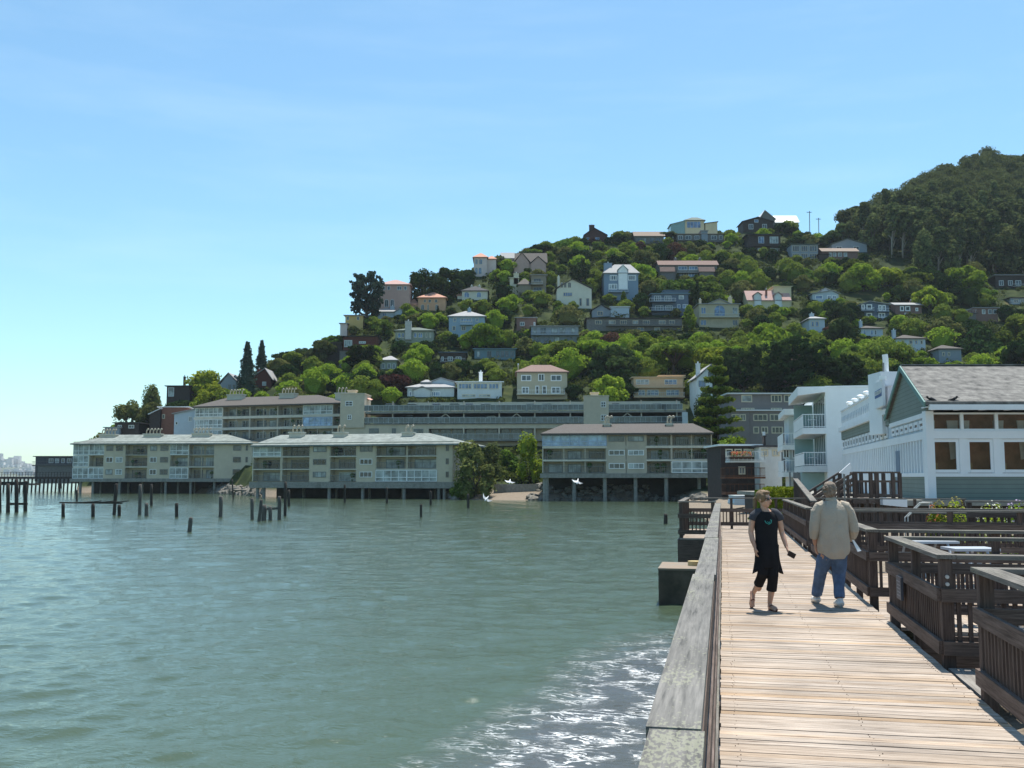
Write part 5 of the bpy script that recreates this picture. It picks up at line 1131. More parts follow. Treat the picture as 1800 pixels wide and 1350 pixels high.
# the eucalyptus grove on the right hand summit
rg = random.Random(11)
def clear_of_houses(px, pt, pb, wpx, Y, grow=0):
    for (x0, x1, yt, yb, HY, sh, dep, keep) in HB:
        if px+wpx < x0 or px-wpx > x1: continue
        if Y < HY-1 and pt < yb-(yb-yt)*keep and pb > yt: return False
        if HY-1 <= Y <= HY+dep+1 and px+wpx*.6 > x0 and px-wpx*.6 < x1: return False
    return True
n_e = 0
REST = []      # trees beyond the individually built ones
edge = [(1475,440),(1540,474),(1640,492),(1760,486),(1860,486)]
for row in range(17):
    Y = 334+row*8.5; px = 1478+rg.uniform(0, 20)
    while px < 1860:
        x = (px-900)/F*Y*1.0044 + rg.uniform(-2, 2); gz = ground_z(x, Y); pb = proj((x, Y, gz))[1]
        h = rg.uniform(15, 21) if px > 1560 else rg.uniform(12, 18); rad = rg.uniform(4.6, 7.4)
        pt = proj((x, Y, gz+h))[1]
        lim = interp([(1475,398),(1500,374),(1520,356),(1545,345),(1600,322),(1650,292),(1700,284),(1730,262),(1860,256)], px)
        jt = lim+rg.uniform(-10, 22)
        if pt < jt: h -= (jt-pt)/F*Y; pt = jt
        if h > 6.5 and pb < interp(edge, px) and clear_of_houses(px, pt, pb, rad/Y*F, Y):
            if n_e < 88: tree('euc' if rg.random() < .75 else 'round', 'euc', x, Y, rad, h, lean=1); n_e += 1
            else: REST.append((x, Y, gz, rad, h, 'euc'))
        px += rg.uniform(19, 30)
# garden trees scattered over the slope
placed = [(t[0].location.x, t[0].location.y, t[6]) for t in TREES]
budget = 296-len(TREES); tries = 0; r2 = random.Random(21)
def spot(lo, hi, rlo, rhi):
    px = r2.uniform(170, 1830); Y = r2.uniform(lo, hi); x = (px-900)/F*Y*1.0044; gz = ground_z(x, Y)
    if gz < 3: return None
    T = interp(SKYL, px); pb = proj((x, Y, gz))[1]
    if pb < T-3 or (px > 1480 and pb < interp(edge, px)): return None
    rad = r2.uniform(rlo, rhi); h = rad*r2.uniform(1.15, 2.0); lowz = Y < 275 and px > 960
    if lowz: rad *= 1.2; h = rad*r2.uniform(1.3, 1.7)
    top = T-20-8*noise.noise(Vector((px*.03, 0, 0))); pt = proj((x, Y, gz+h))[1]
    if pt < top: h -= (top-pt)/F*Y; pt = top
    if h < 2.4: return None
    wpx = rad*.85/Y*F
    for sc_ in (1, .72, .5, .34):
        pt = proj((x, Y, gz+h*sc_))[1]
        if clear_of_houses(px, pt+1, pb, wpx*sc_, Y): break
    else: return None
    rad *= sc_; h *= sc_
    if rad < 1.4: return None
    if Y < 250 and px < 640 and proj((x, Y, gz+h))[1] > 700: return None
    q = r2.random(); up = noise.noise(Vector((x*.02, Y*.03, 1)))
    tone = 'bright' if q < .24+up*.4 else 'mid' if q < .58 else 'dark' if q < .84 else 'olive'
    if lowz and Y < 243: tone = 'dark' if q < .75 else 'mid'
    elif lowz: tone = 'bright' if q < .6 else 'mid'
    if px > 1500 and Y > 330 and q < .4: tone = 'mid'
    if q > .985: tone = 'red'
    return px, Y, x, gz, rad, h, tone
for px in range(566, 1478, 17):     # the tree line of the ridge
    Y = max(range(215, 440, 3), key=lambda q: (ground_z(ray(px, 600).x*q, q)-CAMZ)/q) - 3; x = (px-900)/F*Y*1.0044; gz = ground_z(x, Y); pb = proj((x, Y, gz))[1]
    h = (20 + 7*noise.noise(Vector((px*.05, 2, 0))) + r2.uniform(-3, 3))/F*Y; rad = max(3.4, h*r2.uniform(.8, 1.1)); pt = pb-h/Y*F
    if not clear_of_houses(px, pt, pb+3, rad*.8/Y*F, Y): continue
    tree(r2.choice(['round','round','umbrella']), r2.choice(['dark','mid','olive','dark']), x, Y, rad, h); placed.append((x, Y, rad)); budget -= 1
while budget > 0 and tries < 9000:
    tries += 1; s_ = spot(218, 420, 3.6, 7.2)
    if not s_: continue
    px, Y, x, gz, rad, h, tone = s_
    if any((x-a)**2+((Y-b)*.9)**2 < (.62*(rad+c))**2 for a, b, c in placed): continue
    kd = r2.choices(['round','umbrella','conifer','cypress','column'], [.76,.09,.03,.09,.03])[0]
    if kd == 'conifer': rad *= .5; h *= 1.2; tone = 'dark'
    if kd == 'column': rad *= .5
    if kd == 'cypress': tone = 'dark'
    tree(kd, tone, x, Y, rad, h); placed.append((x, Y, rad)); budget -= 1
for _ in range(24000):
    if len(REST) > 900: break
    s_ = spot(207, 425, 2.4, 5.0)
    if not s_: continue
    px, Y, x, gz, rad, h, tone = s_
    if any((x-a)**2+((Y-b)*.9)**2 < (.40*(rad+c))**2 for a, b, c in placed): continue
    REST.append((x, Y, gz, rad, h, tone)); placed.append((x, Y, rad))
print('trees', len(TREES), 'rest', len(REST))
# labels that single out each tree by look and nearest house
NUM = ['no','one','two','three','four','five','six','seven','eight','nine','ten','eleven','twelve','thirteen','fourteen','fifteen','sixteen','seventeen','eighteen']
ORD = ['leftmost','second','third','fourth','fifth','sixth','seventh','eighth','ninth','tenth','eleventh','twelfth','thirteenth','fourteenth','fifteenth','sixteenth','seventeenth']
TN = {'bright':'yellow green','mid':'mid green','dark':'dark green','olive':'olive green','euc':'grey green','blue':'blue green','red':'reddish'}
KN = {'round':'bushy tree','umbrella':'flat crowned tree','conifer':'pointed conifer','cypress':'ragged cypress','layered':'layered pine','column':'narrow upright tree','euc':'tall eucalyptus','willow':'feathery tree','leafy':'leafy tree'}
def rel(px, py, x0, x1, yt, yb):
    if py > yb: v = 'below'
    elif py < yt: v = 'above'
    else: v = ''
    hz_ = 'left of' if px < x0 else 'right of' if px > x1 else ''
    if v and hz_: return v+' and '+hz_
    return v or hz_ or 'in front of'
grp = {}
for t in TREES:
    e, kind, tone, px, py, Y, rad, h = t[:8]
    e['group'] = 'eucalyptus trees of the summit grove' if kind == 'euc' else 'trees on the hillside between the houses'
    if e.get('label'): continue
    if px > 1480 and Y > 388:
        band = 'on the skyline' if proj((e.location.x, Y, e.location.z+h))[1] < interp([(1475,400),(1600,335),(1700,300),(1800,275)], px)+10 else 'in the upper part' if py < 380 else 'in the lower part'
        key = '%s %s %s of the summit grove' % (TN[tone], KN[kind], band)
    else:
        b = min(HB, key=lambda q: (max(q[0]-px, 0, px-q[1])**2 + (max(q[2]-py, 0, py-q[3])*1.2)**2) - (q[1]-q[0])*.01)
        sz = 'small ' if rad < 3.2 else 'large ' if rad > 5 else ''
        key = '%s%s %s %s the %s' % (sz, TN[tone], KN[kind], rel(px, py, b[0], b[1], b[2], b[3]), b[5])
    grp.setdefault(key, []).append(t)
for key, ts in grp.items():
    ts.sort(key=lambda t: t[3])
    for i, t in enumerate(ts):
        if len(ts) == 1: t[0]['label'] = key; continue
        o = 'rightmost' if i == len(ts)-1 else 'leftmost' if i == 0 else (ORD[min(i, 16)] + '-from-left')
        t[0]['label'] = ('%s %s' % (o, key)) if len((o+' '+key).split()) <= 16 else ('%s %s' % (o, key.replace(' the ', ' ')))
# the smaller trees and undergrowth beyond those: one object per kind of foliage
r3 = random.Random(8)
for tn_, lab in (('bright', 'smaller yellow green trees and shrubs filling the hillside gardens'), ('mid', 'smaller mid green trees and shrubs filling the hillside gardens'), ('dark', 'smaller dark trees and shrubs filling the gaps on the hillside'), ('olive', 'smaller olive green trees and shrubs filling the hillside gardens'), ('euc', 'rest of the eucalyptus wood behind the front trees of the grove'), ('red', 'reddish shrubs among the hillside gardens')):
    mb = MB()
    for x, Y, gz, rad, h, tone in REST:
        if tone != tn_: continue
        mb.ball((x, Y, gz+h*.34), (rad*.6, rad*.6, h*.36), 2, .5, 1.5, x)
        nl = 6 if tone != 'euc' else 8
        for i in range(nl):
            a = i*2.4; q = rad*.55*(i/nl)**.5; zz_ = gz + h*(.72-.3*(i/nl)); rr = rad*r3.uniform(.38, .5)
            lobe(mb, (x+q*math.cos(a), Y+q*math.sin(a), zz_), (rr, rr, rr*.55), 105, .40, r3, core=False)
    if mb.v:
        o = part('shrubs', mb, LM[tn_], None, loc=(0, 250, 0)); tag(o, lab, 'shrubs', kind='stuff')
mb = MB()
for i in range(10500):
    px = r3.uniform(130, 1850); Y = r3.uniform(150, 430); x = (px-900)/F*Y*1.0044; z = ground_z(x, Y)
    if z < 2.0 or (Y < 206 and px > 1255 and r3.random() < .4) : continue
    pb = proj((x, Y, z))[1]
    if pb < interp(SKYL, px)-6: continue
    rr = r3.uniform(.8, 2.1); pt = proj((x, Y, z+rr*1.1))[1]
    if not clear_of_houses(px, pt+4, pb, rr/Y*F, Y): continue
    for _ in range(26):
        d = rvec(r3); d.z = abs(d.z); q = d*rr*r3.uniform(.6, 1.05); leaf(mb, Vector((x+q.x, Y+q.y, z+q.z*.9)), d, .42, r3)
o = part('ground_cover', mb, leafmat('undergrowth leaves', (.04,.065,.018), (.13,.16,.04)), None, loc=(0, 250, 0))
tag(o, 'low mixed green ground cover over the slope and shore banks', 'ground cover', kind='stuff')
# boulders along the shore
mb = MB()
for px0, px1, n_, sp, sc_ in ((376,462,170,7,1.0),(786,806,20,4,.7),(930,1235,260,5,.7),(1225,1262,30,6,.5)):
    for i in range(n_):
        px = r3.uniform(px0, px1); Y = interp(SHORE, px)+r3.uniform(-1.0, sp); x = (px-900)/F*Y*1.0044; q = r3.uniform(.3, .95)*sc_
        mb.ball((x, Y, max(0, ground_z(x, Y))+q*.2), (q*r3.uniform(.8,1.4), q, q*.7), 1, .9, 1.3, i)
tag(part('shore_rocks', mb, mat('shore rock', (.15,.14,.12), .9, .5, 1.2, .4), None, loc=(0, 150, 0)), 'grey broken rocks piled along the foot of the shore', 'rocks', kind='stuff')
# ------------------------------------------------------------------ white hotel
def hotel():
    A = BW(85, 8.6); B = BW(85, 21.0); f = Fac(A, B)
    root = empty('hotel_building', (A.x, A.y, 1), 'white three storey hotel with blank end wall and cantilevered balconies facing the bay', 'hotel')
    HB.append((1380, 1560, 680, 862, 85, 'white hotel', 20, 0))
    x0, zt = f.at(1450, 682); zb = .8
    WB = mat('white painted stucco', (.78,.80,.79), .75, .05, .6, stain=.15); AQ = mat('pale aqua wall', (.33,.47,.47), .7, .08, .8)
    mb = MB(f.M); mb.box(x0, f.L, 0, 22, zb, zt); part('wall', mb, WB, root)
    mb = MB(f.M); mb.box(x0-.001+.02, f.L+.1, -.06, 22.1, zt+.002, zt+.16); part('parapet', mb, WHITE, root)
    def at(px, py): return f.at(px, py)
    fl = [at(1430, 752)[1], at(1430, 819)[1], at(1430, 686)[1]]
    xb = at(1411, 760)[0]
    # roof slab over the balconies and its near soffit
    mb = MB(f.M); mb.prism([(xb-.35, -.4, zt-.62), (x0-.003, -.4, zt-.35), (x0-.003, -.4, zt+.1), (xb-.35, -.4, zt+.1)], (0, 11.5, 0)); part('roof_slab', mb, WHITE, root)
    for i, z in enumerate(fl[:2]):
        mb = MB(f.M); mb.box(xb, x0-.004, -.1, 11, z-.5, z); b = part('balcony', mb, WHITE2 if i else WHITE, root)
        add_rail(b, f, xb+.05, x0-.1, -.05, 10.9, z, m=WHITE, h=1.1, pitch=.2, sides=False)
        mb = MB(f.M); mb.beam((xb+.05, -.05, z+1.1), (xb+.05, 10.9, z+1.1), .08, .07); mb.box(xb+.03, xb+.07, 0, 10.9, z+.05, z+1.02); part('side_railing', mb, WHITE, b)
        t = empty('balcony_table', f.M @ Vector((xb+.8, 1.0, z)), 'small white table and chairs set on the %s hotel balcony' % ('lower' if i else 'upper'), 'table')
        mb = MB(f.M); mb.tube([(xb+.8, 1.0, z+.68), (xb+.8, 1.0, z+.72)], .38, 16); part('table_top', mb, WHITE, t)
        mb = MB(f.M); mb.tube([(xb+.8, 1.0, z+.002), (xb+.8, 1.0, z+.68)], .03, 8); part('leg', mb, SHADE_M, t)
    # glazed bay side wall behind the balconies
    for i, (za, zc) in enumerate(((fl[0]+.02, zt-.64), (fl[1]+.02, fl[0]-.52), (zb, fl[1]-.52))):
        if i < 2:
            mb = MB(f.M); pn = MB(f.M)
            for k in range(7): y = .3+k*1.6; mb.box(x0-.07, x0-.005, y-.06, y+.06, za, zc)
            mb.box(x0-.065, x0-.004, .2, 10, za, za+.12); pn.box(x0-.04, x0-.006, .3, 9.9, za+.05, zc)
            g = part('window_wall', mb, WHITE, root); part('pane', pn, G_MID, g)
            mb = MB(f.M); mb.box(xb+.1, x0-.1, 10.95, 11.15, za, zc); part('screen_wall', mb, AQ, root)
        else:
            mb = MB(f.M); mb.box(at(1413, 840)[0], x0-.005, 2.5, 12, za, zc); part('ground_floor', mb, AQ, root)
            mb = MB(f.M); mb.box(at(1399, 840)[0], at(1412, 840)[0], 3, 3.2, za, zc); part('door', mb, mat('grey door', (.2,.2,.2), .6), root)
    for px in (1388, 1401.5):
        c = at(px, 800)[0]; mb = MB(f.M); mb.tube([(c, .3, zb-.5), (c, .3, fl[1]-.5)], .07, 8); part('column', mb, SHADE_M, root)
    # the lower wing behind, projecting further over the shore
    C = BW(97.5, 6.0); g = Fac(C, BW(97.5, 8.6)); X = lambda px, py=760: g.at(px, py)
    zr = X(1400, 719)[1]; z1 = X(1390, 782)[1]; z2 = X(1390, 830)[1]
    mb = MB(g.M); mb.box(X(1380)[0]-.1, X(1432)[0], -.3, 9, zr-.55, zr); part('roof_slab', mb, WHITE, root)
    mb = MB(g.M); mb.box(X(1389)[0], X(1432)[0]+3, 1.6, 9, zb, zr-.56); part('wall', mb, WHITE2, root)
    for z in (z1, z2):
        mb = MB(g.M); mb.box(X(1375)[0], X(1430)[0], 0, 9, z-.45, z); b = part('balcony', mb, WHITE, root); add_rail(b, g, X(1376)[0], X(1430)[0], .05, 8.9, z, m=WHITE, h=1.1, pitch=.25, sides=False)
        mb = MB(g.M); mb.box(X(1376)[0]-.02, X(1376)[0]+.03, .1, 8.9, z+.05, z+1.1); part('side_railing', mb, WHITE, b)
    for p0, p1, q0, q1, gm in ((1376,1388,786,806,G_DARK),(1392,1401,786,806,G_DARK)):
        c, d, e, h_ = g.rect(p0, p1, q0, q1, 1.6); add_window(root, g, c, d, e, h_, WHITE, gm, 2, y=1.59)
hotel()
# ------------------------------------------------------------------ restaurant
CLAP = mat('grey green clapboard', (.18,.215,.19), .75, .08, 1, stripe=(2,.2,.55)); RW = mat('soft white trim', (.72,.74,.76), .6, .05, .8, stain=.1)
SHING = mat('mottled grey shingles', (.13,.125,.12), .95, .45, 2.2, .5, stripe=(2,.11,.35), col2=(.26,.25,.23))
PBLUE = mat('pale blue recessed board', (.46,.52,.58), .7, .05, 1)
INW = mat('warm interior wood', (.34,.15,.085), .8, .3, 1.5)
RGL = bpy.data.materials.new('clear window glass'); t_, p_, n_1, l_1 = nodes(RGL); n_1.remove(p_)
ta = n_1.new('ShaderNodeBsdfTransparent'); ta.inputs[0].default_value = (.9,.88,.86,1); gb = n_1.new('ShaderNodeBsdfGlossy'); gb.inputs['Roughness'].default_value = .03
lw = n_1.new('ShaderNodeFresnel'); lw.inputs[0].default_value = 1.22; mg_ = n_1.new('ShaderNodeMixShader'); l_1.new(lw.outputs[0], mg_.inputs[0]); l_1.new(ta.outputs[0], mg_.inputs[1]); l_1.new(gb.outputs[0], mg_.inputs[2]); l_1.new(mg_.outputs[0], n_1['Material Output'].inputs[0])
CORNER = W(1631, 800, 45.0)
def restaurant():
    cs_, ct_ = toST(CORNER.x, CORNER.y)
    f = Fac(CORNER, CORNER+Vector((10, 0, 0)))                      # front, facing the photographer
    FE = BW(80.5, ct_); g = Fac(FE, CORNER)                       # bay side, receding; local x grows towards the corner, y inwards
    root = empty('restaurant_building', (CORNER.x, CORNER.y, 2.2), 'grey and white restaurant with shingled gable roof and rows of big windows at the right', 'restaurant')
    HB.append((1489, 1800, 645, 880, 45, 'restaurant', 30, 0))
    Wd = 15.0; X = lambda px, py=800: f.at(px, py)[0]; Zf = lambda py: f.at(1640, py)[1]
    zb, zs, zw0, zw1, zm, zu1, ze = Zf(878), Zf(838), Zf(827), Zf(773), Zf(757), Zf(725), Zf(713)
    GX = lambda px, py=760: g.at(px, py)[0]
    gy0 = GX(1565)                                                # where the gable section ends on the side wall
    # front wall: base, sill band, piers, band between window rows
    mb = MB(f.M); mb.box(.3, Wd, .02, .25, zb, zs); part('clapboard_base', mb, CLAP, root)
    mb = MB(f.M); mb.box(.26, Wd, -.03, .25, zs+.001, zw0-.12); mb.box(.26, Wd, -.03, .25, zw1+.05, zm); part('trim_band', mb, RW, root)
    mb = MB(f.M); mb.box(-.06, .3, -.06, .32, zb-.2, ze-.25); part('corner_board', mb, RW, root)
    pxs = [(1638.5,1687),(1700,1747),(1761,1812),(1826,1878),(1892,1944)]
    prev = .3
    for a, b in pxs:
        x0, x1 = X(a), X(b)
        mb = MB(f.M); mb.box(prev+.001, x0, 0, .22, zw0-.119, zw1+.049); part('pier', mb, RW, root); prev = x1
        add_window(root, f, x0, x1, zw0-.1, zw1+.04, RW, RGL, 1, fw=.14, y=.1)

    prev = .3
    for a, b in ((1634,1691),(1696,1752),(1757,1817),(1822,1880),(1886,1944)):
        x0, x1 = X(a), X(b); mb = MB(f.M); mb.box(prev+.001, x0+.02, .02, .2, zm+.001, zu1); part('mullion', mb, RW, root); prev = x1
        mb = MB(f.M); mb.box(x0, x1, .12, .15, zm+.001, zu1); part('clerestory_pane', mb, RGL, root)
        mb = MB(f.M); mb.box(x0+.02, x1, .05, .1, zm+.002, zm+.09); mb.box(x0+.02, x1, .05, .1, zu1-.08, zu1-.001); part('clerestory_frame', mb, RW, root)
    # curtains and warm room seen through lower windows
    # body
    # fascia, gutter, rafters
    mb = MB(f.M); mb.box(-.15, Wd+.3, -.75, -.62, ze-.24, ze); part('fascia', mb, RW, root)
    mb = MB(f.M); mb.box(-.05, Wd+.2, -.6, .4, ze-.10, ze-.05); part('soffit', mb, RW, root)
    mb = MB(f.M)
    for k in range(12): mb.box(.2+k*1.15, .29+k*1.15, -.6, .3, ze-.22, ze-.101)
    part('rafter_tails', mb, RW, root)
    # roof in world coordinates: eave at the front, ridge parallel, gable on the bay side
    P0 = CORNER; dv = (BW(58.2, ct_)-CORNER); dv.z = 0; zr = Z(648, CORNER.y+dv.y*.5)
    def pt(u, v, z): return Vector((P0.x+u, P0.y, 0)) + dv*v + Vector((0, 0, z))
    mb = MB(); th = Vector((0, 0, .16)); e0, e1 = ze-.02, ze-.02; v0 = -.07
    F0, F1 = pt(-.15, v0, e0), pt(Wd+.3, v0, e0); R0, R1 = pt(-.15, .5, zr), pt(Wd+.3, .5, zr); K0, K1 = pt(-.15, 1.03, e1), pt(Wd+.3, 1.03, e1)
    for q in ((F0, F1, R1, R0), (R0, R1, K1, K0)):
        mb.prism(list(q), th)
    part('roof', mb, SHING, root)
    mb = MB(); mb.beam(R0+th+Vector((0,0,.02)), R1+th+Vector((0,0,.02)), .3, .06); part('ridge_cap', mb, SHING, root)
    mb = MB(); mb.prism([pt(.3, .11, zb-1), pt(Wd, .11, zb-1), pt(Wd, .97, zb-1), pt(.3, .97, zb-1)], (0, 0, ze-.3-zb+1)); part('interior_wall', mb, INW, root)
    mb = MB(f.M); mb.box(.3, Wd, .26, 1.1, zb+.1, zb+.25); part('interior_floor', mb, DARKW, root)
    CU = mat('white curtain', (.55,.52,.48), .9, .1, 3); rc = random.Random(9)
    for a, b in pxs:
        x0, x1 = X(a), X(b)
        for sd_ in (0, 1):
            if rc.random() < .6: u = x0-.1 if sd_ == 0 else x1-.3; mb = MB(f.M); mb.prism([(u, .5, zw1+.9), (u+.5, .5, zw1+.9), (u+.36+.1*sd_, .5, zw0+.55), (u+.12, .5, zw0+.5)], (0, .05, 0)); part('curtain', mb, CU, root)
        mb = MB(f.M); mb.tube([((x0+x1)/2+.2, .75, zb+.25), ((x0+x1)/2+.2, .75, zs+.1)], .05, 8); mb.tube([((x0+x1)/2+.2, .75, zs+.1), ((x0+x1)/2+.2, .75, zs+.14)], .4, 14); part('dining_table', mb, mat('honey wood', (.42,.24,.11), .5, .15, 4), root)
        mb = MB(f.M); mb.box(x0+.1, x0+.5, .6, .66, zb+.3, zw0+.35); part('chair_back', mb, mat('honey wood', (.42,.24,.11)), root)
    # gable wall and rake boards
    mb = MB(); q = [pt(0, 0, ze-.3), pt(0, 1.0, ze-.3), pt(0, 1.0, e1), pt(0, .5, zr-.03), pt(0, 0, e0)]; mb.prism(q, (.25, 0, 0)); part('gable_wall', mb, CLAP, root)
    GT = mat('verdigris trim', (.13,.24,.22), .6, .1)
    for a, b in ((F0, R0), (K0, R0)):
        mb = MB(); mb.beam(a+Vector((-.05,0,.02)), b+Vector((-.05,0,.02)), .07, .24); part('rake_board', mb, GT, root)
    # side wall under the gable and along the low wing
    xe = g.L
    def side(x0, x1, z0, z1, m, nm, y0=0.0, y1=.25):
        mb = MB(g.M); mb.box(x0, x1, y0, y1, z0, z1); return part(nm, mb, m, root)
    side(gy0, xe-.1, zb, zs, CLAP, 'clapboard_base', .02); side(gy0, xe-.1, zs+.001, zs+.18, RW, 'sill_board', -.04)
    side(gy0, xe-.1, ze-.52, ze-.3, RW, 'trim_band', -.05)
    side(gy0, xe-.12, zs+.181, ze-.521, PBLUE, 'side_wall', .06)
    side(gy0, xe-.12, zw1+.05, zm, RW, 'trim_band', -.03)
    n_ = 13
    for i in range(n_+1):
        x = gy0 + (xe-gy0-.3)*i/n_; mb = MB(g.M); mb.box(x-.10, x+.10, -.02, .08, zs+.181, zw1+.049)
        part('batten', mb, RW, root)
    for i in range(7):
        x0 = gy0+.5+(xe-gy0-.9)*i/7; add_window(root, g, x0, x0+.95, zm+.12, ze-.62, RW, [G_DARK, G_MID][i % 2], 1, fw=.13, y=.05)
    mb = MB(g.M); a_ = GX(1573.5); mb.box(a_, a_+1.2, -.03, .05, zb+.1, zw1-.3); part('door', mb, mat('blue grey door', (.16,.22,.30), .4, .1), root)
    # long low wing
    zp0, zp1 = g.at(1489, 771)[1], None
    zc = ze-.55; hz = Zf(713)
    side(.0, gy0-.02, zb, zs+.18, RW, 'sill_board', -.02); side(.0, gy0-.02, zs+.181, ze-.1, PBLUE, 'side_wall', .06, 9)
    side(.0, gy0-.02, zw1+.05, zm, RW, 'trim_band', -.03)
    side(.0, gy0-.02, zu1-.05, zu1+.55, CLAP, 'clapboard_band', -.04); side(.0, gy0-.02, zu1+.551, zu1+.85, RW, 'cornice', -.25)
    for i in range(30):
        x = .15 + (gy0-.3)*i/29; mb = MB(g.M); mb.box(x-.15, x+.15, -.02, .08, zs+.181, zw1+.049); part('batten', mb, RW, root)
    for i in range(14):
        x0 = .5+(gy0-1.0)*i/14; add_window(root, g, x0, x0+1.0, zm+.1, zu1-.12, RW, [G_DARK, G_MID, G_DARK][i % 3], 1, fw=.14, y=.05)
    # parapet with panels and lamps
    zq = zu1+.86; side(.0, gy0-.3, zq, zq+1.25, RW, 'parapet', .0, .18); side(-.1, gy0-.2, zq+1.251, zq+1.33, RW, 'parapet_cap', -.1, .28)
    mb = MB(g.M)
    for i in range(26):
        x = .5+(gy0-1.4)*i/25; mb.prism([(x-.18, -.03, zq+.6), (x, -.03, zq+.35), (x+.18, -.03, zq+.6), (x, -.03, zq+.85)], (0, .028, 0))
    part('diamond_ornament', mb, PBLUE, root)
    for px in (1491, 1500, 1510.5, 1521.5, 1534.5, 1548.5):
        x = GX(px, 710); o = empty('parapet_lamp', g.M @ Vector((x, .08, zq+1.33)), 'white globe lamp on the restaurant parapet', 'lamp', 'globe lamps along the restaurant parapet')
        LAMPS.append(o)
        mb = MB(g.M); mb.tube([(x, .08, zq+1.33), (x, .08, zq+1.5)], .07, 8); part('post', mb, CREAM, o)
        mb = MB(g.M); mb.ball((x, .08, zq+1.62), (.26, .26, .15), 2); part('globe', mb, mat('white globe', (.9,.9,.88), .3, .02), o, smooth=True)
    # roof top plant box and flue behind the gable
    fz = facY(1548, 1583, 660, 56); a, b, c, d = fz.rect(1548.5, 1583, 653, 700)
    mb = MB(fz.M); mb.box(a, b, 0, 2, c-2, d); t = part('roof_box', mb, RW, root)
    a2, b2, c2, d2 = fz.rect(1559.5, 1569.5, 620, 653)
    mb = MB(fz.M); mb.tube([((a2+b2)/2+.05, .8, c2-1.6), ((a2+b2)/2+.05, .8, d2-.25), ((a2+b2)/2+.02, .8, d2)], .16, 12); part('flue', mb, WHITE, t)
    mb = MB(fz.M); mb.tube([((a2+b2)/2-.16, .6, c2-.5), ((a2+b2)/2-.16, .6, d2-.5)], .05, 8); part('flue_pipe', mb, SHADE_M, t)
    # sign on the corner above the side wall
    sg = empty('rooftop_sign', g.M @ Vector((GX(1560, 700), 0, zq)), 'white rooftop sign board with rows of blue lettering beside the gable', 'sign')
    x0, x1 = GX(1553.5, 700), GX(1568.5, 700); z0, z1 = zq+.1, g.at(1560, 671)[1]
    mb = MB(g.M); mb.box(x0, x1, -.5, -.35, z0, z1); part('sign_board', mb, RW, sg)
    mb = MB(g.M); mb.box(x0+.25, x1-.25, -.52, -.501, z0+.55, z1-.45); part('blue_panel', mb, mat('sign blue', (.06,.12,.28), .5, .05), sg)
    mb = MB(g.M); r_ = random.Random(3)
    for k in range(6):
        zz_ = z0+.7+k*(z1-z0-1.35)/6; u = x0+.4
        while u < x1-.5:
            w_ = r_.uniform(.15, .35); mb.box(u, u+w_, -.535, -.521, zz_, zz_+.16); u += w_+.1
    part('lettering', mb, WHITE, sg)
    mb = MB(g.M); mb.tube([(x1-.2, -.42, z1), (x1-.2, -.42, z1+.2)], .2, 12); part('lamp', mb, mat('white globe', (.9,.9,.88)), sg)
    # terrace slab the building stands on
    mb = MB(f.M); mb.box(-1.9, Wd, -1.2, 30, zb-.25, zb-.002); part('terrace_slab', mb, CONC, root)
    mb = MB(f.M); mb.box(-1.8, Wd, -.9, 28, .3, zb-.251); part('foundation', mb, DARKW, root)
    return f, g, zb
LAMPS = []
rf, rg_, rzb = restaurant()
for i, o in enumerate(LAMPS): o['label'] = ['farthest', 'second farthest', 'third farthest', 'third nearest', 'second nearest', 'nearest'][i] + ' white globe lamp on the parapet of the low restaurant wing'
def crow(x, z, flip):
    P = rf.M @ Vector((x, -.55, z)); s = -1 if flip else 1
    o = empty('crow', P, 'black crow perched on the restaurant gutter, %s of the two' % ('left bird' if not flip else 'right bird'), 'bird')
    mb = MB(); mb.tube([P+Vector((-.2*s,0,.26)), P+Vector((-.06*s,0,.22)), P+Vector((.1*s,0,.15)), P+Vector((.34*s,0,.05))], [.035,.085,.075,.015], 10)
    mb.ball(P+Vector((-.2*s,0,.3)), .055, 2); mb.tube([P+Vector((-.24*s,0,.3)), P+Vector((-.33*s,0,.28))], [.02,.004], 6); part('body', mb, mat('crow black', (.012,.012,.014), .5, .1), o, smooth=True)
    mb = MB()
    for d in (-.02, .02): mb.tube([P+Vector((0,d,.002)), P+Vector((0,d,.14))], .008, 5)
    part('legs', mb, mat('crow black', (.012,.012,.014)), o)
_, gz_ = rf.at(1640, 711)
crow(rf.at(1629, 705)[0], gz_, False); crow(rf.at(1665, 710)[0], gz_, True)

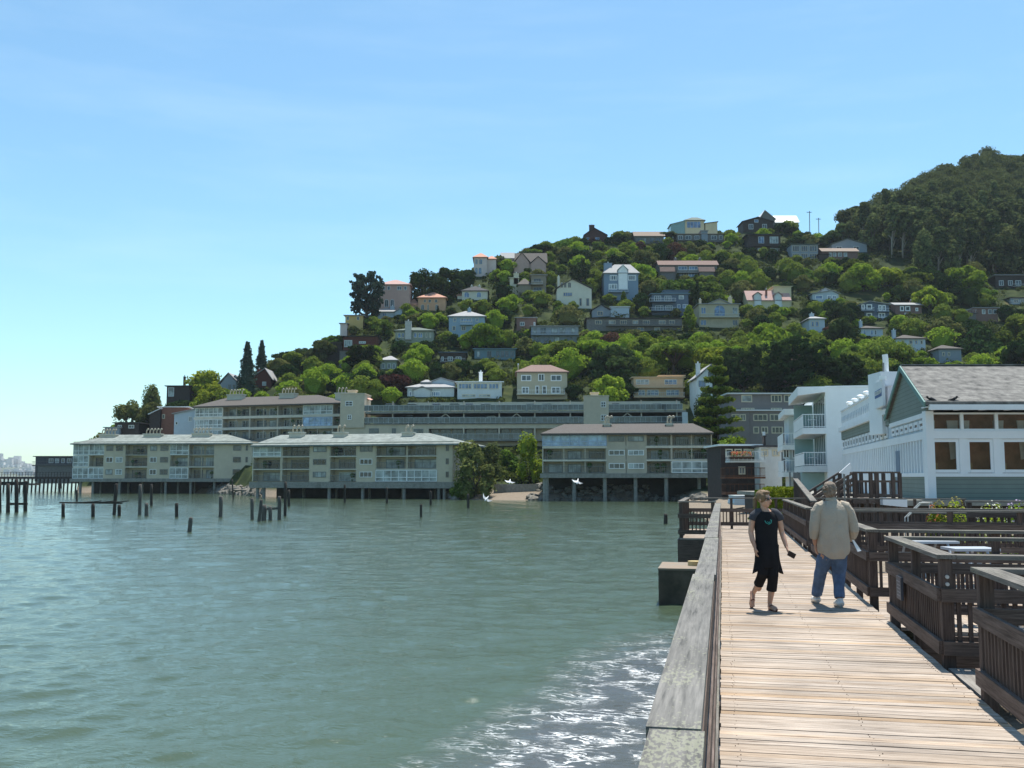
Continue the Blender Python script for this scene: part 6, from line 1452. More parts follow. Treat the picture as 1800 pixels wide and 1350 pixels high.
# ------------------------------------------------------------------ access stair and landing at the restaurant
def stair():
    Y = 39.0; f = facY(1395, 1600, 870, Y); X = lambda px, py=860: f.at(px, py)[0]; Zp = lambda py, px=1540: f.at(px, py)[1]
    root = empty('timber_stair', (f.A.x, Y, 1.5), 'dark timber ramp stair climbing to a railed landing at the restaurant door', 'stair')
    zt = Zp(829); zf = Zp(876); x0, x1 = X(1501.5), X(1583)
    DW = FW_Z
    mb = MB(f.M); mb.box(x0-.1, x1+.1, -.1, 1.8, zf-.2, zf); part('landing', mb, FW_T, root)
    for yy in (0, 1.7):
        mb = MB(f.M); mb.box(x0, x1, yy-.05, yy+.05, zt-.06, zt); mb.box(x0, x1, yy-.03, yy+.03, zt-.42, zt-.34); mb.box(x0, x1, yy-.03, yy+.03, zf+.04, zf+.16); part('landing_rail', mb, FW_T, root)
        mb = MB(f.M); k = x0+.12
        while k < x1: mb.box(k-.02, k+.02, yy-.02, yy+.02, zf+.16, zt-.42); k += .16
        part('slat_panel', mb, DW, root)
        for px in (1502, 1531, 1541, 1570, 1582):
            mb = MB(f.M); c = X(px); mb.box(c-.06, c+.06, yy-.07, yy+.07, 1.0, zt-.061); part('post', mb, DW, root)
    # sloping flight to the left
    a0, b0 = X(1398, 896), Zp(897, 1398); a1 = x0
    for yy in (0, 1.7):
        for dz in (0, -.22, -.44):
            mb = MB(f.M); mb.beam((a0, yy, b0+dz+.05), (a1, yy, zt+dz-.03), .07, .08); part('sloping_rail', mb, FW_T, root)
        for i in range(6):
            q = (i+.4)/6; c = a0+(a1-a0)*q; z = b0+(zt-b0)*q; mb = MB(f.M); mb.box(c-.045, c+.045, yy-.05, yy+.05, max(z-1.1, .8), z); part('post', mb, DW, root)
    mb = MB(f.M); n_ = 12
    for i in range(n_):
        q = i/n_; c = a0+(a1-a0)*q; z = b0-1.0+(zf-b0+1.0)*q; mb.box(c, c+(a1-a0)/n_+.05, .1, 1.6, z-.05, z+.03)
    part('treads', mb, FW_T, root)
    mb = MB(f.M); mb.beam((a0, .05, b0-1.15), (a1, .05, zf-.15), .08, .3); part('stringer', mb, FW_T, root)
    # white fascia beam below the landing
    o = empty('white_beam', f.M @ Vector((X(1544), -.4, Zp(888))), 'pale blue white painted beam lying under the landing beside the restaurant corner', 'beam')
    mb = MB(f.M); mb.prism([(X(1543), -.5, Zp(887)), (X(1585), -.5, Zp(891)), (X(1585), -.5, Zp(877)), (X(1543), -.5, Zp(874))], (0, .3, 0)); part('board', mb, RW, o)
    # tilted menu board on a post
    o = empty('notice_board', f.M @ Vector((X(1476), -.6, 1.2)), 'small tilted white notice board on a post beside the stair', 'notice board')
    c = X(1476, 826); z = Zp(826, 1476); mb = MB(f.M); mb.prism([(c-.22, -.6, z-.12), (c+.16, -.6, z-.20), (c+.26, -.6, z+.10), (c+.22, -.6, z+.26)], (0, .06, 0)); part('board', mb, RW, o)
    mb = MB(f.M); mb.tube([(c, -.5, 1.2), (c, -.5, z-.1)], .035, 8); part('post', mb, SHADE_M, o)
    # tubular steps rail to the right of it
    g = facY(1588, 1645, 895, 31); Xg = lambda px, py=895: g.at(px, py)
    o = empty('metal_handrail', (g.A.x, 31, 1.2), 'thin metal step handrail in front of the restaurant foundation', 'handrail')
    for dy in (0, .9):
        mb = MB(g.M); dx = dy*.5; p = [(Xg(1590)[0]+dx, dy, 1.4), (Xg(1590)[0]+dx, dy, Xg(1590, 910)[1]), (Xg(1617)[0]+dx, dy, Xg(1617, 884)[1]), (Xg(1634)[0]+dx, dy, Xg(1634, 884)[1]), (Xg(1634)[0]+dx, dy, 1.5)]
        mb.tube(p, .022, 8); part('rail', mb, mat('galvanised metal', (.45,.45,.43)), o)
stair()
# steep boundary rail behind the woman and boundary wall / hedge at the end
def end_things():
    f = facY(1322, 1402, 866, 46); 
    o = empty('clipped_hedge', W(1360, 875, 52), 'clipped bright green hedge beyond the end of the walkway', 'hedge')
    a = W(1322, 878, 52); b = W(1402, 878, 52); r = random.Random(4); mb = MB(); zt = Z(856, 52)
    for _ in range(2600):
        x = r.uniform(a.x, b.x); y = r.uniform(51.4, 53); q = sm((x-a.x)/.8)*.9+.1; z = 1+(zt-1)*q*(.25+.75*r.random()**.4)
        leaf(mb, Vector((x, y, z)), Vector((0, -1, .6)), .07, r)
    mb.box(a.x+.3, b.x, 51.7, 52.7, .8, zt-.15); part('foliage', mb, LM['bright'], o)
    for px0, px1, py0, py1, Y, nm, lb in ((1370,1428,864,884,60,'parked_van','pale van parked beyond the hedge behind the stair foot'),):
        f = facY(px0, px1, 875, Y); a, b, c, d = f.rect(px0, px1, py0, py1); o = empty(nm, (f.A.x, Y, c), lb, 'van')
        mb = MB(f.M); mb.prism([(a, 0, c), (b, 0, c), (b, 0, d-.25), (b-.15, 0, d), (a+.5, 0, d), (a+.1, 0, d-.35)], (0, 1.8, 0)); part('body', mb, WHITE2, o)
        mb = MB(f.M); mb.box(a+.35, a+.75, -.01, .05, d-.35, d-.12); mb.box(a+.9, a+1.35, -.01, .05, d-.35, d-.12); part('side_window', mb, G_DARK, o)
        for q in (a+.4, b-.4): mb = MB(f.M); mb.tube([(q, -.03, c), (q, .2, c)], .26, 12); part('wheel', mb, mat('tyre', (.02,.02,.02)), o)
    # small vehicle seen through the end railing, simplified to a covered block
    f = facY(1290, 1320, 878, 80); a, b, c, d = f.rect(1290, 1320, 872, 888); o = empty('covered_vehicle', (f.A.x, 80, c), 'pale covered vehicle parked on the beach beyond the end railing', 'vehicle')
    mb = MB(f.M); mb.prism([(a, 0, c+.15), (a+.1, 0, c), (b-.1, 0, c), (b, 0, c+.3), (b-.05, 0, d-.08), (a+.15, 0, d)], (0, 2.4, 0)); part('vehicle_body', mb, LTBL, o)
    mb = MB(f.M); mb.box(a+.05, b-.05, -.02, 2.3, d+.001, d+.05); part('cover', mb, WHITE2, o)
    # second railing of the ramp beyond
    r_ = empty('timber_railing', BW(37.5, 3.0, DZ), 'steep sloping timber handrail rising behind the woman toward the lookout end', 'railing')
    mb = MB(MBW); mb.beam((2.9, 34, DZ+1.03), (3.1, 45, DZ+1.75), .2, .05); part('cap_rail', mb, CAP_S, r_)
    mb = MB(MBW)
    for k in range(24): s = 37+.33*k; z = DZ+1.0+.72*(s-34)/11; mb.box(2.98, 3.02, s-.03, s+.03, DZ-.3, z)
    part('slat_panel', mb, FW_Z, r_)
end_things()
# flowering shrubs below the restaurant
for i, (px, pb, w_, h_, c, lb) in enumerate(((1652,930,26,44,(.30,.24,.03),'yellow flowering shrub behind the heavy timber fence, left one'),(1682,930,28,50,(.26,.22,.04),'taller yellow flowering shrub behind the heavy fence, nearest the thick middle post'),(1640,915,14,20,(.45,.12,.05),'orange red flowering plant at the left end of the heavy fence'),(1745,930,44,42,(.16,.24,.05),'green white speckled shrub behind the right half of the heavy fence'),(1790,930,44,44,(.15,.21,.06),'pale purple speckled shrub at the right photo edge behind the fence'))):
    Y = 30.0; P = W(px, pb, Y); P.z = ground_z(P.x, P.y); o = empty('flowering_shrub', P, lb, 'shrub', 'flowering shrubs below the restaurant')
    r = random.Random(i); top = Z(pb-h_, Y); w2 = w_/F*Y/1.3; mb = MB(); fl_ = MB(); st = MB()
    for _ in range(900):
        d = rvec(r); d.z = abs(d.z); q = r.random()**.4; leaf(mb, Vector((P.x+d.x*w2*q, P.y+d.y*.5*q, P.z+.1+d.z*(top-P.z)*q)), d, .05, r)
    for _ in range(240):
        d = rvec(r); d.z = abs(d.z); leaf(fl_, Vector((P.x+d.x*w2*1.02, P.y+d.y*.52, P.z+.1+d.z*(top-P.z)*1.02)), d, .035, r)
    for k in range(5): st.tube([P, P+Vector((r.uniform(-.3,.3), r.uniform(-.2,.2), (top-P.z)*.8))], [.015, .006], 5)
    part('foliage', mb, LM['bright'], o); part('flowers', fl_, mat('petals %d' % i, c if i < 3 else ((.6,.6,.5) if i == 3 else (.35,.28,.42)), .8, .2), o); part('stems', st, BARK, o)
# white tubular bench frame on the picnic deck
def bench(px, py, Y, w_, lb):
    P = W(px, py, Y); P.z = DZ-.35; o = empty('picnic_table', P, lb, 'picnic table'); x0, x1 = P.x-w_/2, P.x+w_/2; z0 = P.z; m = mat('grey painted table', (.36,.39,.43), .5, .05)
    mb = MB(); mb.box(x0, x1, Y-.35, Y+.35, z0+.70, z0+.75); part('table_top', mb, m, o)
    for s in (-1, 1):
        mb = MB(); mb.box(x0, x1, Y+s*.75-.13, Y+s*.75+.13, z0+.42, z0+.46); part('bench_seat', mb, m, o)
    for x in (x0+.25, x1-.25):
        mb = MB(); mb.tube([(x, Y-.75, z0), (x, Y-.3, z0+.7)], .03, 6); mb.tube([(x, Y+.75, z0), (x, Y+.3, z0+.7)], .03, 6); mb.tube([(x, Y-.8, z0+.42), (x, Y+.8, z0+.42)], .025, 6); part('leg_frame', mb, m, o)
bench(1706, 985, 20.3, .9, 'pale blue grey picnic table inside the near railing bays'); bench(1628, 955, 22.6, 1.2, 'pale picnic table on the far picnic deck behind the rails')

# ------------------------------------------------------------------ piles in the water
PW = mat('wet black timber pile', (.045,.038,.032), .85, .45, 3, .6, stain=.5, stretch=(3,3,.6))
PG = mat('grey topped timber pile', (.10,.09,.08), .85, .4, 3, .6, stain=.6, stretch=(3,3,.6))
PL = []
def pile(px, pt, pb, w_=6, lean=0, label=None, m=None, parent=None, grpn='old timber piles standing in the bay'):
    Y = YW(pb); P = W(px, pb, Y); T = W(px+lean, pt, Y); r = w_/2/F*Y
    mb = MB(); rr = random.Random(int(px*7)); d = (T-P).normalized(); zb = P - d*1.2
    mb.tube([zb, P, P.lerp(T, .35), P.lerp(T, .7), T-d*.05, T], [r*1.08, r*1.02, r*.93, r*1.0, r*.92, r*.5], 12)
    for v in mb.v: v.x += .14*r*noise.noise(v*4); v.y += .14*r*noise.noise(v*4+Vector((7,0,0)))
    o = part('timber_pile' if not parent else 'pile', mb, m or PW, parent, loc=None if parent else P, smooth=True)
    if not parent: tag(o, label, 'pile', grpn); PL.append(o)
    return o
for px, pt, pb, w_, ln, lb in ((135,861,881,3.5,0,'short thin pile standing alone above the broken plank beam'),(200.5,850,905,6,4,'tall pile leaning right behind the right end of the broken beam'),(245.5,851,905,6,1,'tall dark pile left of the short stout one'),(257.6,884,907,6.5,0,'short stout pile close beside the tall dark one'),(266,851,889,5,0,'tall grey pile just right of the short stout one'),(310.5,884,909,6,0,'single straight pile midway between the leaning stub and the beam'),(333,909,935,7.5,2.5,'thick leaning stub nearest of all the piles on the left'),(387.5,872,909,7,1,'tall stout pile standing alone left of the pile cluster'),(410,842,878,2.6,-2,'very thin tilted pole before the left apartment block'),(103.5,828,858,3,0,'thin tall pole left of the left block end'),(107.5,829,858,2.4,0,'thinner pole right next to the thin tall one'),(139,843,859,4,0,'short post just at the left end of the left block'),
   (443,875.5,913,6.2,0,'leftmost upright pile of the pile cluster'),(455,878,917,6,4.5,'pile leaning right inside the pile cluster'),(463.5,887,915,9,1,'thick short pile in the middle of the cluster'),(475,890,915,6.5,0,'short pile just right of the thick one in the cluster'),(491,872,913,6.5,0,'tall stout pile at the right side of the cluster'),(501,847,907,5.5,1,'tallest slender pile of the cluster'),(507.6,861,890,5,0,'round topped pile right of the tallest slender one'),
   (606,852,884,4,0,'thin pile in front of the middle block, left of its centre'),(680,857,885,4.2,0,'thin pile in front of the middle block, right of its centre'),(740,886,909,4.6,0,'lone short stump in open water before the middle block'),(757,863,888,4,0,'thin pile near the right end of the middle block'),(823,868,893,4.6,0,'single pile in front of the small pebble beach'),(1170,903,920,7,0,'short thick stump in the water left of the lookout')):
    pile(px, pt, pb, w_, ln, lb, PG if w_ > 5.5 and int(px) % 2 else PW)
# old wharf fragments at the left
o = empty('wharf_fragment', W(-2, 900, YW(900)), 'ruined wharf frame of four piles joined by two beams at the left photo edge', 'wharf ruin')
for px, pt, pb in ((-1,842,901),(14,850,901),(29,842,901),(44.5,845,899)): pile(px, pt, pb, 6.6, 0, parent=o)
Yq = YW(900); mb = MB(); mb.beam(W(-8, 849, Yq), W(50, 849.5, Yq), .3, .28); part('beam', mb, PW, o); mb = MB(); mb.beam(W(12, 886, Yq-.3), W(48, 885.5, Yq-.3), .22, .22); part('beam', mb, PW, o)
o = empty('wharf_fragment', W(110, 908, YW(908)), 'low broken plank beam resting on three short piles, left part of the bay', 'wharf ruin')
for px, pt, pb in ((111,885,909),(163.5,885,909),(209.5,887,907)): pile(px, pt, pb, 6, 0, parent=o)
Yq = YW(908); mb = MB(); mb.beam(W(106, 883.5, Yq), W(214, 884.5, Yq), .4, .12)
for k in range(9): P = W(150+8*k, 883, Yq); mb.beam(P+Vector((-.5, -.2, 0)), P+Vector((.55, .1, .06*(k % 3))), .2, .08)
part('beam', mb, PW, o)
o = empty('fallen_beam', W(470, 894, YW(913)), 'short tilted cross beam caught between the piles of the cluster', 'beam'); mb = MB(); mb.beam(W(462, 895.5, YW(913)), W(488, 893.5, YW(913)), .2, .18); part('timber', mb, PG, o)
# long pier at the far left
o = empty('timber_pier', W(60, 850, 235), 'long low timber pier running out from the dark pier house at the far left', 'pier')
zd = Z(838, 235); mb = MB(); a = W(-60, 838, 235); b = W(140, 838, 235); mb.box(a.x, b.x, 234, 239, zd-.5, zd); part('deck', mb, DARKW, o)
mb = MB(); mb.box(a.x, b.x, 234.0, 234.1, zd+1.0, zd+1.08); mb.box(a.x, b.x, 234.0, 234.1, zd+.55, zd+.6)
for k in range(40): x = a.x+(b.x-a.x)*k/39; mb.box(x-.04, x+.04, 234, 234.08, zd, zd+1.0)
part('railing', mb, DARKW, o)
mb = MB(); mb.box(a.x+4, b.x-6, 225, 228, zd-1.9, zd-1.5); part('lower_stage', mb, DARKW, o)
for k in range(26):
    x = W(-40+7.0*k, 838, 235).x; 
    for yy in (234.4,): mb = MB(); mb.tube([(x, yy, -1.5), (x+.15, yy, zd-.5)], .2, 8); part('pile', mb, PW, o)
# gulls
def gull(px, py, Y, span, ang, dip, label, tone=(.72,.72,.72), pitch=0.0):
    P = W(px, py, Y); s = span/2; o = empty('flying_gull', P, label, 'gull')
    m = mat('gull white', tone, .7, .05); mg = mat('gull wing grey', (.42,.44,.46), .7, .1)
    Mx = Matrix.Translation(P) @ Matrix.Rotation(ang, 4, 'Y') @ Matrix.Rotation(pitch, 4, 'X')
    mb = MB(Mx); mb.tube([(0,-.30,.0),(0,-.22,.02),(0,-.08,0),(0,.1,0),(0,.26,0),(0,.4,0)], [.015,.05,.085,.07,.04,.015], 10); part('body', mb, m, o, smooth=True)
    for sd_ in (-1, 1):
        mb = MB(Mx); q = [(0,-.1),(0,.12),(.45,.03),(1.0,.22),(.5,-.16),(.25,-.17)]
        top = [Vector((sd_*(a*s+.04), b, (.30*a-.42*a*a*dip)*s)) for a, b in q]; mb.prism(top, (0, 0, .015)); part('wing', mb, mg if sd_ > 0 else m, o)
gull(855, 877, 84, .95, R(38), .4, 'white gull gliding low over the water with wings tilted steeply', pitch=R(50))
gull(896, 847, 92, .95, R(12), 1.2, 'greyish gull flying before the pebble beach', (.5,.5,.48), pitch=R(40))
gull(1015, 847, 82, .9, R(18), 1.6, 'bright white gull flying before the piles of the right block', pitch=R(45))
# wharf stairs and low wall at the small beach
o = empty('beach_wall', W(880, 868, 156), 'low dark retaining wall with a ramp and pipe rail behind the pebble beach', 'retaining wall')
f = facY(858, 950, 862, 156); mb = MB(f.M); a, b, c, d = f.rect(868, 948, 851, 868); mb.box(a, b, 0, .5, c-.5, d); part('wall', mb, CONC, o)
mb = MB(f.M); mb.beam((f.at(872, 846)[0], -.2, f.at(872, 846)[1]), (f.at(888, 862)[0], -.2, f.at(888, 862)[1]), .12, .08); mb.beam((f.at(858, 852)[0], -.2, f.at(858, 852)[1]), (f.at(872, 852)[0], -.2, f.at(872, 852)[1]), .1, .08); part('pipe_rail', mb, SHADE_M, o)
# utility poles on the crest
for px, pt, pb, lb in ((1423, 371, 400, 'thin utility pole against the sky beside the bright roofed A frame'), (1439, 383, 402, 'shorter utility pole with a crossbar on the crest')):
    Y = 395; P = W(px, pb, Y); T = W(px, pt, Y); o = empty('utility_pole', P, lb, 'pole'); mb = MB(); mb.tube([P-Vector((0,0,4)), T], .14, 6); part('pole', mb, DARKW, o)
    mb = MB(); mb.box(P.x-1, P.x+1, Y-.08, Y+.08, T.z-.6, T.z-.4); part('crossarm', mb, DARKW, o)
# labels for the pots standing on balconies
PN = {}
for o_, sh, r_, q, hh in POTS:
    fl_ = ['top', 'middle', 'lowest'][r_]; pos = 'far left' if q < .12 else 'left' if q < .35 else 'centre' if q < .62 else 'right' if q < .85 else 'far right'
    PN.setdefault((sh, fl_, pos), []).append((q, o_))
for (sh, fl_, pos), L_ in PN.items():
    L_.sort(key=lambda t: t[0])
    for i, (q, o_) in enumerate(L_):
        w_ = '' if len(L_) == 1 else ['first ', 'second ', 'third ', 'fourth ', 'fifth '][i]
        tag(o_, '%spotted shrub on the %s floor balcony, %s, of the %s' % (w_, fl_, pos, sh), 'potted shrub', 'potted shrubs on apartment balconies')

# red flowers spilling over the cedar balcony
f = facY(1284, 1322, 800, 107); a, b, c, d = f.rect(1286, 1322, 795, 806); r = random.Random(6); o = empty('flower_box', f.M @ Vector((a, 0, c)), 'red geraniums in a box on the upper balcony of the white waterfront house', 'flower box')
mb = MB(f.M); mb.box(a, b, 0, .3, c, c+.22); part('box', mb, BROWNW, o)
mb = MB(f.M); m2 = MB(f.M)
for _ in range(500): leaf(mb if r.random() < .55 else m2, Vector((r.uniform(a, b), r.uniform(-.1, .4), c+.2+r.random()**.6*(d-c-.1))), Vector((0,-1,1)), .06, r)
part('foliage', mb, LM['mid'], o); part('flowers', m2, mat('red petals', (.55,.05,.04), .7, .2), o)
# ------------------------------------------------------------------ people
def remeshed(name, mb, m, root, vox=.008, smooth=2, label=None, wr=0.0, wsc=9):
    me = bpy.data.meshes.new('tmp'); me.from_pydata([tuple(v) for v in mb.v], [], mb.f)
    bm = bmesh.new(); bm.from_mesh(me); bmesh.ops.recalc_face_normals(bm, faces=bm.faces[:]); bm.to_mesh(me); bm.free()
    t = link(bpy.data.objects.new('tmp', me)); r = t.modifiers.new('r', 'REMESH'); r.mode = 'VOXEL'; r.voxel_size = vox
    s_ = t.modifiers.new('s', 'SMOOTH'); s_.iterations = smooth; s_.factor = .5
    bpy.context.view_layer.update(); ev = t.evaluated_get(bpy.context.evaluated_depsgraph_get())
    out = bpy.data.meshes.new_from_object(ev); bpy.data.objects.remove(t)
    if wr:
        for v in out.vertices:
            k = noise.noise(Vector((v.co.x*wsc, v.co.y*wsc, v.co.z*wsc*.45)))+.5*noise.noise(Vector((v.co.x*wsc*2.3, v.co.y*wsc*2.3, v.co.z*wsc)))
            v.co += v.normal*k*wr
    for p in out.polygons: p.use_smooth = True
    out.materials.clear(); out.materials.append(m); out.name = name
    o = link(bpy.data.objects.new(name, out)); o.parent = root
    if label: o['label'] = label
    return o
def raw(name, mb, m, root, smooth=True):
    o = part(name, mb, m, None, loc=(0,0,0), smooth=smooth); o.parent = root; o.location = (0,0,0); return o
def skinmat(name, col):
    m = mat(name, col, .55, .08, 14); b = m.node_tree.nodes['Principled BSDF']
    b.inputs['Subsurface Weight'].default_value = .15; b.inputs['Subsurface Radius'].default_value = (.02,.008,.004); return m
SKIN = skinmat('fair skin', (.52,.31,.22)); SKIN2 = skinmat('tanned skin', (.40,.22,.15))
def head(mb, c, yaw, k=1.0):
    M_ = Matrix.Translation(c) @ Matrix.Rotation(yaw, 4, 'Z') @ Matrix.Scale(k, 4); q = mb.M; mb.M = M_
    mb.ball((0, .012, .03), (.072, .092, .088), 3); mb.ball((0, -.018, -.03), (.058, .068, .072), 3); mb.ball((0, -.045, -.085), (.03, .03, .024), 2)
    mb.tube([(0,-.084,.012),(0,-.104,-.028),(0,-.092,-.04)], [.008,.014,.010], 8)
    mb.ball((0, -.08, -.062), (.024, .012, .009), 2); mb.ball((0, -.076, .03), (.05, .014, .010), 2)
    for s in (-1, 1):
        mb.ball((s*.040, -.055, -.025), (.02, .022, .02), 2); mb.ball((s*.074, .012, -.005), (.010, .018, .028), 2)
    mb.M = q; return M_
def hand(mb, wr, d, spread, thumb, curl=.25, k=1.0):
    """palm from the wrist along d, fingers fanned along 'spread', thumb leaving the side"""
    wr = Vector(wr); d = Vector(d).normalized(); sp = Vector(spread).normalized(); nrm = d.cross(sp).normalized(); th = Vector(thumb).normalized()
    pe = wr + d*.085*k
    for u in (-.027, -.009, .009, .027):
        mb.tube([wr+sp*u*.55*k, wr+d*.045*k+sp*u*k, pe+sp*u*k], [.017*k, .016*k, .0115*k], 8)
    for u, L_ in ((-.029, .062), (-.010, .075), (.010, .080), (.029, .070)):
        a = pe+sp*u*k; b = a + (d+nrm*curl*.6).normalized()*L_*.45*k + sp*u*.1; c = b + (d+nrm*curl*2).normalized()*L_*.32*k; e = c + (d*.6+nrm*curl*3.2).normalized()*L_*.25*k
        mb.tube([a-d*.01, a, b, c, e], [.0095*k, .0095*k, .0088*k, .008*k, .0062*k], 8)
    t0 = wr + d*.03*k + th*.022*k; t1 = t0 + (d*.7+th*.7+nrm*.2).normalized()*.035*k; t2 = t1 + (d*.95+th*.25+nrm*.3).normalized()*.028*k
    mb.tube([wr+d*.01*k, t0, t1, t2], [.013*k, .0125*k, .0105*k, .008*k], 8)

def woman():
    Y = YW(1073, DZ); P = W(1351, 1073, Y); P.z = DZ+.006
    root = empty('person', P, 'woman in black tunic and cropped trousers with sunglasses walking toward the camera', 'person')
    mb = MB()
    mb.tube([(0,.02,.80),(0,.01,.92),(0,0,1.02),(0,0,1.15),(0,.01,1.26),(0,.01,1.32),(-.015,.01,1.36)], [(.135,.10),(.14,.10),(.115,.085),(.135,.10),(.15,.085),(.09,.065),(.05,.05)], 16)
    mb.tube([(-.02,.015,1.30),(-.025,.01,1.40),(-.028,.012,1.46)], [.054,.050,.052], 12)
    HC = Vector((-.03,-.01,1.50)); HM = head(mb, HC, R(48), 1.02)
    A = [(-.135,.01,1.285),(-.172,.01,1.265),(-.20,.02,1.15),(-.213,.02,1.045),(-.205,-.02,.95),(-.180,-.05,.855)]
    B = [(.12,.01,1.295),(.158,.01,1.275),(.195,.02,1.16),(.214,.03,1.05),(.235,-.02,.94),(.252,-.06,.85)]
    for q in (A, B): mb.tube(q, [.05,.050,.043,.037,.034,.025], 12)
    hand(mb, A[-1], (.10,-.14,-1), (0,1,-.1), (.2,-1,0), .35, .95); hand(mb, B[-1], (.22,-.35,-.9), (.25,.9,-.2), (-.1,-1,0), .9, .95)
    L1 = [(-.065,.02,.84),(-.075,-.03,.66),(-.078,-.05,.50),(-.10,.10,.34),(-.145,.235,.21)]
    L2 = [(.065,.0,.84),(.065,-.04,.66),(.06,-.06,.47),(.045,-.01,.27),(.022,.02,.075)]
    for q in (L1, L2): mb.tube(q, [.085,.072,.052,.048,.030], 14)
    mb.ball((-.09,.15,.30), (.045,.05,.07), 2); mb.ball((.048,.01,.32), (.048,.052,.08), 2)
    mb.tube([(.018,.045,.035),(.02,.02,.05),(.04,-.05,.042),(.06,-.11,.028),(.072,-.155,.02)], [.026,.034,.034,.036,.022], 10)
    mb.tube([(-.145,.262,.225),(-.15,.235,.19),(-.168,.20,.12),(-.18,.175,.06),(-.185,.165,.035)], [.024,.032,.033,.034,.02], 10)
    for k in range(5):
        mb.tube([(.056+.014*k-.02,-.135+.008*k,.018),(.064+.014*k-.02,-.172+.012*k,.012)], [.011-.001*k,.008-.0008*k], 8)
        mb.tube([(-.21+.014*k,.16,.05),(-.213+.014*k,.148,.02)], [.008,.007], 6)
    remeshed('body', mb, SKIN, root, .0065, 2)
    BLK = mat('black knit', (.010,.010,.012), .9, .2, 20); GRY = mat('charcoal knit sleeve', (.05,.052,.062), .9, .15, 20)
    # tunic: flared skirt with uneven hem points
    mb = MB(); n_ = 40; rings = []
    prof = [(1.335,.105,.075,0),(1.29,.152,.10,0),(1.22,.165,.118,0),(1.12,.162,.130,.002),(1.02,.150,.118,.003),(.92,.150,.125,.006),(.80,.163,.140,.012),(.68,.160,.140,.02),(.56,.150,.135,.03)]
    for z, rx, ry, am in prof:
        ps = []
        for k in range(n_):
            a = 2*math.pi*k/n_; fl_ = 1+am*3*math.sin(a*7+z*5); ca, sa = math.cos(a), math.sin(a)
            dz = 0
            if z < .6: dz = -.085*max(0, abs(ca)-.72)/.28; fl_ *= 1+.42*max(0, abs(ca)-.72)/.28
            ps.append(((ca*rx*fl_)-.005, sa*ry*fl_+.005, z+dz))
        rings.append(mb.pts(ps))
    for a, b in zip(rings, rings[1:]):
        for k in range(n_): mb.f.append([a+k, a+(k+1) % n_, b+(k+1) % n_, b+k])
    o = raw('tunic', mb, BLK, root); sl = o.modifiers.new('t', 'SOLIDIFY'); sl.thickness = .006; ss = o.modifiers.new('ss', 'SUBSURF'); ss.levels = 1; ss.render_levels = 1
    mb = MB()
    for q in (A, B):
        s_ = -1 if q is A else 1
        mb.tube([(s_*.06,.01,1.335),(s_*.12,.01,1.315),(s_*.172,.01,1.27),(s_*.196,.015,1.215)], [.05,.062,.062,.057], 14)
    remeshed('sleeves', mb, GRY, root, .008, 3)
    mb = MB(); mb.tube([(-.07,-.002,1.345),(-.03,-.05,1.325),(.02,-.055,1.322),(.055,-.01,1.345)], .006, 6); raw('neckline', mb, BLK, root)
    mb = MB(); TE = mat('teal print', (.04,.30,.26), .7, .1)
    for pl in ([(-.055,-.128,1.215),(-.04,-.133,1.185),(0,-.135,1.165),(.03,-.134,1.185),(.035,-.133,1.215),(.02,-.132,1.225)], [(-.02,-.135,1.20),(.005,-.135,1.18),(.015,-.135,1.205)]): mb.tube(pl, .0055, 6)
    raw('chest_emblem', mb, TE, root)
    mb = MB()
    for q, top in ((L1, 0), (L2, 0)):
        k = [Vector(v) for v in q]; h = k[3].lerp(k[4], .05); mb.tube([k[0]+Vector((0,0,.04)), k[1], k[2], k[2].lerp(k[3], .6), h], [.098,.086,.072,.068,.070], 16)
    mb.tube([(0,.01,.80),(0,.01,.92)], [(.145,.115),(.135,.105)], 16)
    remeshed('trousers', mb, BLK, root, .009, 2, wr=.006)
    # lining seen at the hem, teal at one side
    mb = MB(); mb.prism([(.150,.02,.70),(.205,.03,.50),(.165,.02,.545)], (0,.01,0)); raw('lining', mb, mat('pale teal lining', (.30,.48,.48), .8, .1), root, False)
    # sandals
    SB = mat('brown sandal', (.10,.035,.025), .6, .2, 20)
    mb = MB(); mb.tube([(.016,.06,.006),(.02,.0,.006),(.045,-.08,.006),(.07,-.165,.006)], [(.03,.006),(.03,.006),(.036,.006),(.026,.006)], 10); mb.tube([(.0,-.05,.05),(.03,-.07,.078),(.075,-.06,.045)], .006, 6)
    raw('sandal', mb, SB, root)
    mb = MB(); mb.tube([(-.150,.290,.215),(-.155,.262,.15),(-.178,.205,.06),(-.190,.175,.012)], [.028,.030,.036,.022], 10)
    for v in mb.v: pass
    mb.tube([(-.20,.17,.11),(-.17,.155,.125),(-.14,.18,.11)], .007, 6); raw('sandal', mb, SB, root)
    # hair with a ponytail, fringe and sunglasses
    HR = mat('light brown hair', (.18,.115,.062), .6, .35, 40, .3, stretch=(1,1,.25))
    mb = MB(HM); mb.ball((0,.026,.044), (.080,.094,.088), 3); mb.ball((-.048,.0,.02), (.036,.062,.066), 2); mb.ball((.048,.0,.02), (.036,.062,.066), 2); mb.ball((0,-.035,.088), (.062,.050,.034), 2)
    mb.M = None; mb.tube([HM @ Vector((0,.10,.03)), HM @ Vector((0,.135,.0)), HM @ Vector((-.01,.135,-.09)), HM @ Vector((-.02,.11,-.17))], [.026,.032,.028,.008], 10)
    remeshed('hair', mb, HR, root, .007, 2, wr=.004, wsc=30)
    mb = MB(HM)
    for s in (-1, 1):
        mb.ball((s*.034, -.083, .006), (.028, .010, .020), 2); mb.beam((s*.058,-.075,.012), (s*.078,.01,.008), .004, .010)
    mb.beam((-.012,-.095,.012), (.012,-.095,.012), .005, .005); raw('sunglasses', mb, mat('black lens', (.008,.008,.01), .12, .05, spec=.8), root)
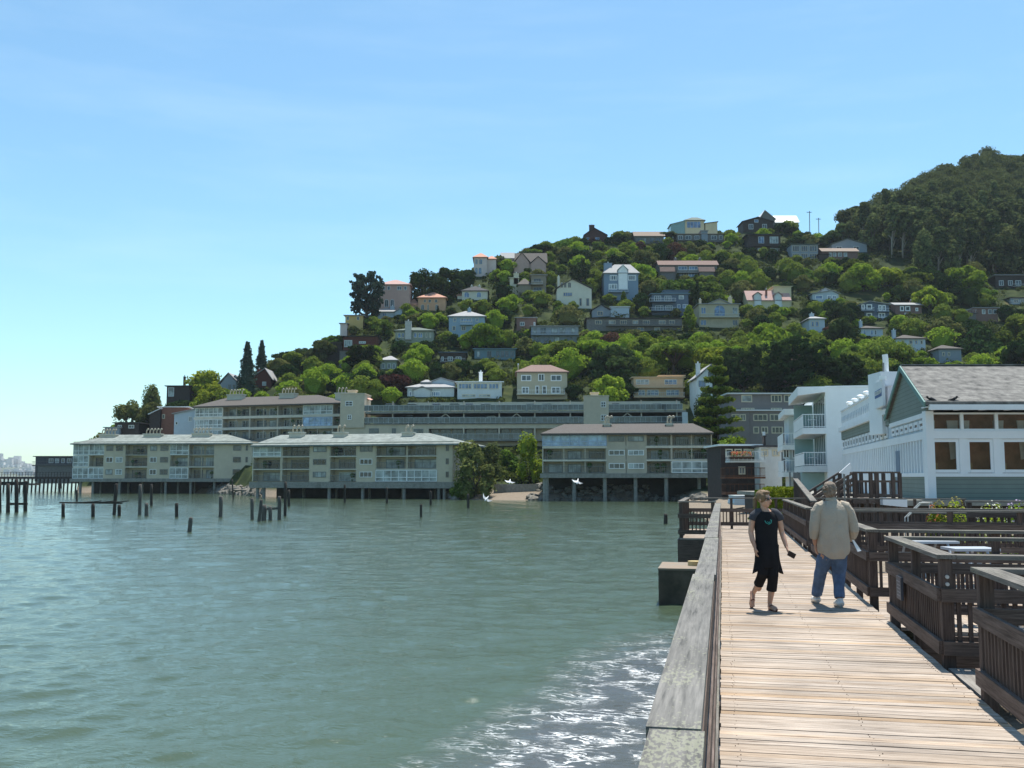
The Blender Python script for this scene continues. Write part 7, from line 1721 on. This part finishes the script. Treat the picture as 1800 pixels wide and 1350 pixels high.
    mb = MB(HM); mb.ball((0,-.094,-.060), (.022,.006,.007), 2); raw('lips', mb, mat('lips', (.38,.12,.11), .5, .05), root)
    # the small dark case she carries
    ph = empty('camera_case', P+Vector((.295,-.13,.75)), 'small dark case carried in the hand of the woman in black', 'case')
    M_ = Matrix.Translation(P+Vector((.298,-.125,.752))) @ Matrix.Rotation(R(28), 4, 'Y') @ Matrix.Rotation(R(20), 4, 'Z'); mb = MB(M_); mb.box(-.055,.055,-.014,.014,-.032,.032); part('case_body', mb, mat('dark leather', (.02,.014,.014), .5, .2, 20), ph)
    mb = MB(M_); mb.box(-.057,.057,-.016,.016,.033,.038); part('zip', mb, SHADE_M, ph)

def man():
    Y = YW(1068, DZ); P = W(1468, 1068, Y); P.z = DZ+.006
    root = empty('person', P, 'man in beige shirt, jeans and white shoes seen from behind walking away', 'person')
    mb = MB()
    mb.tube([(0,.02,.72),(0,.01,.90),(0,0,1.10),(0,0,1.28),(.005,.01,1.38),(-.005,.01,1.45),(-.01,.01,1.49)], [(.16,.13),(.175,.15),(.18,.15),(.19,.14),(.18,.11),(.09,.07),(.06,.06)], 16)
    mb.tube([(-.01,.01,1.42),(-.015,.02,1.52),(-.02,.03,1.56)], [.066,.060,.060], 12)
    HM = head(mb, Vector((-.02,.035,1.61)), R(180-8), 1.08)
    A = [(-.16,.0,1.39),(-.205,.0,1.365),(-.235,-.01,1.22),(-.248,-.01,1.09),(-.250,.03,.97),(-.228,.075,.86)]
    B = [(.16,.0,1.39),(.21,.0,1.365),(.262,-.01,1.21),(.292,-.01,1.07),(.285,.09,.97),(.262,.19,.90)]
    for q in (A, B): mb.tube(q, [.062,.062,.054,.047,.042,.030], 12)
    hand(mb, A[-1], (.12,.12,-1), (0,1,.1), (.2,1,0), .45, 1.08); hand(mb, B[-1], (-.5,.8,-.3), (0,.3,1), (0,.2,1), .9, 1.08)
    L1 = [(-.085,.01,.76),(-.10,.14,.60),(-.112,.25,.45),(-.115,.36,.27),(-.118,.45,.085)]
    L2 = [(.085,.0,.76),(.095,.06,.60),(.092,.09,.45),(.078,.05,.27),(.068,.0,.085)]
    for q in (L1, L2): mb.tube(q, [.105,.088,.062,.055,.038], 14)
    remeshed('body', mb, SKIN2, root, .007, 2)
    SH = mat('beige cotton shirt', (.41,.35,.28), .9, .07, 7, .9)
    mb = MB(); n_ = 48; rings = []
    prof = [(1.50,.062,.062,.0),(1.475,.085,.075,0),(1.44,.135,.10,0),(1.40,.205,.125,0),(1.33,.222,.150,.002),(1.20,.220,.170,.004),(1.05,.220,.180,.006),(.92,.226,.185,.010),(.80,.222,.180,.014),(.73,.205,.172,.016),(.68,.19,.165,.018)]
    for z, rx, ry, am in prof:
        ps = []
        for k in range(n_):
            a = 2*math.pi*k/n_; fl_ = 1+am*2.6*math.sin(a*9+z*7)+am*2*math.sin(a*5-z*11); ca, sa = math.cos(a), math.sin(a)
            dz = 0
            if z < .75: dz = .075*max(0, abs(ca)-.5)/.5*(.75-z)/.07 - .01
            pl_ = .008*math.exp(-((a-4.71)/.06)**2) if z < 1.42 else 0
            ps.append((ca*rx*fl_+.005, sa*(ry*fl_-pl_)+.01, z+dz))
        rings.append(mb.pts(ps))
    for a, b in zip(rings, rings[1:]):
        for k in range(n_): mb.f.append([a+k, a+(k+1) % n_, b+(k+1) % n_, b+k])
    o = raw('shirt', mb, SH, root); sl = o.modifiers.new('t', 'SOLIDIFY'); sl.thickness = .008; ss = o.modifiers.new('ss', 'SUBSURF'); ss.levels = 2; ss.render_levels = 2
    mb = MB()
    mb.tube([(-.10,0,1.42),(-.175,.0,1.385),(-.225,-.0,1.30),(-.245,-.01,1.19),(-.258,-.005,1.07),(-.262,.02,.985),(-.262,.035,.945)], [.07,.085,.080,.076,.072,.064,.058], 16)
    mb.tube([(.10,0,1.42),(.18,.0,1.385),(.24,-.0,1.30),(.272,-.01,1.19),(.296,-.01,1.06),(.298,.06,.985),(.288,.14,.945)], [.07,.085,.080,.076,.073,.064,.058], 16)
    remeshed('sleeves', mb, SH, root, .009, 3, wr=.009, wsc=8)
    mb = MB(); mb.tube([(-.01,.012,1.475),(-.012,.015,1.515)], [(.075,.072),(.068,.066)], 20); raw('collar', mb, SH, root)
    JN = mat('blue denim', (.075,.125,.22), .9, .3, 7, .8)
    mb = MB()
    for q in (L1, L2):
        k = [Vector(v) for v in q]; mb.tube([k[0]+Vector((0,0,.03)), k[1], k[2], k[3], k[3].lerp(k[4], .8)], [.118,.105,.088,.078,.074], 16)
    mb.tube([(0,.01,.66),(0,.01,.74),(0,.01,.84)], [(.15,.14),(.178,.155),(.17,.15)], 18)
    remeshed('jeans', mb, JN, root, .009, 2, wr=.010, wsc=11)
    WS = mat('white leather shoe', (.66,.64,.60), .6, .08, 8)
    for x, y in ((-.118,.45), (.068,.0)):
        mb = MB(); mb.tube([(x,y-.075,.042),(x,y-.04,.055),(x,y+.03,.060),(x-.004,y+.11,.045),(x-.008,y+.19,.03)], [(.034,.040),(.042,.052),(.044,.055),(.048,.040),(.03,.026)], 14)
        mb.tube([(x,y-.02,.08),(x,y-.005,.115)], [.045,.046], 12); sh_ = remeshed('shoe', mb, WS, root, .007, 2)
        mb = MB(); mb.tube([(x,y-.085,.010),(x,y,.010),(x-.004,y+.11,.010),(x-.008,y+.205,.010)], [(.035,.012),(.043,.012),(.05,.012),(.03,.012)], 12); o = raw('sole', mb, mat('grey rubber sole', (.35,.34,.32), .8, .1), root)
    HR = mat('grey brown hair', (.20,.155,.12), .7, .5, 40, .4, stretch=(1,1,.3))
    mb = MB(HM); mb.ball((0,.030,.042), (.084,.092,.086), 3); mb.ball((0,.060,-.015), (.074,.058,.070), 2); mb.ball((0,-.02,.088), (.066,.06,.034), 2)
    for s in (-1, 1): mb.ball((s*.058,.01,.02), (.034,.06,.06), 2)
    r = random.Random(2)
    for k in range(46):      # windblown tufts
        d = rvec(r); d.y = abs(d.y)*.9+.05; d.z = d.z*.9; a = Vector((d.x*.076, .03+d.y*.08, .035+d.z*.08)); b = a + Vector((d.x*.03+.018, d.y*.02, d.z*.02-.012)); mb.tube([a, a.lerp(b, .5)+d*.006, b], [.014,.010,.003], 6)
    remeshed('hair', mb, HR, root, .006, 1, wr=.005, wsc=34)
    for nm, ps, lb in (('paper', [(-.198,.0,.97),(-.150,.02,.985),(-.135,.02,.80),(-.215,-.01,.775)], 'folded white paper held at the left side of the man in the beige shirt'), ('paper_bag', [(.270,.02,.93),(.300,.02,.925),(.392,.0,.775),(.330,-.02,.765)], 'white paper sticking out at the right side of the man in the beige shirt')):
        o = empty(nm, P+Vector(ps[0]), lb, 'paper'); mb = MB(Matrix.Translation(P)); mb.prism(ps, (.004,.012,0)); part('sheet', mb, mat('white paper', (.8,.8,.78), .8, .04), o)
woman(); man()
# ------------------------------------------------------------------ air over the bay
hz = MB(); hz.box(-2200, 900, -40, 3600, -2.5, 190)
hm = bpy.data.materials.new('haze'); hm.use_nodes = True; hn = hm.node_tree; hn.nodes.clear()
ho = hn.nodes.new('ShaderNodeOutputMaterial'); pv = hn.nodes.new('ShaderNodeVolumePrincipled')
pv.inputs['Color'].default_value = (.80,.90,1.0,1); pv.inputs['Density'].default_value = .00008; pv.inputs['Anisotropy'].default_value = .1
hn.links.new(pv.outputs[0], ho.inputs['Volume'])
tag(part('haze', hz, hm), kind='stuff')
